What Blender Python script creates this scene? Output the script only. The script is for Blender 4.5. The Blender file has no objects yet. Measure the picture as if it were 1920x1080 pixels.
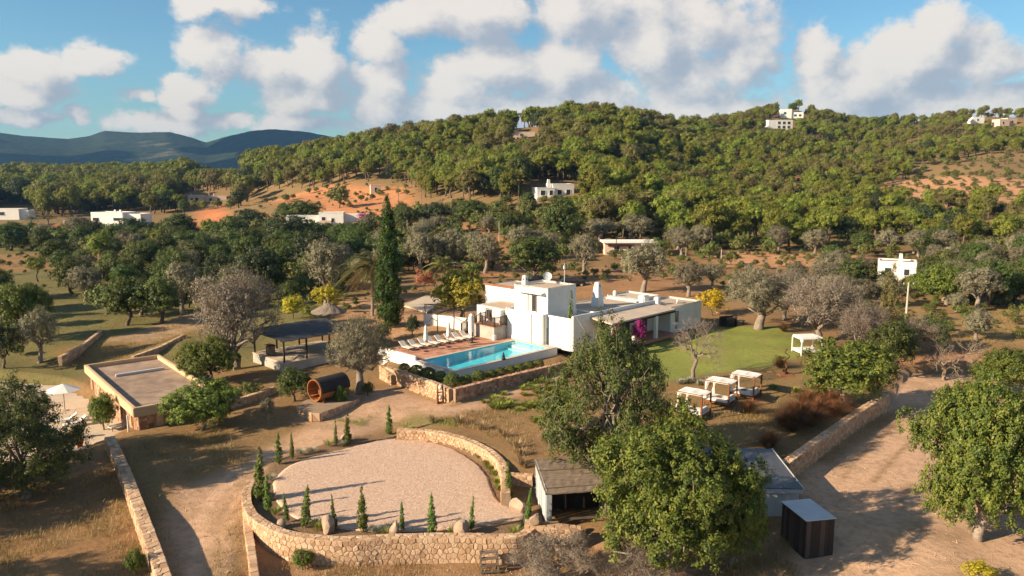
import bpy, bmesh, math, random
import numpy as np
from mathutils import Vector, Matrix

# ------------------------------------------------------------------ camera, world, sun, exposure
SC = bpy.context.scene
COL = SC.collection
R = math.radians
FPX, HOR, CZ = 1450.0, 322.0, 18.0          # focal length in 1920-px units, horizon row, camera height over the pool deck
PITCH = math.atan((540 - HOR) / FPX)
cam = bpy.data.cameras.new('camera'); cam.sensor_width = 36; cam.lens = 36 * FPX / 1920; cam.clip_end = 20000; cam.clip_start = .5
camo = bpy.data.objects.new('camera', cam); COL.objects.link(camo)
camo.location = (0, 0, CZ); camo.rotation_euler = (math.pi / 2 - PITCH, 0, 0)
SC.camera = camo
SUN_AZ, SUN_EL = 23.0, 24.0                 # shadows fall towards 23 deg (from +X), sun 24 deg high
SKY_STRENGTH, SUN_STRENGTH, EXPOSURE = .056, 4.8, 1.15
SC.view_settings.view_transform = 'Standard'; SC.view_settings.look = 'None'
SC.view_settings.exposure = EXPOSURE; SC.view_settings.gamma = 1
SC.render.engine = 'CYCLES'
cy = SC.cycles
cy.max_bounces = 6; cy.diffuse_bounces = 3; cy.glossy_bounces = 3; cy.transmission_bounces = 4; cy.transparent_max_bounces = 10; cy.volume_bounces = 0
cy.use_denoising = True; cy.use_adaptive_sampling = True; cy.adaptive_threshold = .02
cy.caustics_reflective = False; cy.caustics_refractive = False
sl = bpy.data.lights.new('sun', 'SUN'); sl.energy = SUN_STRENGTH; sl.angle = R(.5); sl.color = (1, .81, .56)
so = bpy.data.objects.new('sun', sl); COL.objects.link(so)
so.rotation_euler = Vector((math.cos(R(SUN_AZ)) * math.cos(R(SUN_EL)), math.sin(R(SUN_AZ)) * math.cos(R(SUN_EL)), -math.sin(R(SUN_EL)))).to_track_quat('-Z', 'Y').to_euler()
so.location = (-200, -90, 120)

def nd(nt, t, loc=None, **k):
    n = nt.nodes.new(t)
    for a, v in k.items(): setattr(n, a, v)
    return n
def mth(nt, op, a, b=None, c=None, clamp=False):
    n = nt.nodes.new('ShaderNodeMath'); n.operation = op; n.use_clamp = clamp
    for i, v in enumerate((a, b, c)):
        if v is None: continue
        if isinstance(v, (int, float)): n.inputs[i].default_value = v
        else: nt.links.new(v, n.inputs[i])
    return n.outputs[0]
def vmth(nt, op, a, b=None):
    n = nt.nodes.new('ShaderNodeVectorMath'); n.operation = op
    for i, v in enumerate((a, b)):
        if v is None: continue
        if isinstance(v, (tuple, list)): n.inputs[i].default_value = v
        else: nt.links.new(v, n.inputs[i])
    return n
def mixc(nt, f, a, b, mode='MIX'):
    n = nt.nodes.new('ShaderNodeMix'); n.data_type = 'RGBA'; n.blend_type = mode
    for s, v in ((n.inputs[0], f), (n.inputs[6], a), (n.inputs[7], b)):
        if isinstance(v, (int, float)): s.default_value = v
        elif isinstance(v, (tuple, list)): s.default_value = (*v[:3], 1)
        else: nt.links.new(v, s)
    return n.outputs[2]
def smooth(nt, v, a, b):
    n = nt.nodes.new('ShaderNodeMapRange'); n.interpolation_type = 'SMOOTHSTEP'
    nt.links.new(v, n.inputs[0]); n.inputs[1].default_value = a; n.inputs[2].default_value = b
    return n.outputs[0]
def noise(nt, vec, scale, detail=3, rough=.55, dim='3D'):
    n = nt.nodes.new('ShaderNodeTexNoise'); n.noise_dimensions = dim
    n.inputs['Scale'].default_value = scale; n.inputs['Detail'].default_value = detail; n.inputs['Roughness'].default_value = rough
    if vec is not None: nt.links.new(vec, n.inputs['Vector'])
    return n

def ray(px, py):
    x = (px - 960) / FPX; y = (540 - py) / FPX; c, s = math.cos(PITCH), math.sin(PITCH)
    return np.array([x, c + y * s, -s + y * c])

# the sky: Nishita air plus cumulus banks, both functions of the direction only
CLOUDS = [(425, 6, 88, 34), (415, 110, 66, 62), (500, 135, 75, 60), (588, 120, 58, 66), (560, 190, 95, 44), (175, 112, 62, 40), (66, 125, 72, 48), (40, 168, 90, 30),
          (255, 174, 42, 18), (350, 178, 60, 30), (145, 218, 26, 20), (60, 216, 60, 16), (292, 232, 95, 30), (345, 215, 40, 22), (440, 226, 60, 18), (560, 232, 120, 26),
          (712, 92, 58, 46), (722, 160, 66, 56), (790, 22, 66, 52), (900, 16, 120, 58), (1080, 22, 120, 64), (840, 160, 90, 66), (930, 125, 85, 62), (1050, 135, 75, 70),
          (900, 212, 260, 44), (1120, 190, 120, 60), (1215, 80, 70, 100), (1335, 50, 105, 90), (1290, 150, 140, 80), (1390, 120, 70, 70), (1290, 215, 240, 46),
          (1530, 105, 42, 62), (1610, 160, 130, 60), (1700, 105, 100, 62), (1765, 60, 52, 56), (1860, 110, 100, 72), (1720, 205, 280, 50), (1900, 190, 140, 50)]
def build_world():
    w = bpy.data.worlds.new('World'); SC.world = w; w.use_nodes = True
    nt = w.node_tree; nt.nodes.clear()
    g = bpy.data.node_groups.new('cloud_density', 'ShaderNodeTree')
    g.interface.new_socket('v', in_out='INPUT', socket_type='NodeSocketVector')
    g.interface.new_socket('d', in_out='OUTPUT', socket_type='NodeSocketFloat')
    gi = g.nodes.new('NodeGroupInput'); go = g.nodes.new('NodeGroupOutput')
    d = vmth(g, 'NORMALIZE', gi.outputs[0]).outputs[0]
    st = vmth(g, 'MULTIPLY', d, (1, 1, 1.3)).outputs[0]
    wn = noise(g, st, 17, 5, .6); wv = vmth(g, 'MULTIPLY', vmth(g, 'SUBTRACT', wn.outputs[1], (.5, .5, .5)).outputs[0], (.045, .045, .04)).outputs[0]
    dw = vmth(g, 'ADD', d, wv).outputs[0]
    nz = noise(g, st, 14, 8, .62)
    big = noise(g, st, 3.1, 2, .5)
    best = None
    for (px, py, rx, ry) in CLOUDS:
        c = ray(px, py); L = np.linalg.norm(c); c = c / L; k = FPX * L
        e1 = vmth(g, 'SUBTRACT', dw, tuple(c)).outputs[0]
        e2 = vmth(g, 'MULTIPLY', e1, (k / (rx * 1.25), k / (rx * 1.25), k / (ry * 1.22))).outputs[0]
        le = vmth(g, 'LENGTH', e2).outputs[1]
        best = le if best is None else mth(g, 'MINIMUM', best, le)
    blob = mth(g, 'SUBTRACT', 1.0, best)
    blob = mth(g, 'MAXIMUM', blob, -1.2)
    # elsewhere the cumulus goes on from broad noise, thinned to cut fill light
    sep = nd(g, 'ShaderNodeSeparateXYZ'); g.links.new(d, sep.inputs[0])
    front = mth(g, 'MULTIPLY', smooth(g, sep.outputs[1], .55, .75), mth(g, 'SUBTRACT', 1., smooth(g, sep.outputs[2], .25, .34)))
    other = mth(g, 'MULTIPLY_ADD', big.outputs[0], 5.0, -2.7)
    base = mth(g, 'ADD', mth(g, 'MULTIPLY', blob, front), mth(g, 'MULTIPLY', other, mth(g, 'SUBTRACT', 1.0, front)))
    den = mth(g, 'MULTIPLY_ADD', nz.outputs[0], 2.0, -1.04)
    den = mth(g, 'ADD', den, mth(g, 'MULTIPLY', base, 1.0))
    g.links.new(den, go.inputs[0])
    tc = nd(nt, 'ShaderNodeTexCoord')
    def dens(off):
        n = nt.nodes.new('ShaderNodeGroup'); n.node_tree = g
        v = vmth(nt, 'ADD', tc.outputs['Generated'], off).outputs[0]; nt.links.new(v, n.inputs[0]); return n.outputs[0]
    d0 = dens((0, 0, 0)); d1 = dens((-.028, 0, .026))
    alpha = smooth(nt, d0, -.06, .38)
    lit = smooth(nt, mth(nt, 'SUBTRACT', d0, d1), -.55, .6)
    sep = nd(nt, 'ShaderNodeSeparateXYZ'); nt.links.new(tc.outputs['Generated'], sep.inputs[0])
    alpha = mth(nt, 'MULTIPLY', alpha, mth(nt, 'MULTIPLY', .93, smooth(nt, sep.outputs[2], -.02, .05)))
    ccol = mixc(nt, lit, (.42, .46, .53), (.93, .84, .75))
    sky = nd(nt, 'ShaderNodeTexSky'); sky.sky_type = 'NISHITA'; sky.sun_disc = False
    sky.sun_elevation = R(SUN_EL); sky.sun_rotation = R(270 - SUN_AZ); sky.air_density = 1.0; sky.dust_density = .35; sky.ozone_density = 2.0; sky.altitude = 50
    b1 = nd(nt, 'ShaderNodeBackground'); b1.inputs[1].default_value = SKY_STRENGTH
    nt.links.new(mixc(nt, 1.0, sky.outputs[0], (.70, .98, 1.06), 'MULTIPLY'), b1.inputs[0])
    b2 = nd(nt, 'ShaderNodeBackground'); b2.inputs[1].default_value = .46; nt.links.new(ccol, b2.inputs[0])
    ms = nd(nt, 'ShaderNodeMixShader'); nt.links.new(alpha, ms.inputs[0]); nt.links.new(b1.outputs[0], ms.inputs[1]); nt.links.new(b2.outputs[0], ms.inputs[2])
    out = nd(nt, 'ShaderNodeOutputWorld'); nt.links.new(ms.outputs[0], out.inputs[0])
    w.cycles.sampling_method = 'NONE'
build_world()

# ------------------------------------------------------------------ small tools
RNG = np.random.default_rng(7)
def tag(o, label=None, cat=None, group=None, kind=None):
    for k, v in (('label', label), ('category', cat), ('group', group), ('kind', kind)):
        if v: o[k] = v
    return o
def obj(name, me, parent=None, loc=None, rot=None, scale=None, mat=None):
    o = bpy.data.objects.new(name, me); COL.objects.link(o)
    if parent is not None: o.parent = parent
    if loc is not None: o.location = tuple(float(c) for c in loc)
    if rot is not None: o.rotation_euler = rot
    if scale is not None: o.scale = scale
    if mat is not None and me is not None and not me.materials: me.materials.append(mat)
    return o
def thing(name, label, cat, loc=(0, 0, 0), rz=0, group=None):
    o = obj(name, None, None, loc, (0, 0, rz)); o.empty_display_size = .3
    return tag(o, label, cat, group)
def npmesh(name, V, F, mats=(), tint=None, smooth_=False, col=None, midx=None):
    V = np.asarray(V, np.float32); F = np.asarray(F, np.int32)
    me = bpy.data.meshes.new(name); n, k = F.shape
    me.vertices.add(len(V)); me.vertices.foreach_set('co', V.ravel())
    me.loops.add(n * k); me.loops.foreach_set('vertex_index', F.ravel())
    me.polygons.add(n); me.polygons.foreach_set('loop_start', np.arange(0, n * k, k, dtype=np.int32))
    if smooth_: me.polygons.foreach_set('use_smooth', np.ones(n, bool))
    for m in (mats if isinstance(mats, (list, tuple)) else [mats]): me.materials.append(m)
    if midx is not None: me.polygons.foreach_set('material_index', np.asarray(midx, np.int32))
    if tint is not None:
        a = me.attributes.new('tint', 'FLOAT', 'POINT'); a.data.foreach_set('value', np.asarray(tint, np.float32))
    if col is not None:
        a = me.attributes.new('col', 'FLOAT_COLOR', 'POINT'); a.data.foreach_set('color', np.c_[col, np.ones(len(col))].astype(np.float32).ravel())
    me.update(calc_edges=True); me.validate()
    return me
class MB:
    """collects faces for one mesh"""
    def __init__(s): s.v = []; s.f = []; s.t = []
    def add(s, V, F, t=.5):
        o = len(s.v); s.v += [tuple(map(float, p)) for p in V]; s.f += [tuple(int(i) + o for i in f) for f in F]; s.t += [t] * len(V); return s
    def box(s, x0, x1, y0, y1, z0, z1, t=.5):
        V = [(x, y, z) for z in (z0, z1) for y in (y0, y1) for x in (x0, x1)]
        return s.add(V, [(0, 2, 3, 1), (4, 5, 7, 6), (0, 1, 5, 4), (2, 6, 7, 3), (0, 4, 6, 2), (1, 3, 7, 5)], t)
    def bar(s, a, b, w, h=None, t=.5):
        a = np.array(a, float); b = np.array(b, float); h = h or w; d = b - a; d /= np.linalg.norm(d)
        sd = np.cross(d, (0, 0, 1)) if abs(d[2]) < .95 else np.array([1., 0, 0]); sd /= np.linalg.norm(sd); up = np.cross(sd, d)
        V = [p + sd * i * w / 2 + up * j * h / 2 for p in (a, b) for j in (-1, 1) for i in (-1, 1)]
        return s.add(V, [(0, 2, 3, 1), (4, 5, 7, 6), (0, 1, 5, 4), (2, 6, 7, 3), (0, 4, 6, 2), (1, 3, 7, 5)], t)
    def tube(s, P, Rr, n=6, t=.5, caps=True):
        V, F = tube(P, Rr, n); s.add(V, F, t)
        if caps:
            o = len(s.v) - len(V); s.f.append(tuple(o + i for i in range(n))[::-1]); s.f.append(tuple(o + len(V) - n + i for i in range(n)))
        return s
    def lathe(s, prof, n=12, c=(0, 0, 0), t=.5):
        V = [(c[0] + r * math.cos(2 * math.pi * i / n), c[1] + r * math.sin(2 * math.pi * i / n), c[2] + z) for r, z in prof for i in range(n)]
        F = [(k * n + i, k * n + (i + 1) % n, (k + 1) * n + (i + 1) % n, (k + 1) * n + i) for k in range(len(prof) - 1) for i in range(n)]
        F += [tuple(range(n))[::-1], tuple((len(prof) - 1) * n + i for i in range(n))]
        return s.add(V, F, t)
    def mesh(s, name, mat, bevel=0, sm=False):
        me = bpy.data.meshes.new(name); me.from_pydata(s.v, [], s.f); me.materials.append(mat)
        a = me.attributes.new('tint', 'FLOAT', 'POINT'); a.data.foreach_set('value', np.array(s.t, np.float32))
        if bevel:
            bm = bmesh.new(); bm.from_mesh(me)
            bmesh.ops.bevel(bm, geom=[e for e in bm.edges if len(e.link_faces) == 2 and e.calc_face_angle(0) > .5], offset=bevel, segments=2, affect='EDGES', clamp_overlap=True)
            bm.to_mesh(me); bm.free()
        if sm: me.polygons.foreach_set('use_smooth', np.ones(len(me.polygons), bool))
        return me
    def build(s, name, mat, parent=None, loc=None, rot=None, bevel=0, sm=False):
        return obj(name, s.mesh(name, mat, bevel, sm), parent, loc, rot)
def tube(P, Rr, n=6):
    P = np.asarray(P, float); m = len(P); T = np.gradient(P, axis=0); T /= np.linalg.norm(T, axis=1)[:, None] + 1e-9
    ref = np.where(np.abs(T[:, 2:3]) > .9, np.array([[1., 0, 0]]), np.array([[0, 0, 1.]]))
    A = np.cross(T, ref); A /= np.linalg.norm(A, axis=1)[:, None] + 1e-9; B = np.cross(T, A)
    for i in range(1, m):                     # keep the frame from flipping
        if A[i] @ A[i - 1] < 0: A[i] *= -1; B[i] *= -1
    an = np.arange(n) * 2 * math.pi / n; Rr = np.asarray(Rr, float)[:, None, None]
    V = P[:, None] + Rr * (np.cos(an)[None, :, None] * A[:, None] + np.sin(an)[None, :, None] * B[:, None])
    i = np.arange(m - 1)[:, None] * n + np.arange(n)[None]; j = np.arange(m - 1)[:, None] * n + (np.arange(n)[None] + 1) % n
    return V.reshape(-1, 3), np.stack([i, j, j + n, i + n], -1).reshape(-1, 4)

# ------------------------------------------------------------------ materials
def newmat(name):
    m = bpy.data.materials.new(name); m.use_nodes = True; nt = m.node_tree; nt.nodes.clear()
    out = nd(nt, 'ShaderNodeOutputMaterial'); return m, nt, out
def bsdf(nt, out, rough=.8, spec=.3):
    b = nd(nt, 'ShaderNodeBsdfPrincipled'); b.inputs['Roughness'].default_value = rough
    b.inputs['Specular IOR Level'].default_value = spec; nt.links.new(b.outputs[0], out.inputs[0]); return b
def bump(nt, b, h, strength=.4, dist=.05):
    n = nd(nt, 'ShaderNodeBump'); n.inputs['Strength'].default_value = strength; n.inputs['Distance'].default_value = dist
    nt.links.new(h, n.inputs['Height']); nt.links.new(n.outputs[0], b.inputs['Normal'])
def mat_plain(name, c, rough=.8, var=.25, scale=3., spec=.25, c2=None, bumpy=.0, metal=0):
    m, nt, out = newmat(name); b = bsdf(nt, out, rough, spec)
    tc = nd(nt, 'ShaderNodeTexCoord'); geo = nd(nt, 'ShaderNodeNewGeometry')
    n1 = noise(nt, geo.outputs['Position'], scale, 5, .6); n2 = noise(nt, geo.outputs['Position'], scale * .22, 3, .6)
    f = mth(nt, 'ADD', mth(nt, 'MULTIPLY', n1.outputs[0], .55), mth(nt, 'MULTIPLY', n2.outputs[0], .45))
    f = smooth(nt, f, .33, .67)
    lo = c2 or tuple(x * (1 - var) for x in c)
    col = mixc(nt, f, lo, c); nt.links.new(col, b.inputs['Base Color']); b.inputs['Metallic'].default_value = metal
    if bumpy: bump(nt, b, n1.outputs[0], bumpy, .03)
    return m
def mat_tint(name, ca, cb, cc, rough=.85, scale=9., bumpy=.4):
    """three real colours picked by the per-piece attribute, with fine grain"""
    m, nt, out = newmat(name); b = bsdf(nt, out, rough, .2)
    at = nd(nt, 'ShaderNodeAttribute', attribute_name='tint'); geo = nd(nt, 'ShaderNodeNewGeometry')
    n1 = noise(nt, geo.outputs['Position'], scale, 5, .65)
    r = nd(nt, 'ShaderNodeValToRGB'); e = r.color_ramp.elements; e[0].color = (*ca, 1); e[1].color = (*cc, 1); k = e.new(.5); k.color = (*cb, 1)
    nt.links.new(mth(nt, 'ADD', at.outputs['Fac'], mth(nt, 'MULTIPLY_ADD', n1.outputs[0], .5, -.25)), r.inputs[0])
    nt.links.new(r.outputs[0], b.inputs['Base Color']); bump(nt, b, n1.outputs[0], bumpy, .03)
    return m
def mat_leaf(name, dark, mid, light, trans=.22, hue=.05, rough=.55):
    m, nt, out = newmat(name)
    at = nd(nt, 'ShaderNodeAttribute', attribute_name='tint'); oi = nd(nt, 'ShaderNodeObjectInfo')
    r = nd(nt, 'ShaderNodeValToRGB'); e = r.color_ramp.elements; e[0].color = (*dark, 1); e[1].color = (*light, 1); k = e.new(.5); k.color = (*mid, 1)
    nt.links.new(at.outputs['Fac'], r.inputs[0])
    hs = nd(nt, 'ShaderNodeHueSaturation'); nt.links.new(r.outputs[0], hs.inputs['Color'])
    nt.links.new(mth(nt, 'MULTIPLY_ADD', oi.outputs['Random'], hue, .5 - hue / 2), hs.inputs['Hue'])
    nt.links.new(mth(nt, 'MULTIPLY_ADD', oi.outputs['Random'], .5, .75), hs.inputs['Value'])
    b = nd(nt, 'ShaderNodeBsdfPrincipled'); b.inputs['Roughness'].default_value = rough; b.inputs['Specular IOR Level'].default_value = .25
    nt.links.new(hs.outputs[0], b.inputs['Base Color'])
    t = nd(nt, 'ShaderNodeBsdfTranslucent'); nt.links.new(mixc(nt, .5, hs.outputs[0], (.35, .38, .05), 'MIX'), t.inputs[0])
    mx = nd(nt, 'ShaderNodeMixShader'); mx.inputs[0].default_value = trans
    nt.links.new(b.outputs[0], mx.inputs[1]); nt.links.new(t.outputs[0], mx.inputs[2]); nt.links.new(mx.outputs[0], out.inputs[0])
    return m
def mat_planks(name, c, c2, axis=0, width=.12, rough=.8):
    m, nt, out = newmat(name); b = bsdf(nt, out, rough, .25)
    tc = nd(nt, 'ShaderNodeTexCoord'); sx = nd(nt, 'ShaderNodeSeparateXYZ'); nt.links.new(tc.outputs['Object'], sx.inputs[0])
    mp = nd(nt, 'ShaderNodeMapping'); sc = [14, 14, 14]; sc[axis] = 1.2; mp.inputs['Scale'].default_value = sc; nt.links.new(tc.outputs['Object'], mp.inputs[0])
    n1 = noise(nt, mp.outputs[0], 1, 4, .6); at = nd(nt, 'ShaderNodeAttribute', attribute_name='tint')
    f = mth(nt, 'ADD', mth(nt, 'MULTIPLY', n1.outputs[0], .7), mth(nt, 'MULTIPLY_ADD', at.outputs['Fac'], .8, -.4))
    nt.links.new(mixc(nt, smooth(nt, f, .2, .65), c2, c), b.inputs['Base Color']); bump(nt, b, n1.outputs[0], .3, .02)
    return m
M = {}
M['plaster'] = mat_plain('white_plaster', (.76, .74, .70), .9, c2=(.66, .635, .59), scale=1.1, bumpy=.12)
M['plaster_far'] = mat_plain('far_plaster', (.80, .77, .72), .9, c2=(.74, .70, .64), scale=.5)
M['pink_plaster'] = mat_plain('pink_plaster', (.66, .50, .40), .9, var=.12, scale=.6)
M['cream'] = mat_plain('cream_render', (.60, .42, .26), .9, c2=(.52, .36, .22), scale=1.6, bumpy=.15)
M['roof_dirt'] = mat_plain('roof_screed', (.52, .40, .30), .9, c2=(.40, .30, .225), scale=1.3, bumpy=.2)
M['roof_old'] = mat_plain('stained_roof_screed', (.40, .285, .205), .92, c2=(.22, .155, .115), scale=.9, bumpy=.25)
M['canvas_roof'] = mat_plain('porch_screed', (.56, .45, .35), .9, c2=(.46, .36, .28), scale=2.2, bumpy=.2)
M['terracotta'] = mat_tint('terracotta_tile', (.36, .165, .10), (.42, .20, .125), (.50, .26, .17), .75, 6, .2)
M['red_tile'] = mat_plain('red_tile', (.34, .13, .07), .85, scale=2.)
M['coping'] = mat_plain('pool_coping', (.56, .47, .39), .8, var=.15, scale=4)
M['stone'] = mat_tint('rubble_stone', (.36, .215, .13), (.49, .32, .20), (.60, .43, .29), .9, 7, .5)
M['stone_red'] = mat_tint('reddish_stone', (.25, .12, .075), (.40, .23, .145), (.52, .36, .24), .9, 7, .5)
M['mortar'] = mat_plain('mortar', (.33, .235, .155), .95, scale=6, bumpy=.5)
M['boulder'] = mat_plain('boulder_rock', (.46, .33, .24), .9, c2=(.30, .21, .15), scale=2.6, bumpy=.7)
M['concrete'] = mat_plain('concrete', (.44, .40, .35), .9, var=.3, scale=1.5, bumpy=.2)
M['pale_floor'] = mat_plain('pale_floor', (.58, .46, .34), .9, var=.2, scale=1.2)
M['wood_dark'] = mat_planks('dark_timber', (.075, .047, .032), (.03, .019, .013), 2)
M['wood_black'] = mat_planks('blackened_boards', (.085, .062, .05), (.04, .029, .024), 2)
M['wood_brown'] = mat_planks('brown_timber', (.26, .105, .045), (.15, .055, .025), 2)
M['wood_grey'] = mat_planks('weathered_timber', (.24, .19, .15), (.12, .095, .075), 0)
M['wood_sauna'] = mat_planks('sauna_timber', (.46, .19, .055), (.27, .095, .028), 0)
M['reed'] = mat_planks('reed_thatch', (.30, .225, .165), (.15, .11, .08), 0)
M['reed_dark'] = mat_planks('dark_matting', (.085, .08, .085), (.04, .038, .042), 0)
M['thatch'] = mat_plain('grey_thatch', (.26, .205, .16), .95, var=.4, scale=9, bumpy=.6)
M['felt'] = mat_plain('roofing_felt', (.035, .034, .036), .8, var=.4, scale=3)
M['metal_dark'] = mat_plain('dark_metal_roof', (.085, .085, .095), .45, var=.35, scale=1.2, spec=.5)
M['metal_pale'] = mat_plain('pale_metal_roof', (.55, .55, .56), .5, var=.15, scale=1.5, spec=.5)
M['paint_pale'] = mat_planks('pale_painted_boards', (.52, .53, .53), (.36, .38, .40), 2)
M['fabric'] = mat_plain('white_canvas', (.78, .74, .68), .9, var=.06, scale=3)
M['cushion'] = mat_plain('cushion', (.70, .66, .62), .9, var=.1, scale=3)
M['sling'] = mat_plain('lounger_sling', (.74, .67, .58), .85, var=.08, scale=3)
M['iron'] = mat_plain('rusty_iron', (.12, .05, .028), .8, var=.5, scale=8)
M['black'] = mat_plain('black_metal', (.02, .02, .022), .5, var=.2)
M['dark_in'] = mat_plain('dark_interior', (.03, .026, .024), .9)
M['rail'] = mat_plain('dark_railing', (.07, .045, .035), .7)
M['pole'] = mat_plain('concrete_pole', (.50, .44, .37), .9, var=.15)
M['bark'] = mat_plain('bark', (.17, .125, .095), .95, c2=(.09, .065, .05), scale=5, bumpy=.7)
M['bark_grey'] = mat_plain('grey_bark', (.30, .245, .20), .95, c2=(.16, .125, .10), scale=5, bumpy=.7)
M['twig'] = mat_plain('grey_twigs', (.27, .21, .17), .95, c2=(.19, .145, .115), scale=1)
M['twig_b'] = mat_plain('brown_twigs', (.30, .225, .16), .95, c2=(.2, .15, .11), scale=1)
M['pot'] = mat_plain('orange_pot', (.50, .17, .05), .8)
M['carpaint'] = mat_plain('dark_car_paint', (.02, .023, .03), .25, spec=.6)
M['tyre'] = mat_plain('tyre_rubber', (.02, .02, .02), .9)
m, nt, out = newmat('window_glass'); b = bsdf(nt, out, .06, .8); b.inputs['Base Color'].default_value = (.035, .045, .055, 1); M['glass'] = m
m, nt, out = newmat('curtain'); b = bsdf(nt, out, .9, .1); b.inputs['Base Color'].default_value = (.45, .46, .46, 1); M['curtain'] = m
# leaves: dark / mid / light real leaf colours
M['l_pine'] = mat_leaf('pine_needles', (0.09, 0.112, 0.018), (0.172, 0.192, 0.028), (0.275, 0.275, 0.044), .14, .05)
M['l_pine2'] = mat_leaf('olive_green_needles', (0.1087, 0.1044, 0.0319), (0.174, 0.1566, 0.0464), (0.2392, 0.2059, 0.0696), .14, .04)
M['l_carob'] = mat_leaf('carob_leaves', (0.058, 0.09425, 0.0174), (0.116, 0.1595, 0.0261), (0.2175, 0.2392, 0.0435), .2, .03)
M['l_green'] = mat_leaf('evergreen_leaves', (0.0406, 0.0638, 0.0174), (0.0725, 0.1015, 0.02465), (0.1305, 0.1522, 0.0377), .18, .05)
M['l_dark'] = mat_leaf('dark_evergreen_leaves', (0.0216, 0.036, 0.0156), (0.0408, 0.0576, 0.024), (0.072, 0.0864, 0.0336), .12, .03)
M['l_olive'] = mat_leaf('olive_leaves', (0.1232, 0.116, 0.0696), (0.1958, 0.1769, 0.1087), (0.29, 0.2581, 0.1711), .12, .03)
M['l_grey'] = mat_leaf('grey_leaves', (0.1313, 0.105, 0.0819), (0.1995, 0.1575, 0.1208), (0.273, 0.2205, 0.1733), .1, .02)
M['l_yellow'] = mat_leaf('yellow_leaves', (0.231, 0.1995, 0.021), (0.399, 0.315, 0.02625), (0.546, 0.441, 0.042), .3, .03)
M['l_gold'] = mat_leaf('golden_leaves', (0.357, 0.231, 0.01575), (0.525, 0.357, 0.021), (0.63, 0.462, 0.042), .3, .02)
M['l_fig'] = mat_leaf('yellowing_leaves', (0.1305, 0.1232, 0.0232), (0.2465, 0.2102, 0.0319), (0.522, 0.377, 0.0435), .25, .02)
M['l_cypress'] = mat_leaf('cypress_scales', (0.0168, 0.0408, 0.0084), (0.0384, 0.0744, 0.0132), (0.09, 0.12, 0.0216), .08, .01)
M['l_slim'] = mat_leaf('young_cypress_scales', (0.0725, 0.116, 0.02175), (0.1305, 0.1812, 0.03625), (0.232, 0.261, 0.058), .12, .06)
M['l_palm'] = mat_leaf('palm_fronds', (.13, .13, .03), (.23, .20, .05), (.36, .30, .09), .15, .03)
M['l_palmdry'] = mat_leaf('dry_palm_fronds', (.26, .15, .05), (.38, .22, .075), (.48, .31, .12), .15, .01)
M['l_box'] = mat_leaf('clipped_box', (.045, .075, .014), (.095, .13, .022), (.19, .20, .04), .1, .04)
M['l_magenta'] = mat_leaf('magenta_flowers', (0.21, 0.0126, 0.105), (0.378, 0.021, 0.21), (0.525, 0.0525, 0.315), .25, .02)
M['l_red'] = mat_leaf('red_leaves', (0.231, 0.063, 0.04725), (0.378, 0.105, 0.084), (0.441, 0.189, 0.1155), .2, .02)
M['l_grassred'] = mat_leaf('red_grass', (0.0735, 0.0231, 0.0147), (0.147, 0.0525, 0.02625), (0.273, 0.1365, 0.063), .2, .02)
M['l_dry'] = mat_leaf('dry_grass', (0.231, 0.1575, 0.063), (0.336, 0.231, 0.0945), (0.441, 0.3255, 0.147), .2, .02)
M['l_herb'] = mat_leaf('herb_leaves', (0.116, 0.1595, 0.029), (0.2175, 0.2465, 0.0435), (0.348, 0.3335, 0.0725), .2, .04)
M['l_agave'] = mat_leaf('dry_agave', (0.1785, 0.1155, 0.063), (0.2625, 0.1785, 0.105), (0.3465, 0.252, 0.147), .1, .02)
M['l_silver'] = mat_leaf('silver_herb', (0.1885, 0.203, 0.145), (0.29, 0.29, 0.2175), (0.3915, 0.3915, 0.29), .1, .02)
M['l_maquis'] = mat_leaf('scrub_leaves', (0.07975, 0.09425, 0.0261), (0.1305, 0.145, 0.0377), (0.2175, 0.2102, 0.06525), .15, .06)

# ------------------------------------------------------------------ pixel <-> place
CP, SP = math.cos(PITCH), math.sin(PITCH)
def at(px, py, z=0.):
    d = ray(px, py); return np.array([0, 0, CZ]) + d * ((z - CZ) / d[2])
def project(P):
    P = np.asarray(P, float) - np.array([0, 0, CZ]); dep = P[..., 1] * CP - P[..., 2] * SP; up = P[..., 1] * SP + P[..., 2] * CP
    return 960 + FPX * P[..., 0] / dep, 540 - FPX * up / dep
def PX(pts, z): return np.array([at(x, y, z)[:2] for x, y in pts])
def inpoly(x, y, poly):
    r = np.zeros(np.shape(x), bool); n = len(poly); j = n - 1
    for i in range(n):
        xi, yi = poly[i]; xj, yj = poly[j]
        if yi != yj: r ^= ((yi > y) != (yj > y)) & (x < (xj - xi) * (y - yi) / (yj - yi) + xi)
        j = i
    return r
def polydist(x, y, poly, closed=True):
    d = np.full(np.shape(x), 1e9); n = len(poly)
    for i in range(n if closed else n - 1):
        a = np.array(poly[i]); b = np.array(poly[(i + 1) % n]); e = b - a; L = e @ e + 1e-9
        t = np.clip(((x - a[0]) * e[0] + (y - a[1]) * e[1]) / L, 0, 1)
        d = np.minimum(d, np.hypot(x - a[0] - t * e[0], y - a[1] - t * e[1]))
    return d
def sstep(x, a, b):
    t = np.clip((x - a) / (b - a), 0, 1); return t * t * (3 - 2 * t)

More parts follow.
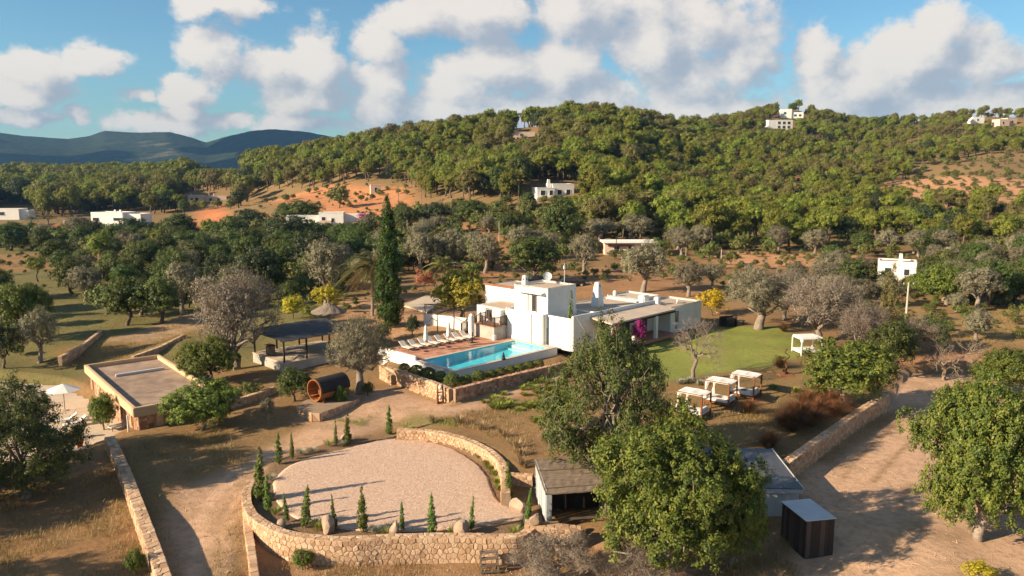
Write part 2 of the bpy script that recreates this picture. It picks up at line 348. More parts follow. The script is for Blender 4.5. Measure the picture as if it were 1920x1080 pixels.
# ------------------------------------------------------------------ the lie of the land
CTRL = [(-150, 950, -2.8), (80, 1000, -2.8), (60, 900, -2.7), (250, 1075, -2.8), (400, 1040, -2.7), (350, 900, -2.35), (430, 860, -2.1), (300, 850, -2.2), (560, 800, -1.95), (690, 810, -1.95), (600, 760, -1.7), (740, 745, -1.5),
        (820, 765, -1.5), (950, 745, -1.3), (900, 790, -1.35), (960, 830, -1.3), (1050, 840, -1.2), (1030, 700, -1.1), (560, 1070, -3.1), (700, 1075, -3.2), (1000, 1075, -3.2), (1300, 1078, -2.7), (1200, 980, -2.3), (1450, 1070, -2.6),
        (1700, 1000, -2.1), (1900, 1050, -2.3), (1800, 860, -1.8), (1750, 760, -1.5), (1800, 690, -1.0), (1560, 780, -.55), (1480, 700, -.2), (1330, 800, -.6), (1400, 650, -.1), (1250, 700, -.25), (1180, 800, -.9),
        (160, 800, -2.9), (60, 760, -2.9), (180, 640, -1.5), (100, 700, -2.6), (400, 640, -1.1), (480, 720, -1.6), (560, 690, -1.2), (660, 690, -1.2), (650, 600, -.4), (250, 500, -1.3), (50, 560, -1.6), (900, 540, .1), (1200, 530, .2),
        (1450, 560, .1), (1700, 600, -.1), (1900, 600, -.3), (1500, 490, .3), (300, 440, -1.5), (100, 440, -1.8), (800, 600, -.05), (700, 500, -.2), (900, 480, .1)]
CT = np.array([[*at(x, y, z)[:2], z] for x, y, z in CTRL])
# ridge: pixel column, distance of the ridge, skyline row of the tree tops, start of the slope
RIDGE = np.array([(-900, 900, 322, 420), (-100, 800, 318, 380), (300, 640, 312, 300), (420, 560, 296, 240), (500, 520, 282, 215), (560, 490, 268, 210), (700, 460, 244, 205), (820, 440, 232, 195), (900, 430, 216, 180), (1000, 425, 206, 172), (1090, 420, 197, 165), (1180, 430, 206, 160),
                  (1250, 470, 226, 158), (1300, 540, 224, 158), (1350, 590, 218, 158), (1410, 620, 204, 158), (1480, 640, 194, 158), (1540, 640, 208, 158), (1600, 640, 216, 158), (1720, 620, 216, 158), (1800, 600, 206, 158), (1920, 580, 200, 155), (2100, 560, 190, 150), (2900, 560, 170, 150)], float)
RS = (RIDGE[:, 0] - 960) / FPX
RZ = CZ + RIDGE[:, 1] * (HOR - RIDGE[:, 2]) / FPX - 8.5
def hill(x, y):
    yy = np.maximum(y, 40.); s = x / yy
    yr = np.interp(s, RS, RIDGE[:, 1]); zr = np.interp(s, RS, RZ); y0 = np.interp(s, RS, RIDGE[:, 3])
    t = (yy - y0) / (yr - y0)
    up = np.clip(t, 0, 1); z = zr * (up ** 1.55) * (1 - .10 * sstep(up, .8, 1.) * 0)
    z = np.where(t > 1, zr * (1 - .75 * sstep(t, 1.0, 2.6)), z)
    und = np.sin(x * .031 + y * .017) * np.sin(y * .041 - x * .012) + .6 * np.sin(x * .083 + 1.3) * np.sin(y * .071 + .4)
    z = z + und * 2.2 * sstep(t, .08, .4) * (1 - sstep(t, .85, 1.1) * .6)
    return z
PLAZA_OUT = [(1000, 985), (981, 1003), (948, 1006), (875, 1004), (803, 1004), (720, 1006), (670, 1010), (620, 1010), (565, 1005), (529, 997), (497, 982), (473, 964), (463, 945), (462, 922), (471, 900)]   # wall centre line, top
Z_PLAZA, Z_FRONT_TOP = -2.0, -1.62
FRONT = PX(PLAZA_OUT, Z_FRONT_TOP)
BACKW = PX([(745, 804), (789, 805), (839, 812), (885, 827), (921, 846), (942, 867), (949, 893), (948, 925)], -1.15)
PLAZA = np.vstack([FRONT, PX([(500, 868), (560, 846), (640, 826), (700, 815)], -2.), BACKW, PX([(965, 945), (985, 968)], -2.)])
ROAD = np.vstack([PX([(1662, 742), (1610, 772), (1550, 812), (1500, 846), (1472, 866)], -.5), PX([(1480, 905), (1510, 960), (1400, 1100), (1650, 1250), (2300, 1250), (2300, 760), (1960, 700), (1760, 690), (1700, 700), (1672, 728)], -1.7)])
PLANTER = np.vstack([PX([(722, 688), (760, 700), (808, 716), (850, 733), (905, 718), (960, 705), (1015, 692), (1060, 680)], -.25), PX([(1060, 650), (853, 697), (722, 655)], -.2)])
HO = np.array([3.2, 79.4]); HA = R(45.)
UU = np.array([math.cos(HA), math.sin(HA)]); VV = np.array([-math.sin(HA), math.cos(HA)])
_p = at(852, 697)[:2]; PIT = np.array([_p + UU * .2 + VV * .2, _p + UU * 13.4 + VV * .2, _p + UU * 13.4 + VV * 5.7, _p + UU * .2 + VV * 5.7])
PATIO = PX([(-250, 940), (150, 858), (206, 836), (262, 800), (180, 745), (120, 720), (-100, 700), (-250, 760)], -3.3)
def ground(x, y):
    x = np.asarray(x, float); y = np.asarray(y, float); shp = x.shape; x = x.ravel(); y = y.ravel()
    d2 = (x[:, None] - CT[None, :, 0]) ** 2 + (y[:, None] - CT[None, :, 1]) ** 2
    w = 1 / (d2 + 3.) ** 1.6; b = (w * CT[None, :, 2]).sum(1) / w.sum(1)
    far = sstep(y, 125, 210)
    z = b * (1 - far) + hill(x, y) + far * (-3 * sstep(-x / np.maximum(y, 60), .05, .4))
    z += .10 * np.sin(x * .61 + y * .33) * np.sin(y * .47 - x * .21) * (1 - far)
    near = (np.abs(x) < 60) & (y > 20) & (y < 120)
    if near.any():
        xn, yn, zn = x[near], y[near], z[near]
        for poly, zz, ed in ((PLAZA, Z_PLAZA, .25), (PLANTER, -.75, .2), (PIT, -2.2, .15)):
            k = np.where(inpoly(xn, yn, poly), 1., 0.); k = k * sstep(polydist(xn, yn, poly), 0, ed); zn = zn * (1 - k) + zz * k
        k = np.where(inpoly(xn, yn, ROAD), 1., 0.); dd = polydist(xn, yn, ROAD[:6], False); k = k * sstep(polydist(xn, yn, ROAD), 0, .3)
        zn = np.where(k > 0, np.minimum(zn, zn * (1 - k) + k * np.minimum(-1.62 - .012 * (70 - yn), zn)), zn)
        k = np.where(inpoly(xn, yn, PATIO), 1., 0.) * sstep(polydist(xn, yn, PATIO), 0, .6); zn = zn * (1 - k) - 3.3 * k
        z[near] = zn
    return z.reshape(shp)
def gp(px, py):
    """the place on the ground seen at a pixel of the photograph"""
    d = ray(px, py); o = np.array([0, 0, CZ]); t = np.geomspace(20, 1500, 260)
    for _ in range(2):
        P = o + d * t[:, None]; h = P[:, 2] - ground(P[:, 0], P[:, 1]); k = np.argmax(h < 0) if (h < 0).any() else len(t) - 1
        t = np.linspace(t[max(k - 1, 0)], t[k], 40)
    P = o + d * t[-1]
    k = int(np.argmax((o + d * t[:, None])[:, 2] - ground((o + d * t[:, None])[:, 0], (o + d * t[:, None])[:, 1]) < 0)); P = o + d * t[k]
    P[2] = float(ground(P[0:1], P[1:2])[0]); return P
def zpix(P, py):
    """height of a point above plan position P that shows at row py"""
    k = (540 - py) / FPX; dep_y = P[1]
    # up/dep = k with up=y*SP+z*CP, dep=y*CP-z*SP
    return CZ + dep_y * (k * CP - SP) / (CP + k * SP)
def gz(x, y): return float(ground(np.array([x]), np.array([y]))[0])

# colour of the bare ground (albedo); polygons in photograph pixels are carried to the ground
DIRT, GRASSD, GRASSG, SOIL, ORANGE, GRAVEL, LAWN = (.46, .335, .235), (.235, .16, .075), (.15, .135, .042), (.20, .115, .065), (.50, .235, .105), (.60, .435, .325), (.21, .245, .036)
REGIONS = [  # (polygon px, colour, feather m)
    ([(-400, 430), (620, 430), (700, 520), (520, 690), (200, 700), (-400, 800)], (.135, .125, .034), 3),
    ([(-100, 520), (80, 505), (250, 500), (250, 470), (-100, 480)], (.27, .165, .07), 2),
    ([(200, 455), (400, 445), (380, 470), (200, 500)], (.17, .155, .045), 2),
    ([(100, 655), (350, 605), (420, 600), (330, 645), (200, 690), (110, 690)], (.19, .14, .045), 1.5),
    ([(190, 640), (330, 600), (340, 590), (420, 580), (420, 600), (290, 640)], (.36, .27, .17), 1),
    ([(-300, 1300), (-300, 880), (205, 850), (330, 1110)], (.25, .155, .07), 1),
    ([(225, 830), (420, 790), (560, 770), (640, 800), (470, 880), (330, 900), (260, 890)], (.21, .145, .062), 2),
    ([(330, 1100), (300, 1000), (330, 920), (450, 870), (520, 830), (600, 790), (560, 775), (700, 738), (760, 742), (850, 775), (730, 800), (640, 832), (520, 870), (470, 905), (455, 960), (480, 1100)], DIRT, 1.2),
    ([(395, 1090), (420, 990), (448, 900), (458, 905), (452, 980), (470, 1090)], (.26, .19, .09), .8),
    ([(345, 1100), (352, 1040), (372, 960), (410, 905), (470, 862), (520, 835), (528, 842), (480, 872), (425, 915), (392, 965), (378, 1040), (372, 1100)], (.56, .415, .30), .35),
    ([(408, 1100), (414, 1030), (425, 960), (440, 915), (452, 918), (442, 965), (434, 1030), (430, 1100)], (.56, .415, .30), .3),
    ([(640, 745), (740, 728), (850, 762), (1015, 712), (1060, 690), (1060, 720), (900, 775), (800, 790), (700, 800), (560, 790)], (.48, .35, .25), 1),
    ([(740, 795), (860, 778), (940, 755), (1030, 715), (1090, 760), (1090, 860), (960, 870), (900, 815), (760, 800)], (.24, .155, .068), 1),
    ([(730, 797), (780, 775), (860, 790), (850, 803)], (.20, .17, .06), .8),
    ([(470, 1030), (700, 1050), (1100, 1020), (1500, 1000), (1500, 1300), (430, 1300)], (.30, .195, .115), 1),
    ([(1480, 900), (1510, 960), (1400, 1200), (2300, 1250), (2300, 700), (1690, 690), (1672, 728), (1640, 770), (1560, 820)], (.50, .37, .265), .8),
    ([(1575, 900), (1600, 862), (1700, 775), (1704, 778), (1606, 866), (1582, 905)], (.30, .21, .12), .15),
    ([(1630, 905), (1680, 850), (1745, 790), (1750, 794), (1686, 854), (1636, 910)], (.28, .20, .115), .15),
    ([(1680, 960), (1690, 930), (1705, 905), (1710, 908), (1697, 932), (1687, 962)], (.28, .19, .11), .12),
    ([(1500, 850), (1640, 770), (1720, 760), (1650, 800), (1560, 870)], (.28, .19, .10), 1),
    ([(1680, 680), (1830, 690), (1920, 720), (1920, 680), (1800, 660)], (.40, .21, .12), 1.5),
    ([(1060, 700), (1260, 622), (1320, 606), (1480, 614), (1500, 640), (1530, 690), (1660, 735), (1640, 765), (1480, 862), (1260, 800)], (.19, .135, .052), 1.2),
    ([(1100, 690), (1230, 640), (1300, 622), (1380, 612), (1470, 614), (1505, 640), (1505, 665), (1430, 690), (1330, 700), (1240, 720), (1130, 720)], LAWN, .8),
    ([(1330, 470), (1640, 480), (1660, 505), (1340, 500)], (.48, .28, .15), 3),
    ([(880, 420), (960, 450), (960, 520), (900, 520), (850, 440)], (.36, .19, .09), 3),
    ([(1050, 500), (1300, 500), (1320, 560), (1080, 560)], (.30, .175, .085), 3),
    ([(1700, 560), (2300, 560), (2300, 660), (1720, 640)], (.27, .20, .08), 3),
    ([(620, 560), (860, 560), (900, 600), (860, 625), (700, 640), (640, 620)], (.40, .26, .15), 2),
    ([(465, 385), (560, 362), (640, 345), (760, 350), (800, 400), (780, 412), (560, 395)], ORANGE, 6),
    ([(370, 395), (420, 385), (430, 420), (370, 430)], (.50, .19, .075), 5),
    ([(750, 420), (860, 415), (860, 440), (760, 440)], (.46, .24, .12), 4),
    ([(1640, 350), (1760, 315), (1830, 290), (2300, 280), (2300, 410), (1800, 400), (1700, 390)], (.46, .275, .15), 6),
    ([(1490, 330), (1560, 335), (1550, 355), (1480, 350)], (.48, .25, .12), 6),
]
def build_ground():
    S = np.linspace(-1.25, 1.25, 330)
    Y = [-40.]
    while Y[-1] < 3000: Y.append(Y[-1] + (max(.28, .0072 * Y[-1]) if Y[-1] > 28 else 4. if Y[-1] < 20 else 1.))
    Y = np.array(Y); YY, SS = np.meshgrid(Y, S, indexing='ij'); W = np.where(YY < 60, 30 + YY * .5, YY); W = np.maximum(YY, 60 + (YY - 60) * .35)
    X = SS * W; Z = ground(X, YY)
    Z = np.where(YY < 20, np.minimum(Z, -2.8), Z)
    n, m = X.shape; i = (np.arange(n - 1)[:, None] * m + np.arange(m - 1)[None]).ravel()
    x, y, z = X.ravel(), YY.ravel(), Z.ravel()
    far = sstep(y, 130, 220)[:, None]
    col = np.array((.215, .14, .062))[None] * (1 - far) + np.array((.19, .14, .06))[None] * far
    px, py = project(np.c_[x, y, z])
    for poly, c, fe in REGIONS:
        # work in plan: carry the outline to the ground
        P = np.array([gp(*q)[:2] if q[1] > 330 else gp(q[0], 331)[:2] for q in poly])
        k = (inpoly(x, y, P)); d = polydist(x, y, P)
        sd = np.where(k, d, -d); f = sstep(sd, -fe, fe)[:, None]
        col = col * (1 - f) + np.array(c)[None] * f
    gr = (col[:, 1] > col[:, 0] * .82)[:, None]; col = np.where(gr, col, col * np.array([1.10, .93, .84])[None])
    k = inpoly(x, y, PLAZA); col[k] = SOIL
    m_, nt, out = newmat('ground_soil'); b = bsdf(nt, out, .95, .15)
    a = nd(nt, 'ShaderNodeAttribute', attribute_name='col'); geo = nd(nt, 'ShaderNodeNewGeometry'); P = geo.outputs['Position']
    n1 = noise(nt, P, .35, 4, .6); n2 = noise(nt, P, 2.3, 6, .7); n3 = noise(nt, P, 12, 4, .7)
    f1 = smooth(nt, n1.outputs[0], .42, .62); f2 = smooth(nt, n2.outputs[0], .46, .64); f3 = smooth(nt, n3.outputs[0], .35, .7)
    c = mixc(nt, mth(nt, 'MULTIPLY', f1, .38), a.outputs['Color'], (.19, .125, .048))
    c = mixc(nt, mth(nt, 'MULTIPLY', f2, .5), c, mixc(nt, .62, a.outputs['Color'], (.055, .04, .02)))
    c = mixc(nt, mth(nt, 'MULTIPLY', f3, .35), c, mixc(nt, .5, a.outputs['Color'], (.55, .43, .30)))
    nt.links.new(c, b.inputs['Base Color'])
    hh = mth(nt, 'ADD', n2.outputs[0], mth(nt, 'MULTIPLY', n3.outputs[0], .5)); bump(nt, b, hh, .7, .12)
    me = npmesh('ground', np.c_[x, y, z], np.c_[i, i + 1, i + 1 + m, i + m], m_, col=col, smooth_=True)
    tag(obj('ground', me), kind='structure')
build_ground()

# ------------------------------------------------------------------ plants
def unit(v): return v / (np.linalg.norm(v, axis=-1, keepdims=True) + 1e-9)
def leaf_quads(C, N, size, aspect, rng, axis=None):
    """diamond leaves at C facing N; axis = preferred leaf direction"""
    n = len(C); t = rng.normal(size=(n, 3)) if axis is None else axis + rng.normal(size=(n, 3)) * .25
    t = unit(t - N * (t * N).sum(1)[:, None]); b = np.cross(N, t); s = np.broadcast_to(np.asarray(size), (n,))[:, None]
    V = np.stack([C - t * s * .5, C + b * s * aspect * .5 + N * s * .06, C + t * s * .5, C - b * s * aspect * .5 + N * s * .06], 1).reshape(-1, 3)
    return V, np.arange(4 * n).reshape(n, 4)
def clumps(rng, blobs, ncl, per, cr, size, aspect=.55, shell=.35, up=.35, flat=1.0, tvar=.22, low=-.6, drop=0., mat=None, name='crown', axis_up=0.):
    """crown: leaf clumps spread through ellipsoid blobs (cx,cy,cz,rx,ry,rz)"""
    B = np.array(blobs, float); w = (B[:, 3] * B[:, 4] * B[:, 5]) ** (2 / 3); k = rng.choice(len(B), ncl, p=w / w.sum())
    d = unit(rng.normal(size=(ncl, 3))); d[:, 2] = np.where(d[:, 2] < low, -d[:, 2], d[:, 2])
    r = rng.random(ncl) ** shell
    cc = B[k, :3] + d * B[k, 3:] * r[:, None]
    ctr = B[:, :3].mean(0)
    keep = rng.random(ncl) >= drop; cc, d, ncl = cc[keep], d[keep], keep.sum()
    ct = rng.normal(.5, tvar, ncl); csz = rng.uniform(.6, 1.35, ncl)
    idx = np.repeat(np.arange(ncl), per); n = len(idx)
    o = unit(rng.normal(size=(n, 3))) * (rng.random(n) ** .45)[:, None] * cr * csz[idx][:, None]; o[:, 2] *= flat
    P = cc[idx] + o
    out = unit(P - ctr) * .5 + unit(o) * .8 + d[idx] * .5
    N = unit(out + rng.normal(size=(n, 3)) * .5 + np.array([0, 0, up]))
    ax = None
    if axis_up: ax = unit(d[idx] + np.array([0, 0, axis_up]))
    V, F = leaf_quads(P, N, size * rng.uniform(.6, 1.4, n), aspect, rng, ax)
    t = np.clip(ct[idx] + rng.normal(0, .12, n), 0, 1)
    return npmesh(name, V, F, mat, tint=np.repeat(t, 4))
def limb(a, b, r0, r1, rng, k=4, bend=.08):
    a = np.array(a, float); b = np.array(b, float); t = np.linspace(0, 1, k + 1)[:, None]; L = np.linalg.norm(b - a)
    P = a + (b - a) * t; P[1:-1] += rng.normal(size=(k - 1, 3)) * L * bend
    return P, np.linspace(r0, r1, k + 1)
def wood(rng, blobs, h0, r0, mat, name='trunk', lean=.04, n=7, limbs=None, fork=1):
    mb = MB(); B = np.array(blobs)
    top = np.array([rng.normal() * lean, rng.normal() * lean, h0]); P, rr = limb((0, 0, -.04), top, r0 * 1.25, r0 * .72, rng, 4, .04); rr[0] = r0 * 1.42
    mb.tube(P, rr, n)
    ks = range(len(B)) if limbs is None else rng.choice(len(B), min(limbs, len(B)), replace=False)
    for k in ks:
        e = B[k, :3] + rng.normal(size=3) * B[k, 3:] * .25
        st = P[-1] if rng.random() < .6 else P[-2]
        Q, qr = limb(st, e, r0 * .5, r0 * .09, rng, 4, .09); mb.tube(Q, qr, 5)
        for _ in range(fork):
            e2 = e + rng.normal(size=3) * B[k, 3:] * .6; Q2, q2 = limb(Q[2], e2, r0 * .22, r0 * .05, rng, 3, .1); mb.tube(Q2, q2, 4)
    return mb.mesh(name, mat, sm=True)
def dome(rng, n, z0, z1, rx, rb, squash=.85, ry=None, core=.62, low=-.72):
    """blobs of one crown between z0 and z1, overall half width rx: a core and lobes all over it"""
    ry = ry or rx; zc, rz = (z0 + z1) / 2, (z1 - z0) / 2; bl = [(0, 0, zc, rx * core, ry * core, rz * core)]
    for i in range(n):
        u = low + (1 - low) * (i + .5) / n; a = 2.399 * i + rng.normal() * .35; q = math.sqrt(max(0, 1 - u * u)); r = rb * rng.uniform(.65, 1.45); k = rng.uniform(.78, 1.14)
        bl.append((math.cos(a) * q * max(.02, rx - r) * k, math.sin(a) * q * max(.02, ry - r) * k, zc + u * max(.02, rz - r * squash) * min(k, 1), r, r, r * squash))
    return bl
def twigs(rng, blobs, n, L, mat, name='twigs', up=.5, th=.025):
    B = np.array(blobs, float); k = rng.choice(len(B), n, p=B[:, 3] / B[:, 3].sum()); d = unit(rng.normal(size=(n, 3)) + np.array([0, 0, up]))
    C = B[k, :3] + d * B[k, 3:] * rng.uniform(.35, 1.02, n)[:, None]
    N = unit(rng.normal(size=(n, 3)) + np.array([-.6, -.6, .3])); V, F = leaf_quads(C, N, L * rng.uniform(.5, 1.5, n), th, rng, d)
    return npmesh(name, V, F, mat, tint=np.full(4 * n, .5))
def bare(rng, mat, depth=5, L=.36, r=.03, spread=.55, h0=.3, nb=3, up=.25, flat=1.):
    """bare branching tree of unit height -> (trunk, branches)"""
    tr = MB(); br = MB(); P, rr = limb((0, 0, -.04), (rng.normal() * .03, rng.normal() * .03, h0), r * 1.5, r, rng, 4, .05); tr.tube(P, rr, 7)
    def grow(p, d, L, r, lv):
        q = p + d * L; Q, qr = limb(p, q, r, r * .6, rng, 2 if lv > 2 else 3, .1); br.tube(Q, qr, 3 if lv > 1 else 5, caps=False)
        if lv >= depth: return
        for i in range(nb if lv < depth - 1 else nb + 1):
            nd_ = unit(d + rng.normal(size=3) * spread * np.array([1, 1, flat]) + np.array([0, 0, up * .3])); grow(Q[-1] if i else Q[-2], nd_, L * rng.uniform(.62, .85), r * .58, lv + 1)
    for i in range(5):
        a = i * 1.257 + rng.normal() * .3; grow(P[-1] - np.array([0, 0, .04 * (i % 3)]), unit(np.array([math.cos(a), math.sin(a), .75 * flat + rng.normal() * .2])), L * rng.uniform(.6, 1), r * .6, 1)
    return tr.mesh('trunk', mat, sm=True), br.mesh('branches', mat)
PROTO = {}
def proto(kind, i=0):
    """unit-height plants: list of (part name, mesh); width of the crown over height"""
    key = (kind, i)
    if key in PROTO: return PROTO[key]
    rng = np.random.default_rng(hash(kind) % 1000 if False else sum(map(ord, kind)) * 31 + i * 7)
    if kind in ('pine', 'pineb', 'pinec'):
        mat = M['l_pine'] if kind != 'pineb' else M['l_pine2']
        v_ = i % 6; bl = dome(rng, (15, 12, 18, 14, 11, 16)[v_], (.10, .30, .05, .2, .38, .12)[v_], 1.0, (.38, .42, .30, .40, .46, .34)[v_], (.15, .16, .125, .14, .17, .12)[v_], (.85, .7, .95, .8, .6, .9)[v_]); W = 2.1 * (.38, .42, .30, .40, .46, .34)[v_]
        parts = [('trunk', wood(rng, bl, .42, .028, M['bark'], limbs=6)), ('crown', clumps(rng, bl, 300, 26, .058, .037, .42, .34, .35, mat=mat, tvar=.26, axis_up=.5))]
    elif kind == 'pinebig':
        bl = dome(rng, 16, .25, 1.0, .36, .125, .8); W = .76
        parts = [('trunk', wood(rng, bl, .42, .026, M['bark'], limbs=8)), ('crown', clumps(rng, bl, 330, 26, .05, .030, .5, .4, .35, mat=M['l_pine'], tvar=.2))]
    elif kind == 'olive':
        bl = dome(rng, 18, .16, 1.0, .50, .17, .85); W = 1.05
        parts = [('trunk', wood(rng, bl, .30, .05, M['bark_grey'], limbs=8, n=9)), ('crown', clumps(rng, bl, 480, 22, .055, .034, .38, .4, .3, mat=M['l_olive'], drop=.08, axis_up=.5)), ('twigs', twigs(rng, bl, 700, .13, M['twig']))]
    elif kind == 'oldolive':
        bl = dome(rng, 24, .16, 1.0, .54, .16, .9); W = 1.12
        parts = [('trunk', wood(rng, bl, .30, .056, M['bark_grey'], limbs=11, n=11, fork=2)), ('crown', clumps(rng, bl, 1000, 26, .042, .021, .38, .42, .3, mat=M['l_olive'], drop=.1, axis_up=.5)), ('twigs', twigs(rng, bl, 1800, .12, M['twig'], th=.018))]
    elif kind == 'grey':
        bl = dome(rng, 20, .12, 1.0, .54, .18, .9); W = 1.1
        parts = [('trunk', wood(rng, bl, .22, .04, M['bark_grey'], limbs=12, fork=3)), ('crown', clumps(rng, bl, 760, 22, .05, .021, .4, .42, .2, mat=M['l_grey'], drop=.1, axis_up=.4)), ('twigs', twigs(rng, bl, 4200, .11, M['twig'], th=.02))]
    elif kind == 'round':
        bl = dome(rng, 17, .02, 1.0, .52, .19, .85); W = 1.08
        parts = [('trunk', wood(rng, bl, .24, .035, M['bark'], limbs=6)), ('crown', clumps(rng, bl, 460, 24, .058, .036, .55, .32, .35, mat=M['l_green']))]
    elif kind == 'dark':
        bl = dome(rng, 17, .02, 1.0, .52, .2, .9); W = 1.08
        parts = [('trunk', wood(rng, bl, .24, .035, M['bark'], limbs=6)), ('crown', clumps(rng, bl, 460, 24, .058, .036, .5, .32, .35, mat=M['l_dark']))]
    elif kind == 'maquis':
        bl = dome(rng, 9, .0, 1.0, .62, .26, .85); W = 1.3
        parts = [('trunk', wood(rng, bl, .18, .03, M['bark'], limbs=4)), ('crown', clumps(rng, bl, 150, 18, .09, .075, .5, .4, .35, mat=M['l_maquis']))]
    elif kind == 'carob':      # large, seen close
        bl = dome(rng, 40, .0, 1.0, .54, .15, .85, low=-.92); W = 1.15
        for _ in range(13): u_ = rng.uniform(-.5, 1); a_ = rng.random() * 6.28; q_ = math.sqrt(1 - u_ * u_) * rng.uniform(.5, .62); r_ = rng.uniform(.06, .10); bl.append((math.cos(a_) * q_, math.sin(a_) * q_, .5 + u_ * .47, r_, r_, r_ * 1.1))
        parts = [('trunk', wood(rng, bl, .26, .034, M['bark_grey'], limbs=14, fork=2)), ('crown', clumps(rng, bl, 2500, 34, .033, .0178, .55, .28, .4, mat=M['l_carob'], tvar=.25, axis_up=.6))]
    elif kind == 'carobopen':
        bl = dome(rng, 46, -.04, 1.0, .60, .135, .85, low=-.98)[1:]; bl = [(x * (1.25 - .7 * z), y * (1.25 - .7 * z), z, r, r, rz) for x, y, z, r, _, rz in bl]; W = 1.22
        bl += [(-.12, .02, .93, .05, .05, .16), (-.18, -.05, .82, .05, .05, .14), (.05, .0, .95, .07, .07, .12)]
        parts = [('trunk', wood(rng, bl, .24, .03, M['bark_grey'], limbs=24, fork=4)), ('crown', clumps(rng, bl, 1700, 32, .036, .018, .5, .4, .35, mat=M['l_green'], tvar=.3, axis_up=.7, drop=.1)), ('twigs', twigs(rng, bl, 900, .1, M['twig_b'], th=.03))]
    elif kind == 'mastic':
        bl = dome(rng, 24, .03, 1.0, .6, .18, .85, low=-.85); W = 1.22
        parts = [('trunk', wood(rng, bl, .26, .035, M['bark_grey'], limbs=9, fork=2)), ('crown', clumps(rng, bl, 900, 24, .05, .031, .55, .3, .4, mat=M['l_carob'], tvar=.25, axis_up=.6))]
    elif kind == 'fig':
        bl = dome(rng, 20, .02, 1.0, .6, .18, .85); W = 1.22
        parts = [('trunk', wood(rng, bl, .2, .03, M['bark_grey'], limbs=9)), ('crown', clumps(rng, bl, 700, 22, .05, .034, .7, .35, .4, mat=M['l_fig'], tvar=.3))]
    elif kind in ('yellow', 'gold', 'red', 'magenta', 'herb', 'silver'):
        bl = dome(rng, 8, .0, 1.0, .55, .24, .9); W = 1.15
        parts = [('trunk', wood(rng, bl, .15, .02, M['bark'], limbs=5)), ('crown', clumps(rng, bl, 170, 20, .085, .055, .5, .4, .3, mat=M['l_' + kind]))]
    elif kind == 'box':
        bl = [(0, 0, .5, .48, .48, .5)]; W = 1.0
        parts = [('trunk', wood(rng, bl, .3, .03, M['bark'], limbs=1)), ('crown', clumps(rng, bl, 520, 12, .06, .05, .6, .08, .2, mat=M['l_box']))]
    elif kind == 'cypress':
        W = .215; bl = []
        for z in np.linspace(.03, .98, 30):
            r = .105 * min(1, (z / .07) ** .5) * (1 - max(0, (z - .25) / .75) ** 1.7) ** .8 + .006
            for a in range(3):
                q = rng.random() * 6.28; bl.append((math.cos(q) * r * .35, math.sin(q) * r * .35, z, r * .72, r * .72, .035))
        parts = [('trunk', wood(rng, [(0, 0, .5, .01, .01, .05)], .4, .012, M['bark'], limbs=1)), ('crown', clumps(rng, bl, 2600, 16, .016, .0135, .45, .15, .3, mat=M['l_cypress'], flat=1.9, axis_up=2.5))]
    elif kind == 'slim':
        W = .17; bl = []
        for z in np.linspace(.06, .97, 18):
            r = .085 * min(1, (z / .12) ** .5) * (1 - max(0, (z - .2) / .8) ** 1.4) + .008
            bl.append((rng.normal() * .008, rng.normal() * .008, z, r, r, .05))
        parts = [('trunk', wood(rng, [(0, 0, .6, .004, .004, .05)], .3, .012, M['bark'], limbs=1)), ('crown', clumps(rng, bl, 300, 11, .020, .036, .35, .3, .3, mat=M['l_slim'], flat=1.6, axis_up=2.0))]
    elif kind == 'conifer':
        W = .5; bl = []
        for z in np.linspace(.08, .95, 12):
            r = .25 * (1 - z) ** .8 + .03
            for a in range(3): q = rng.random() * 6.28; bl.append((math.cos(q) * r * .5, math.sin(q) * r * .5, z, r * .6, r * .6, .06))
        parts = [('trunk', wood(rng, bl[:6], .3, .02, M['bark'], limbs=4)), ('crown', clumps(rng, bl, 420, 20, .035, .024, .35, .4, .3, mat=M['l_pine2'], axis_up=1.2))]
    elif kind in ('bare', 'barewide', 'barebush'):
        if kind == 'bare': a, b = bare(rng, M['twig'], 6, .30, .03, .6, .34, 3, .2); W = 1.5
        elif kind == 'barewide': a, b = bare(rng, M['twig_b'], 6, .36, .03, .65, .22, 3, .0, .45); W = 2.
        else: a, b = bare(rng, M['twig'], 6, .30, .018, .45, .06, 3, .3); W = 1.4
        parts = [('trunk', a), ('branches', b)]
    PROTO[key] = (parts, W); return PROTO[key]
def plant(name, kind, i, P, h, label, cat='tree', group=None, w=None, rz=None, empty_first=True):
    """a plant of height h (and crown width w) standing at P"""
    parts, W = proto(kind, i); sx = 1. if w is None else w / (W * h)
    t = obj(name, None, None, P, (0, 0, RNG.random() * 6.28 if rz is None else rz), (h * sx, h * sx, h)); t.empty_display_size = .3
    tag(t, label, cat, group)
    for n, me in parts: obj(n, me, t)
    return t
def T(name, kind, i, px, py, top, wpx, label, cat='tree', group=None, rz=None):
    P = gp(px, py); h = max(.15, zpix(P, top) - P[2]); dist = P[1] * CP - P[2] * SP
    return plant(name, kind, i, P, h, label, cat, group, w=wpx * dist / FPX, rz=rz)

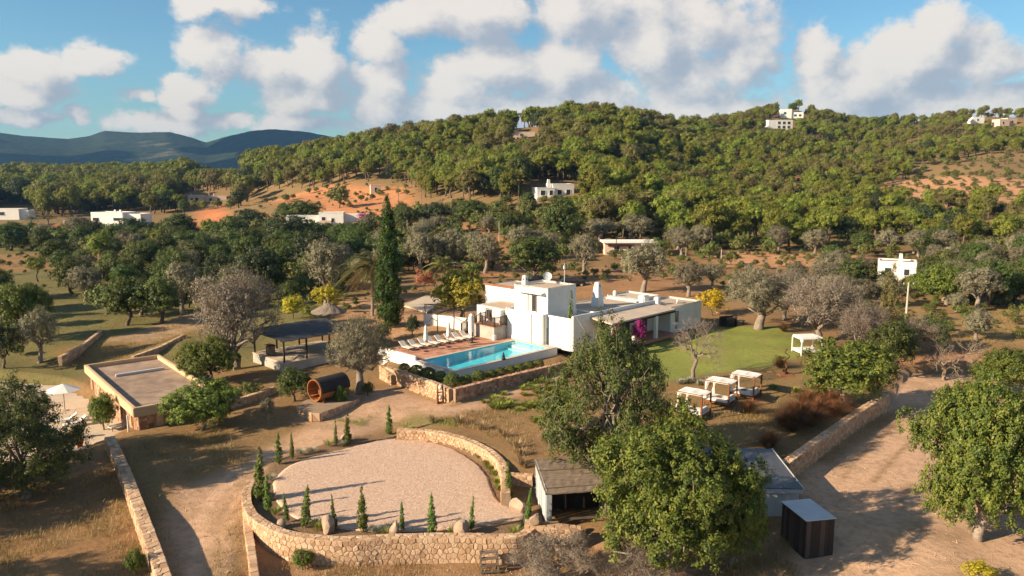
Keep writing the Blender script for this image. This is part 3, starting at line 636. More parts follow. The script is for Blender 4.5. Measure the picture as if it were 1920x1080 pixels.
# ------------------------------------------------------------------ stone walls: every face stone is cut as a cell of a jittered pattern
def clip(poly, p, n):
    out = []
    for i in range(len(poly)):
        a, b = poly[i], poly[(i + 1) % len(poly)]; da = (a[0] - p[0]) * n[0] + (a[1] - p[1]) * n[1]; db = (b[0] - p[0]) * n[0] + (b[1] - p[1]) * n[1]
        if da <= 0: out.append(a)
        if (da < 0) != (db < 0) and da != db:
            t = da / (da - db); out.append((a[0] + (b[0] - a[0]) * t, a[1] + (b[1] - a[1]) * t))
    return out
def cells(L, H, cell, rng, flat=1.0):
    """irregular cells tiling a strip L x H; flat>1 gives longer, lower stones"""
    nx = max(1, round(L / (cell * flat))); ny = max(1, round(H / cell)); dx, dy = L / nx, H / ny; pts = {}
    for j in range(ny):
        for i in range(nx): pts[i, j] = ((i + .5 + (.25 if j % 2 else -.25) + rng.uniform(-.33, .33)) * dx, (j + .5 + rng.uniform(-.3, .3)) * dy)
    res = []
    for (i, j), p in pts.items():
        poly = [(max(0, p[0] - 2 * dx), max(0, p[1] - 2 * dy)), (min(L, p[0] + 2 * dx), max(0, p[1] - 2 * dy)), (min(L, p[0] + 2 * dx), min(H, p[1] + 2 * dy)), (max(0, p[0] - 2 * dx), min(H, p[1] + 2 * dy))]
        for a in range(-2, 3):
            for b in range(-2, 3):
                q = pts.get((i + a, j + b))
                if q is None or (a == 0 and b == 0): continue
                poly = clip(poly, ((p[0] + q[0]) / 2, (p[1] + q[1]) / 2), (q[0] - p[0], q[1] - p[1]))
                if len(poly) < 3: break
            if len(poly) < 3: break
        if len(poly) >= 3: res.append(poly)
    return res
def arc(path):
    path = np.asarray(path, float); d = np.r_[0, np.cumsum(np.linalg.norm(np.diff(path, axis=0), axis=1))]; return path, d
def along(path, d, s):
    x = np.interp(s, d, path[:, 0]); y = np.interp(s, d, path[:, 1]); e = .15
    tx = np.interp(np.minimum(s + e, d[-1]), d, path[:, 0]) - np.interp(np.maximum(s - e, 0), d, path[:, 0]); ty = np.interp(np.minimum(s + e, d[-1]), d, path[:, 1]) - np.interp(np.maximum(s - e, 0), d, path[:, 1])
    l = np.hypot(tx, ty) + 1e-9; return x, y, -ty / l, tx / l      # point and left normal
def stone_mesh(poly, f, gap, rise, rng, mb=None):
    P = np.array(poly); c = P.mean(0); e = P - c; l = np.linalg.norm(e, axis=1)[:, None] + 1e-9
    r0 = c + e * np.maximum(.3, 1 - gap / l); r1 = c + e * np.maximum(.2, 1 - (gap + .035) / l); h = rise * rng.uniform(.6, 1.4); n = len(P)
    V = [f(p[0], p[1], -.02) for p in r0] + [f(p[0], p[1], h * .75) for p in r0] + [f(p[0], p[1], h + rng.normal() * .008) for p in r1]
    F = [(k * n + i, k * n + (i + 1) % n, (k + 1) * n + (i + 1) % n, (k + 1) * n + i) for k in (0, 1) for i in range(n)] + [tuple(2 * n + i for i in range(n))]
    t = float(np.clip(rng.normal(.5, .26), 0, 1)); (mb if mb is not None else MB()).add(V, F, t); return V, F, t
def stone_wall(name, label, path, zb, zt, thick=.5, cell=.3, sides=(1,), singles=0, mat='stone', gap=.018, rise=.045, cap=True, flat=1.25, seed=1, smooth_n=6, capcell=None):
    """path = wall centre line (plan); sides +1 = left face; zb/zt lists per path point"""
    rng = np.random.default_rng(seed); path, d = arc(path)
    if smooth_n and len(path) > 3:                                   # round the outline a little
        ss = np.linspace(0, d[-1], len(path) * smooth_n); q = np.c_[np.interp(ss, d, path[:, 0]), np.interp(ss, d, path[:, 1])]; k = np.array([1, 2, 3, 2, 1.]); k /= k.sum()
        qq = np.c_[np.convolve(np.pad(q[:, 0], 2, 'edge'), k, 'valid'), np.convolve(np.pad(q[:, 1], 2, 'edge'), k, 'valid')]; qq[0] = q[0]; qq[-1] = q[-1]
        zb = np.interp(ss, d, zb); zt = np.interp(ss, d, zt); path, d = arc(qq)
    zb = np.asarray(zb, float); zt = np.asarray(zt, float); L = d[-1]; Hm = float((zt - zb).mean())
    x0, y0 = path[0]; base = float(zb.min())
    root = thing(name, label, 'wall', (x0, y0, base))
    loc = np.array([x0, y0, base])
    ZB = lambda s: np.interp(s, d, zb); ZT = lambda s: np.interp(s, d, zt)
    mb = MB(); n = max(2, int(L / .5)); ss = np.linspace(0, L, n); x, y, nx, ny = along(path, d, ss); t2 = thick / 2; A = []
    for i in range(n):
        for sg, zz in ((1, ZB(ss[i]) - .3), (1, ZT(ss[i])), (-1, ZT(ss[i])), (-1, ZB(ss[i]) - .3)): A.append(np.array([x[i] + nx[i] * sg * t2, y[i] + ny[i] * sg * t2, zz]) - loc)
    F = [(4 * i + k, 4 * i + (k + 1) % 4, 4 * i + 4 + (k + 1) % 4, 4 * i + 4 + k) for i in range(n - 1) for k in range(4)] + [(3, 2, 1, 0), (4 * n - 4, 4 * n - 3, 4 * n - 2, 4 * n - 1)]
    mb.add(A, F); mb.build('mortar_core', M['mortar'], root)
    lst = []
    for sg in sides:
        for poly in cells(L, Hm, cell, rng, flat):
            def f(s, v, o, sg=sg):
                x, y, nx, ny = along(path, d, np.array(s)); q = v / Hm
                return (float(x + nx * sg * (t2 + o)) - x0, float(y + ny * sg * (t2 + o)) - y0, float(ZB(s) + (ZT(s) - ZB(s)) * q) - base)
            lst.append((poly, f))
    if cap:
        for poly in cells(L, thick + .06, capcell or cell * 1.15, rng, 1.3):
            def f(s, v, o):
                x, y, nx, ny = along(path, d, np.array(s)); k = v - thick / 2 - .03
                return (float(x + nx * k) - x0, float(y + ny * k) - y0, float(ZT(s) + o) - base)
            lst.append((poly, f))
    # those nearest the camera become single stones
    if singles:
        lst.sort(key=lambda q: (lambda p: math.hypot(p[0] + x0, p[1] + y0))(q[1](*np.mean(q[0], axis=0), 0)))
        for poly, f in lst[:singles]:
            m1 = MB(); stone_mesh(poly, f, gap, rise, rng, m1); m1.build('stone', M[mat], root)
        lst = lst[singles:]
    if lst:
        m2 = MB()
        for poly, f in lst: stone_mesh(poly, f, gap, rise, rng, m2)
        tag(m2.build('small_stones', M[mat], root), kind='stuff')
    return root

def blob_rock(name, P, r, seed, parent=None, mat='boulder', label=None, group=None, flatz=.8):
    rng = np.random.default_rng(seed); bm = bmesh.new(); bmesh.ops.create_icosphere(bm, subdivisions=3, radius=1)
    pl = [(unit(rng.normal(size=3)), rng.uniform(.5, .8)) for _ in range(7)]
    for v in bm.verts:
        c = np.array(v.co)
        for n, dd in pl:
            k = c @ n
            if k > dd: c = c - n * (k - dd)
        c *= 1 + rng.normal() * .012; v.co = (c[0] * r[0], c[1] * r[1], (c[2] * .9 + .45) * r[2])
    me = bpy.data.meshes.new(name); bm.to_mesh(me); bm.free(); me.materials.append(M[mat])
    return tag(obj(name, me, parent, P, (0, 0, rng.random() * 6)), label, 'boulder' if label else None, group)

# ------------------------------------------------------------------ the plaza
def build_plaza():
    n = 60
    # raked gravel sheet inside the beds, 12 cm thick at its rim
    g = PX([(512, 905), (530, 882), (570, 862), (625, 848), (690, 832), (742, 818), (800, 826), (850, 842), (893, 868), (915, 895), (925, 925), (935, 943), (965, 955), (990, 962), (985, 975), (940, 978), (915, 985), (860, 992), (780, 1003 - 6), (720, 997), (650, 994), (600, 985), (560, 975), (532, 960), (515, 935)], Z_PLAZA)
    p, d = arc(np.vstack([g, g[:1]])); ss = np.linspace(0, d[-1], 160)[:-1]; q = np.c_[np.interp(ss, d, p[:, 0]), np.interp(ss, d, p[:, 1])]
    for _ in range(3): q = (np.roll(q, 1, 0) + 2 * q + np.roll(q, -1, 0)) / 4
    q = q + RNG.normal(size=q.shape) * .03; c = q.mean(0); k = len(q); rings = [1, .97, .85, .7, .5, .3, .1, .002]
    V = [(*(c + (q[i] - c) * (1.004 if r == 0 else 1)), Z_PLAZA - .1) for r in [0] for i in range(k)]
    rr = np.random.default_rng(3)
    for r in rings: V += [(*(c + (q[i] - c) * r), Z_PLAZA + .05 + (.0 if r == 1 else .03) + (rr.normal() * .008 if r > .6 else 0)) for i in range(k)]
    F = [(a * k + i, a * k + (i + 1) % k, (a + 1) * k + (i + 1) % k, (a + 1) * k + i) for a in range(len(rings)) for i in range(k)]
    F = np.array(F)
    m, nt, out = newmat('raked_gravel'); b = bsdf(nt, out, .95, .1); geo = nd(nt, 'ShaderNodeNewGeometry')
    n1 = noise(nt, geo.outputs['Position'], 8, 3, .8); n2 = noise(nt, geo.outputs['Position'], .5, 3, .6)
    cc = mixc(nt, smooth(nt, n1.outputs[0], .3, .7), (.40, .26, .185), (.71, .51, .385)); cc = mixc(nt, mth(nt, 'MULTIPLY', smooth(nt, n2.outputs[0], .35, .7), .35), cc, (.52, .375, .275)); nt.links.new(cc, b.inputs['Base Color'])
    bump(nt, b, n1.outputs[0], .8, .05)
    tag(obj('plaza_gravel', npmesh('plaza_gravel', V, F, m, smooth_=True)), kind='structure')
    # inner fill of the middle
    zt = np.full(len(FRONT), Z_FRONT_TOP); zb = np.array([min(gz(*(p + (p - FRONT.mean(0)) * .05)), -2.2) - .1 for p in FRONT]); zb = np.minimum(zb, -2.4)
    zb[:6] = -3.15; zb[6:9] = -3.1
    stone_wall('terrace_wall', 'curved honey-coloured rubble wall holding up the round gravel terrace', FRONT, zb, zt, .5, .25, (1,), 300, gap=.016, rise=.035, seed=5, flat=1.2)
    stone_wall('low_curved_wall', 'low curved stone wall along the back of the gravel terrace', BACKW[::-1], np.full(len(BACKW), -2.08), np.linspace(-1.12, -1.2, len(BACKW)), .5, .26, (1, -1), 0, seed=6)
build_plaza()
stone_wall('stub_wall', 'short stone wall stub between the rust boulder and the pale shed', PX([(952, 893), (1000, 897)], -1.3), [-2.0, -1.9], [-1.15, -1.1], .4, .24, (1, -1), seed=8)
stone_wall('block_pier', 'squat stone pier in front of the pale shed door', PX([(984, 985), (1035, 987), (1090, 990)], -1.55), [-3.1, -3.1, -3.0], [-1.35, -1.5, -1.6], .55, .3, (1, -1), seed=9)
stone_wall('track_wall', 'long straight stone wall running along the dirt track at lower left', PX([(206, 824), (232, 880), (258, 945), (283, 1010), (312, 1090), (335, 1160)], -1.75), [-3.0] * 6, [-1.55, -1.6, -1.7, -1.8, -1.85, -1.9], .62, .30, (1, -1), 240, seed=11, rise=.05)
stone_wall('kerb_wall', 'narrow low wall falling away below the round terrace beside the track', PX([(463, 975), (470, 1020), (478, 1075), (486, 1130)], -2.3), [-3.2] * 4, [-2.25, -2.35, -2.5, -2.6], .38, .3, (1, -1), seed=12)
stone_wall('planter_wall', 'retaining wall of pinkish stone in front of the white pool', PX([(722, 688), (760, 700), (808, 716), (846, 731)], -.25), [-1.65] * 4, [-.2] * 4, .45, .24, (-1,), 0, mat='stone', seed=13, smooth_n=0)
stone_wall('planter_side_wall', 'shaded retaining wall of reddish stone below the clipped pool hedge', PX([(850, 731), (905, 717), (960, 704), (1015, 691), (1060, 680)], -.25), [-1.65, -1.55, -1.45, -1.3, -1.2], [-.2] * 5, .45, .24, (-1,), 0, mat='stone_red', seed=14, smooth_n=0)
stone_wall('curved_stub_wall', 'orange lit wall end with a curved top beside the pool gate', PX([(716, 690), (738, 700)], -.4), [-1.7, -1.7], [-.15, -.6], .5, .22, (1, -1), 0, seed=15)
stone_wall('lawn_wall', 'dry stone retaining wall between the lawn and the sandy road', ROAD[:5], [-1.9, -1.9, -1.95, -2.0, -2.0], [-.35, -.42, -.5, -.55, -.55], .55, .22, (1, -1), 120, seed=16)
stone_wall('orchard_wall', 'thin low stone wall crossing the dry grass on the far left', PX([(112, 668), (150, 650), (188, 621)], -1.0), [-1.7, -1.7, -1.6], [-1.05, -1.0, -.95], .35, .3, (1, -1), seed=17)
stone_wall('orchard_side_wall', 'thin stone wall behind the flat-roofed stone building', PX([(248, 668), (300, 650), (345, 628)], -.9), [-1.6, -1.5, -1.4], [-.95, -.9, -.85], .35, .3, (1, -1), seed=18)
stone_wall('yard_wall', 'half hidden stone wall in the shade left of the barrel sauna', PX([(430, 752), (470, 742), (515, 727)], -1.2), [-2., -1.95, -1.9], [-1.15, -1.15, -1.15], .4, .28, (1, -1), seed=19)

# ------------------------------------------------------------------ pool terrace
def hw(u, v, z=0.): p = HO + UU * u + VV * v; return np.array([p[0], p[1], z])
def uv(P): d = np.asarray(P)[:2] - HO; return float(d @ UU), float(d @ VV)
def build_pool():
    # corner of the white basin wall and its reach, in house axes
    a = uv(at(852, 697)); b = uv(at(717, 655)); c = uv(at(1040, 651))
    v0 = a[1]; u0 = a[0]; u1 = c[0] + .2; v1 = b[1]
    root = thing('swimming_pool', 'white walled pool terrace with turquoise water and terracotta deck', 'pool', (*HO, 0), HA)
    wu0, wu1, wv0, wv1 = u0 + .45, u1 - .9, v0 + .45, v0 + 5.4
    t = .02
    def walls(name, rects, z0, z1, mat, bev=.03):
        mb = MB()
        for r in rects: mb.box(*r, z0, z1)
        return mb.build(name, M[mat], root, bevel=bev)
    walls('basin_wall', [(u0, u1, v0, v0 + .3)], -1.6, -.04, 'plaster'); walls('basin_wall', [(u0, u0 + .3, v0 + .303, v1)], -1.6, -.04, 'plaster')
    walls('basin_wall', [(u1 - .3, u1, v0 + .303, wv1)], -1.6, -.04, 'plaster')
    walls('parapet', [(u0 - .003, u0 + .25, wv1 + .35, v1)], -.039, .42, 'plaster')
    # coping ring round the water
    for r in ((u0 - .03, u1 + .03, v0 - .03, wv0), (u0 - .03, wu0, wv0 + .002, wv1 + .35), (wu1, u1 + .03, wv0 + .002, wv1 + .35), (wu0 + .002, wu1 - .002, wv1, wv1 + .35)):
        mb = MB(); mb.box(*r, -.035, .03); mb.build('coping', M['coping'], root, bevel=.012)
    # basin
    m, nt, out = newmat('pool_lining'); bb = bsdf(nt, out, .5, .3); geo = nd(nt, 'ShaderNodeNewGeometry'); br = nd(nt, 'ShaderNodeTexBrick'); br.offset = 0; br.inputs['Scale'].default_value = 1.
    br.inputs['Brick Width'].default_value = .25; br.inputs['Row Height'].default_value = .25; br.inputs['Mortar Size'].default_value = .008; br.inputs['Color1'].default_value = (.045, .54, .68, 1); br.inputs['Color2'].default_value = (.07, .60, .72, 1); br.inputs['Mortar'].default_value = (.3, .6, .65, 1)
    nt.links.new(geo.outputs['Position'], br.inputs[0]); nt.links.new(br.outputs[0], bb.inputs['Base Color'])
    mb = MB(); dz = -1.1
    V = [(wu0, wv0, dz), (wu1, wv0, dz + .5), (wu1, wv1, dz + .5), (wu0, wv1, dz), (wu0, wv0, -.037), (wu1, wv0, -.037), (wu1, wv1, -.037), (wu0, wv1, -.037)]
    mb.add(V, [(0, 1, 2, 3), (0, 4, 5, 1), (1, 5, 6, 2), (2, 6, 7, 3), (3, 7, 4, 0)]); mb.build('lining', m, root)
    mb = MB()                                                       # shallow entry steps at the far end
    for i in range(3): mb.box(wu1 - 2.2 + i * .7, wu1 - .01, wv0 + .01, wv1 - .01, -1., -.75 + i * .2)
    m2, nt, out = newmat('step_lining'); bb = bsdf(nt, out, .5, .3); bb.inputs['Base Color'].default_value = (.34, .62, .60, 1); mb.build('entry_steps', m2, root)
    mw, nt, out = newmat('pool_water'); tr = nd(nt, 'ShaderNodeBsdfTransparent'); tr.inputs[0].default_value = (.80, .97, .98, 1); gl = nd(nt, 'ShaderNodeBsdfGlossy'); gl.inputs['Roughness'].default_value = .02
    fr = nd(nt, 'ShaderNodeFresnel'); fr.inputs[0].default_value = 1.33; geo = nd(nt, 'ShaderNodeNewGeometry'); nz = noise(nt, geo.outputs['Position'], 2.6, 3, .5)
    bp = nd(nt, 'ShaderNodeBump'); bp.inputs['Strength'].default_value = .25; bp.inputs['Distance'].default_value = .05; nt.links.new(nz.outputs[0], bp.inputs['Height'])
    nt.links.new(bp.outputs[0], gl.inputs['Normal']); nt.links.new(bp.outputs[0], fr.inputs['Normal'])
    mx = nd(nt, 'ShaderNodeMixShader'); nt.links.new(mth(nt, 'MULTIPLY', fr.outputs[0], mth(nt, 'SUBTRACT', 1., geo.outputs['Backfacing'])), mx.inputs[0]); nt.links.new(tr.outputs[0], mx.inputs[1]); nt.links.new(gl.outputs[0], mx.inputs[2]); nt.links.new(mx.outputs[0], out.inputs[0])
    mb = MB(); mb.add([(wu0 - .02, wv0 - .02, -.06), (wu1 + .02, wv0 - .02, -.06), (wu1 + .02, wv1 + .02, -.06), (wu0 - .02, wv1 + .02, -.06)], [(0, 1, 2, 3)]); mb.build('water', mw, root)
    # deck: terracotta tiles as pieces
    du0, du1, dv0, dv1 = u0 + .31, 3.2 + u1 * 0, wv1 + .355, v1
    du1 = 0 - .02
    mb = MB(); mb.box(du0, du1, dv0, dv1, -1.2, -.02); mb.build('deck_slab', M['mortar'], root)
    nu, nv = int((du1 - du0) / .62), int((dv1 - dv0) / .62); tu, tv = (du1 - du0) / nu, (dv1 - dv0) / nv; k = 0; rest = MB()
    rng = np.random.default_rng(4); tm = []
    for i in range(4):
        q = MB(); q.box(-tu / 2 + .012, tu / 2 - .012, -tv / 2 + .012, tv / 2 - .012, -.03, .012, rng.random()); tm.append(q.mesh('deck_tile', M['terracotta'], bevel=.006))
    for j in range(nv):
        for i in range(nu):
            uc, vc = du0 + (i + .5) * tu, dv0 + (j + .5) * tv
            if k < 290: obj('deck_tile', tm[rng.integers(4)], root, (uc, vc, rng.normal() * .002)); k += 1
            else: rest.box(uc - tu / 2 + .012, uc + tu / 2 - .012, vc - tv / 2 + .012, vc + tv / 2 - .012, -.03, .012, rng.random())
    if rest.v: tag(rest.build('more_deck_tiles', M['terracotta'], root), kind='stuff')
    # small service door in the white end wall
    s = u0 - .012
    d = MB(); d.box(s - .02, s + .05, v1 - .95, v1 - .45, -1.25, -.35); do = d.build('service_door', M['wood_grey'], root); q = MB(); q.box(s - .05, s - .02, v1 - .55, v1 - .5, -.85, -.75); q.build('handle', M['black'], do)
    return u0, u1, v0, v1, wv1
POOL = build_pool()

def build_loungers():
    feet = [(772, 653), (790, 650), (807, 647), (823, 644), (840, 641), (856, 638), (871, 635.5), (886, 633)]
    place = ['first lounger from the cypress tree end, partly shaded', 'second lounger from the cypress tree end', 'third lounger from the cypress end, before the first closed parasol', 'fourth lounger from the cypress end, behind the first closed parasol', 'fifth lounger from the cypress end, between the two closed parasols', 'sixth lounger from the cypress end, behind the second closed parasol', 'seventh lounger from the cypress end, past the second parasol', 'last lounger of the row, next to the white gate pillar']
    ms = {}
    q = MB(); q.box(-.33, .33, 0, 1.25, .27, .33); q.add([(-.33, 1.25, .27), (.33, 1.25, .27), (.33, 1.83, .72), (-.33, 1.83, .72), (-.33, 1.22, .33), (.33, 1.22, .33), (.33, 1.80, .78), (-.33, 1.80, .78)], [(0, 3, 2, 1), (4, 5, 6, 7), (0, 1, 5, 4), (1, 2, 6, 5), (2, 3, 7, 6), (3, 0, 4, 7)])
    s = MB(); s.box(-.33, .33, 0, 1.26, .27, .335); ms['seat'] = s.mesh('seat', M['sling'], bevel=.015)
    s = MB(); s.add([(-.33, 1.265, .28), (.33, 1.265, .28), (.33, 1.85, .74), (-.33, 1.85, .74), (-.33, 1.23, .335), (.33, 1.23, .335), (.33, 1.81, .80), (-.33, 1.81, .80)], [(0, 3, 2, 1), (4, 5, 6, 7), (0, 1, 5, 4), (1, 2, 6, 5), (2, 3, 7, 6), (3, 0, 4, 7)]); ms['backrest'] = s.mesh('backrest', M['sling'], bevel=.015)
    s = MB(); s.bar((-.31, 0, .24), (-.31, 1.9, .24), .05).bar((.31, 0, .24), (.31, 1.9, .24), .05).bar((-.31, .03, .24), (.31, .03, .24), .05).bar((-.31, 1.87, .24), (.31, 1.87, .24), .05); ms['frame'] = s.mesh('frame', M['wood_grey'])
    s = MB(); s.bar((0, 0, 0), (0, 0, .24), .055); leg = s.mesh('leg', M['wood_grey'])
    for (px, py), lb in zip(feet, place):
        P = at(px, py, .3); t = thing('sun_lounger', 'white ' + lb, 'sun lounger', (P[0], P[1], .013), R(45) + RNG.normal() * .03, 'loungers in a row on the pool deck')
        for n in ('seat', 'backrest', 'frame'): obj(n, ms[n], t)
        for x in (-.31, .31):
            for y in (.15, 1.7): obj('leg', leg, t, (x, y, 0))
    for (px, py, lb) in ((799, 659, 'closed white parasol with tall pole nearer the olive tree, beside the pool'), (841.5, 651, 'closed white parasol in the middle of the lounger row')):
        P = at(px, py, 0); t = thing('closed_parasol', lb, 'parasol', (P[0], P[1], .013), 0, 'closed parasols by the pool')
        MB().lathe([(.27, 0), (.27, .05), (.05, .07)], 16).build('base', M['black'], t); MB().tube([(0, 0, .05), (0, 0, 2.75)], [.022, .022], 8).build('pole', M['wood_brown'], t)
        s = MB(); n = 20
        prof = [(.06, 1.05), (.17, 1.08), (.21, 1.3), (.19, 1.7), (.15, 2.2), (.09, 2.6), (.02, 2.72)]
        V = []
        for r, z in prof: V += [(math.cos(2 * math.pi * i / n) * r * (1 + .18 * (i % 2)), math.sin(2 * math.pi * i / n) * r * (1 + .18 * (i % 2)), z) for i in range(n)]
        s.add(V, [(k * n + i, k * n + (i + 1) % n, (k + 1) * n + (i + 1) % n, (k + 1) * n + i) for k in range(len(prof) - 1) for i in range(n)]); s.build('furled_canopy', M['fabric'], t, sm=True)
        MB().lathe([(.16, 1.5), (.225, 1.5), (.225, 1.56), (.16, 1.56)], 16).build('strap', M['cushion'], t)
    P = at(886, 643, 0); t = thing('parasol_stand', 'dark slim parasol pole on a round foot at the deck edge', 'parasol stand', (P[0], P[1], .013))
    MB().lathe([(.28, 0), (.28, .05), (.05, .08)], 16).build('base', M['black'], t); MB().tube([(0, 0, .05), (0, 0, 1.15)], [.05, .045], 8).build('pole', M['black'], t)
    for (px, py, lb) in ((815, 655, 'small low wooden side table beside the first parasol'), (879.5, 643, 'small low wooden side table beside the dark parasol pole')):
        P = at(px, py, 0); t = thing('side_table', lb, 'table', (P[0], P[1], .013), R(45), 'side tables on the deck')
        MB().box(-.26, .26, -.2, .2, .34, .39).build('table_top', M['wood_grey'], t, bevel=.01)
        for x in (-.2, .2):
            for y in (-.15, .15): MB().bar((x, y, 0), (x, y, .34), .05).build('leg', M['wood_grey'], t)
    # small dark figure on the pool edge
    P = at(944, 674, .03); t = thing('pool_figurine', 'small dark seated figure ornament on the pool edge', 'ornament', (P[0], P[1], .03))
    MB().lathe([(.2, 0), (.21, .12), (.13, .2), (.15, .32), (.12, .45), (.05, .5)], 12).build('body', M['black'], t, sm=True)
    MB().lathe([(.02, .49), (.075, .53), (.09, .6), (.07, .68), (.01, .72)], 10).build('head', M['black'], t, sm=True)
build_loungers()

# ------------------------------------------------------------------ the white house
def build_house():
    root = thing('white_house', 'white flat-roofed country house with stepped cubic blocks beside the pool', 'house', (*HO, 0), HA)
    def box(name, u0, u1, v0, v1, z0, z1, mat='plaster', bev=.06, parent=root):
        mb = MB(); mb.box(u0, u1, v0, v1, z0, z1); return mb.build(name, M[mat], parent, bevel=bev)
    def block(u0, u1, v0, v1, z0, z1, th=.28, dep=.32, roof='roof_dirt', name='wall_block', bev=.09):
        me = bpy.data.meshes.new(name); bm = bmesh.new()
        mb = MB(); V = [(x, y, z) for z in (z0, z1) for y in (v0, v1) for x in (u0, u1)]
        bv = [bm.verts.new(p) for p in V]
        for f in [(0, 2, 3, 1), (0, 1, 5, 4), (2, 6, 7, 3), (0, 4, 6, 2), (1, 3, 7, 5)]: bm.faces.new([bv[i] for i in f])
        tf = bm.faces.new([bv[i] for i in (4, 5, 7, 6)])
        r = bmesh.ops.inset_region(bm, faces=[tf], thickness=th); bmesh.ops.translate(bm, verts=list(tf.verts), vec=(0, 0, -dep))
        ed = [e for e in bm.edges if len(e.link_faces) == 2 and e.calc_face_angle(0) > .5 and min(v.co.z for v in e.verts) > z0 + .01 and not all(v in tf.verts for v in e.verts)]
        bmesh.ops.bevel(bm, geom=ed, offset=bev, segments=3, affect='EDGES', clamp_overlap=True); bm.normal_update(); bm.to_mesh(me); bm.free(); me.materials.append(M['plaster'])
        w = obj(name, me, root); q = MB(); q.box(u0 + th + .01, u1 - th - .01, v0 + th + .01, v1 - th - .01, z1 - dep - .1, z1 - dep + .02); q.build('roof', M[roof], w); return w
    def opening(u, v, z0, z1, w, face, frame='wood_brown', panes=2, open_=False):
        """window or door set into a wall face: face 'u' looks to -u (lit side), 'v' looks to -v"""
        t = obj('window', None, root, (u, v, z0)); t.rotation_euler = (0, 0, 0 if face == 'v' else -math.pi / 2); h = z1 - z0
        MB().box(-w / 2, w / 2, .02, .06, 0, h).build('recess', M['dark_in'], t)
        for x in (-w / 2, w / 2): MB().box(x - .05, x + .05, -.03, .05, 0, h + .0).build('frame', M[frame], t)
        MB().box(-w / 2 - .05, w / 2 + .05, -.035, .05, h, h + .09).build('frame', M[frame], t)
        for k in range(panes):
            a, b = -w / 2 + .05 + (w - .1) * k / panes, -w / 2 + .05 + (w - .1) * (k + 1) / panes
            MB().box(a + .04, b - .04, -.005, .012, .06, h - .06).build('pane', M['glass'] if k or not open_ else M['curtain'], t)
            if k: MB().box(a - .04, a + .04, -.03, .03, 0, h - .002).build('frame', M[frame], t)
        return t
    # tower
    block(.95, 5.5, .15, 5.1, 2.0, 6.0, .30, .30)
    opening(.95, 2.4, 3.15, 5.0, 1.25, 'u', open_=True)
    mb = MB(); mb.add([(.95, .55, 5.1), (.95, 4.3, 5.1), (.35, 4.3, 5.2), (.35, .55, 5.2), (.95, .55, 5.45), (.95, 4.3, 5.45), (.35, 4.3, 5.3), (.35, .55, 5.3)], [(0, 1, 2, 3), (4, 7, 6, 5), (0, 3, 7, 4), (3, 2, 6, 7), (2, 1, 5, 6), (1, 0, 4, 5)]); mb.build('door_hood', M['plaster'], root)
    # terrace below the tower, its parapet and buttress
    def wall(u0, u1, v0, v1, z0, z1, bev=.07, mat='plaster'): return box('parapet_wall', u0, u1, v0, v1, z0, z1, mat, bev)
    wall(0, .3, 0, 5.3, -.3, 3.22); wall(.303, 5.6, 0, .28, -.3, 3.2); wall(.0, 6., 5.303, 5.6, -.3, 3.3); wall(5.3, 5.6, .283, 5.3, -.3, 3.0)
    box('terrace_floor', .303, 5.3, .283, 5.3, 2.0, 2.35, 'terracotta', 0)
    box('buttress', -.16, .05, 1.55, 1.75, -.3, 3.1, 'plaster', .05)
    box('lower_panel', .6, 5.2, -.02, .05, .0, 1.75, 'concrete', 0)
    # long wing with the porch
    wall(.75, 15.3, -3.55, -3.25, -.3, 3.4); wall(.75, 1.05, -3.25, -.003, -.3, 3.1); wall(5.62, 5.9, -3.25, -.003, -.3, 3.1)
    box('yard_floor', 1.06, 5.6, -3.24, -.01, 1.9, 2.5, 'concrete', 0)
    block(5.605, 15.4, -3.248, 3.9, -.3, 3.05, .26, .28, 'roof_dirt'); block(15.6, 19.9, -.99, 3.7, -.3, 3.3, .26, .3, 'canvas_roof'); block(15.303, 21.8, -5.6, -1.0, -.3, 2.95, .26, .3, 'roof_dirt')
    box('step_block', 15.0, 16.2, -2.1, -1.2, 2.6, 3.75, 'plaster', .12)
    # porch
    MB().add([(3.4, -6.5, 2.55), (15.3, -6.3, 2.55), (15.3, -3.56, 2.85), (3.4, -3.56, 2.85), (3.4, -6.5, 2.72), (15.3, -6.3, 2.72), (15.3, -3.56, 3.02), (3.4, -3.56, 3.02)], [(0, 3, 2, 1), (4, 5, 6, 7), (0, 1, 5, 4), (1, 2, 6, 5), (2, 3, 7, 6), (3, 0, 4, 7)]).build('porch_roof', M['canvas_roof'], root, bevel=.02)
    MB().bar((3.4, -6.42, 2.44), (15.25, -6.22, 2.44), .16, .2).build('porch_beam', M['wood_dark'], root)
    for u in (3.6, 7.4, 11.4): MB().box(u - .2, u + .2, -6.5, -6.15, -.3, 2.42).build('porch_pillar', M['plaster'], root, bevel=.03)
    MB().box(3.4, 15.25, -6.6, -3.6, -.35, -.02).build('porch_floor', M['terracotta'], root)
    for u, w in ((6., 1.2), (9.2, 2.2), (12.8, 1.6)): opening(u, -3.56, 0, 2.2, w, 'v', 'wood_dark')
    opening(16.6, -5.6, .9, 2.1, .5, 'v', 'wood_dark', 1); opening(16.6, -5.601, .1, .5, .4, 'v', 'wood_dark', 1)
    # chimney stack with tapered hood
    def taper(u, v, z0, z1, a, b, hole=True, name='chimney'):
        c = MB(); V = []
        for z, s in ((z0, a), (z0 + (z1 - z0) * .75, a + (b - a) * .75), (z1 - .15, b), (z1, b * .8)): V += [(u - s, v - s, z), (u + s, v - s, z), (u + s, v + s, z), (u - s, v + s, z)]
        F = [(4 * k + i, 4 * k + (i + 1) % 4, 4 * k + 4 + (i + 1) % 4, 4 * k + 4 + i) for k in range(3) for i in range(4)] + [(12, 13, 14, 15)]
        o = c.add(V, F).build(name, M['plaster'], root, bevel=.05)
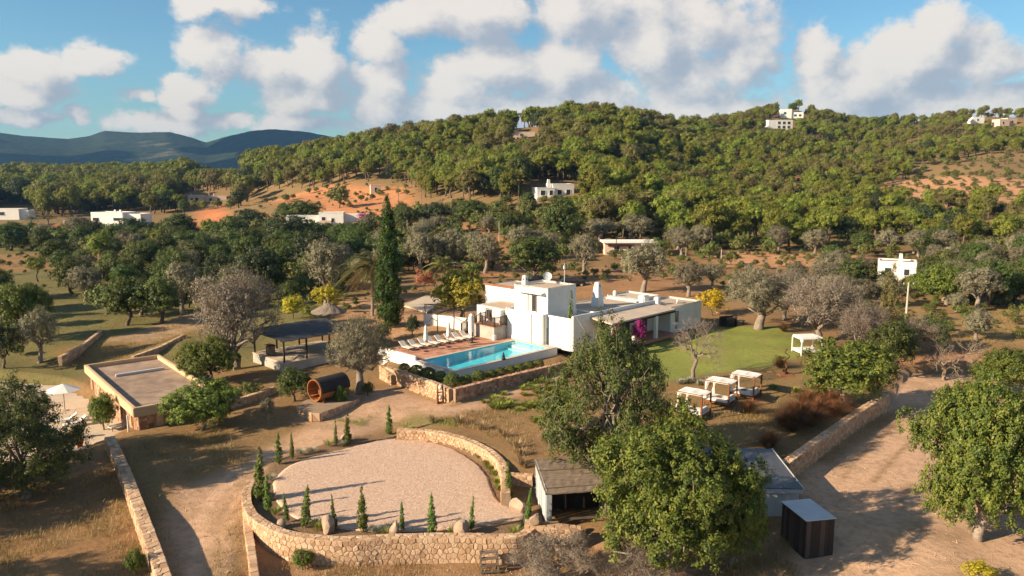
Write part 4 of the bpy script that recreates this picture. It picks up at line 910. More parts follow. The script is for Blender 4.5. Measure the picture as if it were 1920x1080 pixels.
        if hole: MB().box(u - b - .04, u - b + .1, v - .09, v + .09, z1 - .52, z1 - .32).build('vent_hole', M['black'], o); MB().box(u - .09, u + .09, v - b - .04, v - b + .1, z1 - .52, z1 - .32).build('vent_hole', M['black'], o)
    taper(10.2, .9, 2.6, 5.55, .58, .30)
    taper(2.2, 4.7, 5.6, 6.75, .3, .24); taper(16.2, 3.0, 3.0, 3.7, .2, .2, False, 'roof_vent'); taper(16.4, -3.0, 2.6, 3.6, .34, .30, False, 'roof_vent')
    MB().tube([(18.6, -4.3, 2.7), (18.6, -4.3, 3.05), (18.9, -4.1, 3.2), (19.2, -3.9, 3.05), (19.2, -3.9, 2.7)], [.1] * 5, 8).build('vent_arch', M['plaster'], root, sm=True)
    # low rooms behind and to the left
    block(.4, 5.2, 5.606, 10.6, -.3, 3.1, .35, .15); block(4.4, 9.5, 7.0, 13.5, -.3, 4.7, .25, .2); box('eave_tiles', 4.25, 4.6, 6.9, 13.6, 4.62, 4.8, 'red_tile', .03)
    opening(.4, 8.6, 1.5, 2.7, 1., 'u'); wall(-.6, .38, 5.7, 6.0, 1.3, 3.0)
    # satellite dish and antenna on the roof
    d = obj('satellite_dish', None, root, (4.4, 3.4, 5.75)); prof = [(.02, 0), (.22, .03), (.4, .1), (.5, .17)]
    q = MB(); q.lathe(prof, 20); q.f = q.f[:-2]; q.build('reflector', M['metal_pale'], d, (0, 0, .75), (R(62), 0, R(-42)), sm=True); MB().bar((0, 0, 0), (0, .06, .7), .05).build('mast', M['metal_pale'], d); MB().bar((0, 0, .6), (-.3, -.35, .95), .03).build('feed_arm', M['metal_pale'], d)
    a = obj('antenna', None, root, (5.0, 1.4, 5.7)); MB().bar((0, 0, 0), (0, 0, 2.4), .045).build('mast', M['metal_pale'], a); MB().bar((-.3, -.2, 2.35), (.3, .2, 2.35), .03).build('boom', M['metal_pale'], a); MB().box(-.14, .14, -.08, .08, 1.8, 2.15).build('panel', M['metal_pale'], a)
    # raised landing, rails and stairs to the deck
    pv1 = 8.6
    box('landing', -1.9, -.003, 5.35, pv1, -.3, 1.35, 'concrete', .02); box('landing_floor', -1.95, 0, 5.3, pv1 + .05, 1.352, 1.42, 'terracotta', 0)
    rl = obj('railing', None, root, (0, 0, 1.42))
    def rail(a, b, z0=0., z1=0.):
        a = np.array(a, float); b = np.array(b, float); L = np.linalg.norm(b - a); n = int(L / .16)
        MB().bar((*a, z0 + 1.), (*b, z1 + 1.), .08, .06).build('handrail', M['rail'], rl); MB().bar((*a, z0 + .12), (*b, z1 + .12), .06, .05).build('bottom_rail', M['rail'], rl)
        for k in range(n + 1):
            p = a + (b - a) * k / n; z = z0 + (z1 - z0) * k / n; big = k in (0, n); MB().bar((*p, z), (*p, z + (1.1 if big else .98)), .1 if big else .045).build('baluster' if not big else 'newel_post', M['rail'], rl)
    rail((-1.9, 5.4), (-1.9, pv1 - 1.3)); rail((-.05, 5.35), (-1.85, 5.35)); rail((-.9, pv1), (-.1, pv1)); 
    st = obj('stairs', None, root, (0, 0, 0))
    for k in range(7): MB().box(-1.9, -.9, pv1 + .05 + k * .3, pv1 + .4 + k * .3, 1.16 - k * .2, 1.22 - k * .2).build('tread', M['wood_dark'], st)
    for u in (-1.88, -.92): MB().bar((u, pv1, 1.25), (u, pv1 + 2.2, -.1), .07, .24).build('stringer', M['wood_dark'], st)
    rail((-1.9, pv1), (-1.9, pv1 + 2.1), 0, -1.35); rail((-.9, pv1 + .05), (-.9, pv1 + 2.1), 0, -1.35)
    box('stair_pier', -2.1, -1.7, 5.15, 5.5, -.3, .55, 'plaster', .04)
build_house()
# garden walls left of the house, gate pillar
def wall_px(name, label, pts, z0, z1, th=.3, mat='plaster', cat='wall'):
    P = PX(pts, z1 if np.isscalar(z1) else z1[0]); p, d = arc(P); t = thing(name, label, cat, (*P[0], z0))
    for a, b in zip(P[:-1], P[1:]):
        e = unit(b - a) * th * .5; MB().bar((*(a - P[0] - e * 0), (z1 - z0) / 2 - .15), (*(b - P[0] + e), (z1 - z0) / 2 - .15), th, z1 - z0 + .3).build('wall_section', M[mat], t, bevel=.05)
    return t
wall_px('garden_wall', 'low white garden wall behind the vine arch', [(795, 588), (835, 592), (881, 597)], -.2, 1.15)
P = at(884, 632, 0); t = thing('gate_pillar', 'tall white gate pillar at the end of the lounger row', 'pillar', (P[0], P[1], -.1), R(45)); MB().box(-.25, .25, -.25, .25, 0, 2.35).build('shaft', M['plaster'], t, bevel=.04); MB().lathe([(.22, 2.33), (.3, 2.42), (.24, 2.6), (.1, 2.72)], 12).build('urn_cap', M['plaster'], t, sm=True)

# ------------------------------------------------------------------ other buildings and garden furniture
def frame_of(p, q):
    """angle of the ground line from p to q (plan)"""
    return math.atan2(q[1] - p[1], q[0] - p[0])
def build_stone_house():
    z = -.35; A, B, D = at(249, 766, z), at(157, 684, z), at(297, 663, z); a = frame_of(A, B); C = at(330, 748, z)
    # axes: x from the near corner along the front (to the right), y along the lit left side
    ax = frame_of(B, D); L = float(np.linalg.norm((B - A)[:2])); W = float(np.linalg.norm((D - B)[:2]))
    y = unit((B - A)[:2]); x = np.array([y[1], -y[0]])
    if x @ (D - B)[:2] < 0: x = -x
    W = float(x @ (D - B)[:2]); t = thing('stone_outbuilding', 'low stone outbuilding with flat stained roof and cream parapet', 'building', (A[0], A[1], -3.3), math.atan2(x[1], x[0]))
    h = z + 3.3
    for r in ((0, W, 0, .32), (0, .32, .323, L - .323), (W - .32, W, .323, L - .323), (0, W, L - .32, L)): MB().box(*r, h - .78, h).build('parapet', M['cream'], t, bevel=.05)
    MB().box(.32, W - .32, .32, L - .32, h - .75, h - .38).build('roof', M['roof_old'], t)
    MB().box(1.6, W - 1., L * .70, L * .70 + .32, h - .37, h - .14).build('roof_kerb', M['metal_pale'], t, bevel=.03)
    MB().box(.33, W - .33, L * .3, L * .3 + .05, h - .379, h - .36).build('roof_seam', M['coping'], t)
    # walls of coursed stone, set back under the parapet
    MB().box(.45, W - .35, .4, L - .35, -.4, h - .779).build('wall_core', M['mortar'], t)
    rng = np.random.default_rng(30); n = 0
    for face, ln in (('x', W - .8), ('y', L - .75)):
        far = MB()
        for poly in cells(ln, h - .8, .26, rng, 1.7):
            cx = np.mean([p[0] for p in poly])
            if face == 'y' and any(abs(cx - d) < .55 for d in (1.7, 5.2, L - 2.)): continue
            if face == 'x' and 1.3 < cx < 1.9: continue
            f = (lambda s, v, o: (.45 + s, .4 - o, v)) if face == 'x' else (lambda s, v, o: (.45 - o, .4 + s, v))
            stone_mesh(poly, f, .02, .05, rng, far)
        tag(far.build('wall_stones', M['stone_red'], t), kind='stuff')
    for d in (1.7, 5.2, L - 2.):
        o = obj('door', None, t, (.44, .4 + d, 0)); MB().box(-.01, .06, -.48, .48, 0, 2.0).build('panel', M['wood_brown'], o); MB().box(-.06, .05, .48, .62, 0, 2.1).build('jamb', M['cream'], o); MB().box(-.06, .05, -.62, -.48, 0, 2.1).build('jamb', M['cream'], o); MB().box(-.06, .05, -.62, .62, 2.102, 2.25).build('lintel', M['wood_dark'], o); MB().box(-.05, -.01, .3, .36, .95, 1.05).build('handle', M['black'], o)
    MB().box(1.75, 2.3, .33, .45, 0, h - .78).build('pier', M['cream'], t, bevel=.03)
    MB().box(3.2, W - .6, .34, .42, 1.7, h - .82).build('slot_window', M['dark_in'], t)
    MB().box(-.25, -.13, 1.0, 1.12, 0, h - .78).build('post', M['plaster'], t)
    return t
build_stone_house()
def patio():
    P = at(122, 770, -3.3); t = thing('open_parasol', 'open white parasol behind the dark tree at the left', 'parasol', (P[0], P[1], -3.3)); MB().tube([(0, 0, 0), (0, 0, 2.35)], [.03, .03], 8).build('pole', M['wood_brown'], t); MB().lathe([(.3, 0), (.3, .06), (.05, .1)], 14).build('base', M['concrete'], t)
    n = 8
    for k in range(n):
        a, b = 2 * math.pi * k / n, 2 * math.pi * (k + 1) / n; r = 1.45
        V = [(0, 0, 2.5), (r * math.cos(a), r * math.sin(a), 1.95), (r * math.cos((a + b) / 2) * .96, r * math.sin((a + b) / 2) * .96, 1.93), (r * math.cos(b), r * math.sin(b), 1.95)]
        V += [(x, y, z - .02) for x, y, z in V]; MB().add(V, [(0, 1, 2), (0, 2, 3), (4, 6, 5), (4, 7, 6), (1, 5, 6, 2), (2, 6, 7, 3)]).build('canopy_panel', M['fabric'], t)
        MB().bar((0, 0, 2.44), (r * math.cos(a) * .97, r * math.sin(a) * .97, 1.93), .025).build('rib', M['wood_brown'], t)
    for i, (px, py, lb) in enumerate(((100, 790, 'pale sunbed under the open parasol, further one'), (118, 797, 'pale sunbed under the open parasol, nearer one'), (205, 802, 'pale sunbed with blue cushion beside the stone outbuilding door'))):
        P = at(px, py, -3.); t = thing('patio_sunbed', lb, 'sunbed', (P[0], P[1], -3.3), R(-60 + 12 * i), 'sunbeds on the lower patio')
        MB().box(-.33, .33, 0, 1.2, .26, .36).build('mattress', M['cushion'], t, bevel=.03); MB().add([(-.33, 1.2, .26), (.33, 1.2, .26), (.33, 1.8, .7), (-.33, 1.8, .7), (-.33, 1.16, .36), (.33, 1.16, .36), (.33, 1.76, .8), (-.33, 1.76, .8)], [(0, 3, 2, 1), (4, 5, 6, 7), (0, 1, 5, 4), (1, 2, 6, 5), (2, 3, 7, 6), (3, 0, 4, 7)]).build('backrest', M['cushion'], t)
        for x in (-.28, .28):
            for y in (.1, 1.2): MB().bar((x, y, 0), (x, y, .26), .05).build('leg', M['wood_grey'], t)
    for i, (px, py, lb) in enumerate(((140, 822, 'orange clay pot under the dark tree, nearer the parasol'), (150, 838, 'orange clay pot under the dark tree, nearer the track wall'))):
        P = at(px, py, -3.3); t = thing('clay_pot', lb, 'pot', (P[0], P[1], -3.3), 0, 'clay pots on the patio'); MB().lathe([(.18, 0), (.26, .35), (.27, .5), (.31, .5), (.31, .58), (.22, .58), (.2, .5)], 14).build('vessel', M['pot'], t, sm=True)
        cr = clumps(np.random.default_rng(i), [(0, 0, .75, .25, .25, .22)], 30, 12, .09, .09, mat=M['l_herb'], name='plant_leaves'); obj('plant_leaves', cr, t)
    s = MB(); P = PX([(-250, 920), (150, 852), (203, 834), (250, 803), (170, 745), (110, 722), (-100, 700), (-250, 760)], -3.3); s.add([(*p, -3.29) for p in P] + [(*p, -3.4) for p in P], [tuple(range(8)), *[(i, i + 8, (i + 1) % 8 + 8, (i + 1) % 8) for i in range(8)]]); tag(s.build('patio_paving', M['pale_floor']), kind='structure')
patio()

def build_pergola():
    # raised concrete floor with a dark matting roof
    zf = -.35; A = at(532, 681, zf); B = at(484, 664, zf); C = at(640, 652, zf)
    y = unit((B - A)[:2]); x = np.array([y[1], -y[0]]); x = x if x @ (C - A)[:2] > 0 else -x
    L = 8.2; W = float(np.linalg.norm((B - A)[:2])) + 1.2
    W = max(W, 5.); t = thing('shade_pavilion', 'open pavilion with dark matting roof on thin posts and raised pale floor', 'pavilion', (A[0], A[1], -1.3), math.atan2(x[1], x[0])); f = zf + 1.3
    s = 1 if np.cross(x, y) > 0 else -1
    MB().box(0, L, 0, W, -.4, f - .06).build('plinth', M['concrete'], t, bevel=.02); MB().box(-.04, L + .04, -.04, W + .04, f - .058, f).build('floor', M['pale_floor'], t)
    hs = [(.15, .15), (2.6, .15), (5.2, .15), (L - .2, .15), (.15, W - .2), (2.6, W - .2), (5.2, W - .2), (L - .2, W - .2)]
    for u, v in hs: MB().box(u - .07, u + .07, v - .07, v + .07, f - .01, f + 2.15).build('post', M['wood_dark'], t)
    for v in (.15, W - .2): MB().box(-.2, L + .2, v - .06, v + .06, f + 2.15, f + 2.3).build('beam', M['wood_dark'], t)
    for k in range(7): u = .1 + k * (L - .2) / 6; MB().box(u - .04, u + .04, -.4, W + .4, f + 2.302, f + 2.4).build('rafter', M['wood_dark'], t)
    # sagging matting
    n, m = 26, 14; V = []; rng = np.random.default_rng(2)
    for j in range(m):
        for i in range(n): u, v = -.5 + (L + 1) * i / (n - 1), -.8 + (W + 1.6) * j / (m - 1); V.append((u, v, f + 2.46 - .06 * math.sin(math.pi * ((u / L * 6) % 1)) + rng.normal() * .015 - (.12 if j in (0, m - 1) else 0)))
    top = len(V); V += [(a, b, c - .05) for a, b, c in V]; F = [(j * n + i, j * n + i + 1, (j + 1) * n + i + 1, (j + 1) * n + i) for j in range(m - 1) for i in range(n - 1)]; F += [tuple(k + top for k in q[::-1]) for q in F]
    for i in range(n - 1): F += [(i, i + top, i + 1 + top, i + 1), ((m - 1) * n + i, (m - 1) * n + i + 1, (m - 1) * n + i + 1 + top, (m - 1) * n + i + top)]
    MB().add(V, F).build('matting_roof', M['reed_dark'], t)
    # bar counter and rail
    P = t.matrix_world
    c = thing('bar_counter', 'small wooden counter standing at the near end of the pavilion floor', 'counter', (*(A[:2] + x * .5 + y * (W * .55)), zf), math.atan2(x[1], x[0])); MB().box(0, .5, 0, 1.0, 0, 1.0).build('cabinet', M['wood_grey'], c); MB().box(-.08, .58, -.08, 1.08, 1.0, 1.06).build('counter_top', M['wood_brown'], c)
    for k in range(2):
        v = .0; MB().bar((-3.2, W - .2, f + 1. + .9 * k), (.15, W - .2, f + .5 + 1.5 * k), .05).build('hand_rail', M['pole'], t)
    # thatched parasol behind
    Q = gp(617, 606); tt = thing('thatched_parasol', 'grey conical thatched parasol behind the matting pavilion', 'parasol', (Q[0], Q[1], Q[2])); MB().tube([(0, 0, -.1), (0, 0, 2.1)], [.07, .06], 8).build('post', M['wood_grey'], tt)
    rg = np.random.default_rng(8); nn = 28; prof = [(2.1, 1.35), (2.15, 1.5), (1.4, 1.88), (.7, 2.2), (.2, 2.45), (.11, 2.5), (.09, 3.0)]; V = [(r * math.cos(2 * math.pi * i / nn) * (1 + rg.normal() * .02), r * math.sin(2 * math.pi * i / nn) * (1 + rg.normal() * .02), z + rg.normal() * .02) for r, z in prof for i in range(nn)]
    MB().add(V, [(k * nn + i, k * nn + (i + 1) % nn, (k + 1) * nn + (i + 1) % nn, (k + 1) * nn + i) for k in range(len(prof) - 1) for i in range(nn)] + [tuple(range(nn))]).build('thatch', M['thatch'], tt)
build_pergola()

def build_sauna():
    P = at(590, 754, -1.15); Q = at(662, 734, -1.15); a = frame_of(P, Q); Ln = 3.0; r = .92
    # stone plinth
    pp = PX([(556, 762), (586, 775), (600, 775), (672, 748), (650, 735), (590, 742)], -1.2)
    c = pp.mean(0); t0 = thing('stone_plinth', 'low rough stone plinth under the barrel sauna', 'plinth', (c[0], c[1], -1.9)); V = [(*(p - c), z) for z in (0, .72) for p in pp]; n = len(pp)
    MB().add(V, [tuple(range(n))[::-1], tuple(range(n, 2 * n)), *[(i, (i + 1) % n, n + (i + 1) % n, n + i) for i in range(n)]]).build('core', M['mortar'], t0)
    rng = np.random.default_rng(12)
    for i in range(n):
        e0, e1 = pp[i] - c, pp[(i + 1) % n] - c; L = np.linalg.norm(e1 - e0); dr = (e1 - e0) / L; nr = np.array([dr[1], -dr[0]]); nr = nr if nr @ (e0 + e1) > 0 else -nr
        for poly in cells(L, .72, .34, rng, 1.2):
            m1 = MB(); stone_mesh(poly, lambda s, v, o: (*(e0 + dr * s + nr * o), v), .02, .08, rng, m1); m1.build('stone', M['stone'], t0)
    t = thing('barrel_sauna', 'dark roofed barrel sauna with open amber wooden front', 'sauna', (*P[:2], -1.18), a)
    zc = r + .12; ns = 28
    for i in range(ns):                                             # staves
        a0, a1 = 2 * math.pi * i / ns, 2 * math.pi * (i + 1) / ns; g = .006; V = []
        for x in (0, Ln):
            for rr in (r - .05, r):
                for q in (a0 + g, a1 - g): V.append((x, math.sin(q) * rr, zc + math.cos(q) * rr))
        MB().add(V, [(0, 1, 3, 2), (4, 6, 7, 5), (0, 4, 5, 1), (2, 3, 7, 6), (0, 2, 6, 4), (1, 5, 7, 3)], rng.random()).build('stave', M['wood_sauna'], t)
    V = []; k = 20                                                 # felt covering the upper half
    for x in (.12, Ln + .05):
        for rr in (r + .012, r + .035): V += [(x, math.sin(q) * rr, zc + math.cos(q) * rr) for q in np.linspace(-1.75, 1.75, k)]
    F = []
    for i in range(k - 1): F += [(k + i, k + i + 1, 3 * k + i + 1, 3 * k + i), (i, 2 * k + i, 2 * k + i + 1, i + 1), (i, i + 1, k + i + 1, k + i), (2 * k + i, 3 * k + i, 3 * k + i + 1, 2 * k + i + 1)]
    F += [(0, k, 3 * k, 2 * k), (k - 1, 3 * k - 1, 4 * k - 1, 2 * k - 1)]
    MB().add(V, F).build('felt_cover', M['felt'], t)
    V = [];
    for x in (-.03, .06):
        for rr in (r - .055, r + .015): V += [(x, math.sin(q) * rr, zc + math.cos(q) * rr) for q in np.linspace(0, 2 * math.pi, 33)[:-1]]
    k = 32; F = []
    for i in range(k): j = (i + 1) % k; F += [(i, j, k + j, k + i), (2 * k + i, 3 * k + i, 3 * k + j, 2 * k + j), (k + i, k + j, 3 * k + j, 3 * k + i), (i, 2 * k + i, 2 * k + j, j)]
    MB().add(V, F).build('front_hoop', M['wood_sauna'], t)
    q = MB(); n = 20; q.add([(.75, math.sin(2 * math.pi * i / n) * (r - .051), zc + math.cos(2 * math.pi * i / n) * (r - .051)) for i in range(n)] + [(.8, math.sin(2 * math.pi * i / n) * (r - .051), zc + math.cos(2 * math.pi * i / n) * (r - .051)) for i in range(n)], [tuple(range(n)), tuple(range(n, 2 * n))[::-1]]); w = q.build('inner_wall', M['wood_sauna'], t)
    MB().box(.70, .75, -.32, .32, .3, 1.75).build('door', M['wood_brown'], t); MB().box(.69, .70, -.2, .2, .9, 1.6).build('door_pane', M['glass'], t); MB().box(.66, .69, .22, .27, .9, 1.2).build('door_handle', M['black'], t)
    MB().add([(Ln - .06, math.sin(2 * math.pi * i / n) * (r - .06), zc + math.cos(2 * math.pi * i / n) * (r - .06)) for i in range(n)] + [(Ln - .02, math.sin(2 * math.pi * i / n) * (r - .06), zc + math.cos(2 * math.pi * i / n) * (r - .06)) for i in range(n)], [tuple(range(n)), tuple(range(n, 2 * n))[::-1]]).build('back_wall', M['wood_black'], t)
    for y in (-.55, .55): MB().box(.08, .7, y - .2, y + .2, .45, .5).build('porch_seat', M['wood_sauna'], t)
    for x in (.4, Ln - .4): MB().add([(x - .08, -.8, 0), (x + .08, -.8, 0), (x + .08, .8, 0), (x - .08, .8, 0), (x - .08, -.75, .45), (x + .08, -.75, .45), (x + .08, -.4, .2), (x - .08, -.4, .2), (x - .08, .4, .2), (x + .08, .4, .2), (x + .08, .75, .45), (x - .08, .75, .45)], [(0, 1, 2, 3), (0, 4, 5, 1), (4, 7, 6, 5), (7, 8, 9, 6), (8, 11, 10, 9), (11, 3, 2, 10), (0, 3, 11, 8, 7, 4), (1, 5, 6, 9, 10, 2)]).build('cradle', M['wood_brown'], t)
    p = at(622, 745, -1.2); b = thing('banana_plant', 'bright green broad-leaved plant beside the barrel sauna', 'plant', (p[0], p[1], -1.2)); rg = np.random.default_rng(3)
    for k in range(9):
        q = rg.random() * 6.28; L = rg.uniform(.7, 1.3); d = np.array([math.cos(q) * .45, math.sin(q) * .45, 1.]); d = unit(d); sd = np.array([-math.sin(q), math.cos(q), 0]) * .13; V = []
        for s in (0, .3, .65, 1.): c = d * L * s + np.array([math.cos(q), math.sin(q), -.6]) * .25 * s * s; w = .15 + .85 * math.sin(math.pi * min(s * .85 + .1, 1)); V += [c - sd * w, c + np.array([0, 0, -.02]), c + sd * w]
        MB().add(V, [f for i in range(3) for f in ((3 * i, 3 * i + 1, 3 * i + 4, 3 * i + 3), (3 * i + 1, 3 * i + 2, 3 * i + 5, 3 * i + 4))], rg.random()).build('leaf', M['l_herb'], b)
build_sauna()

def build_daybeds():
    data = [((1368, 752), (1413, 745), (1436, 738), 'day bed with white canopy and white mattress, farthest of the three in front'), ((1319, 773), (1366, 759), (1386, 748), 'day bed with white canopy, middle of the three in front'), ((1265, 800), (1315, 783), (1335, 778), 'day bed with shaded bluish canopy behind the tree branches')]
    for k, (a, b, c, lb) in enumerate(data):
        P = gp(b[0], b[1] + 8); z = P[2]
        t = thing('canopy_day_bed', lb, 'day bed', (P[0], P[1], z), R(52), 'canopied day beds beside the lawn')
        L, W, H = 2.15, 1.75, 2.05         # local: +x away-right, -> y towards the far left
        for x in (.05, W - .05):
            for y in (.05, L - .05): MB().box(x - .055, x + .055, y - .055, y + .055, 0, H).build('post', M['wood_brown'], t)
        for x in (.05, W - .05): MB().box(x - .045, x + .045, .11, L - .11, .25, .42).build('side_rail', M['wood_brown'], t)
        for y in (.05, L - .05): MB().box(.11, W - .11, y - .045, y + .045, .25, .42).build('end_rail', M['wood_brown'], t)
        MB().box(.1, W - .1, .1, L - .1, .36, .56).build('mattress', M['cushion'], t, bevel=.05)
        MB().box(.15, W - .15, .12, .5, .57, .82).build('bolster', M['cushion'], t, bevel=.1)
        for x in (.05, W - .05): MB().box(x - .035, x + .035, .11, L - .11, H - .09, H).build('canopy_rail', M['wood_brown'], t)
        n = 9; V = []
        for j in range(n):
            for i in range(n): u, v = i / (n - 1), j / (n - 1); V.append((-.02 + (W + .04) * u, -.02 + (L + .04) * v, H + .03 - .09 * math.sin(math.pi * u) * abs(math.sin(math.pi * v * 2)) - (.10 if i in (0, n - 1) or j in (0, n - 1) else 0)))
        V += [(x, y, zz - .02) for x, y, zz in V]; q = n * n; F = [(j * n + i, j * n + i + 1, (j + 1) * n + i + 1, (j + 1) * n + i) for j in range(n - 1) for i in range(n - 1)]; F += [tuple(s + q for s in f[::-1]) for f in F]
        MB().add(V, F).build('canopy', M['fabric'], t, sm=False)
        for x in (.05, W - .05):              # tied curtains on the far posts
            V = []; m = 10; zs = np.linspace(H - .08, .55, 8)
            for zz in zs:
                s = (zz - .55) / (H - .63); r = .05 + .10 * abs(s - .45) ** .8 * 1.6; off = -.22 * s * s
                V += [(x + math.cos(2 * math.pi * i / m) * r * (1 + .25 * (i % 2)), L - .1 + off + math.sin(2 * math.pi * i / m) * r * (1 + .25 * (i % 2)), zz) for i in range(m)]
            MB().add(V, [(a_ * m + i, a_ * m + (i + 1) % m, (a_ + 1) * m + (i + 1) % m, (a_ + 1) * m + i) for a_ in range(len(zs) - 1) for i in range(m)]).build('tied_curtain', M['fabric'], t)
        MB().box(.7, 1.1, 1.0, 1.4, .57, .6).build('tray', M['wood_brown'], t)
    P = gp(1502, 668); t = thing('canopy_pavilion_bed', 'white curtained four-poster day bed at the far edge of the lawn', 'day bed', P, R(8)); W, L, H = 2.3, 2., 1.6
    for x in (.05, W - .05):
        for y in (.05, L - .05): MB().box(x - .05, x + .05, y - .05, y + .05, 0, H).build('post', M['plaster'], t)
    MB().box(0, W, 0, L, H, H + .25).build('canopy', M['fabric'], t, bevel=.08); MB().box(.06, W - .06, .06, L - .06, .2, .5).build('mattress', M['cushion'], t, bevel=.05)
    MB().box(.02, W - .02, .02, .06, .1, .3).build('front_rail', M['wood_brown'], t)
    for x in (.1, W - .1): MB().lathe([(.14, .5), (.09, 1.), (.08, 1.3), (.2, H)], 10, (x, .12, 0)).build('tied_curtain', M['fabric'], t, sm=True)
build_daybeds()

def build_sculptures():
    P = gp(1473, 704); t = thing('spiral_sculpture', 'rusty coiled metal sculpture standing on a slab by the lawn', 'sculpture', P); MB().box(-.6, .6, -.4, .4, -.05, .12).build('slab', M['red_tile'], t, bevel=.03)
    Q = []
    for s in np.linspace(0, 1, 60): a = s * 6.28 * 2.6; r = .30 * (1 - s * .35) * (.5 + .5 * math.sin(s * 9 + 1)); Q.append((math.cos(a) * (r + .05), math.sin(a) * .12, .1 + 2.2 * s))
    MB().tube(Q, np.linspace(.075, .04, 60), 7).build('coil', M['iron'], t, sm=True); MB().tube([(0, .02, .1), (.06, .05, .7), (-.05, .05, 1.2)], [.1, .08, .04], 7).build('stem', M['iron'], t, sm=True)
    MB().tube([(-.12, 0, 2.25), (-.02, 0, 2.45), (.1, 0, 2.38)], [.05, .06, .02], 7).build('head', M['iron'], t, sm=True)
    P = gp(826, 757); t = thing('driftwood_totem', 'carved wooden totem frame leaning at the planter wall corner', 'sculpture', P, R(20)); 
    for x in (-.22, .22): MB().tube([(x, 0, -.1), (x * 1.1, .05, .9), (x * .8, .1, 1.75)], [.1, .085, .05], 7).build('upright', M['wood_brown'], t, sm=True)
    MB().bar((-.3, 0, .1), (.3, 0, .1), .14).build('foot', M['wood_brown'], t); MB().bar((-.24, .04, 1.0), (.24, .04, 1.0), .08).build('crossbar', M['wood_dark'], t)
    for z, r, mt in ((1.42, .17, 'fabric'), (.55, .2, 'coping')): MB().lathe([(r * .3, -r), (r * .8, -r * .6), (r, 0), (r * .8, r * .6), (r * .3, r)], 12, (0, .03, z)).build('carved_face', M[mt], t, sm=True)
build_sculptures()

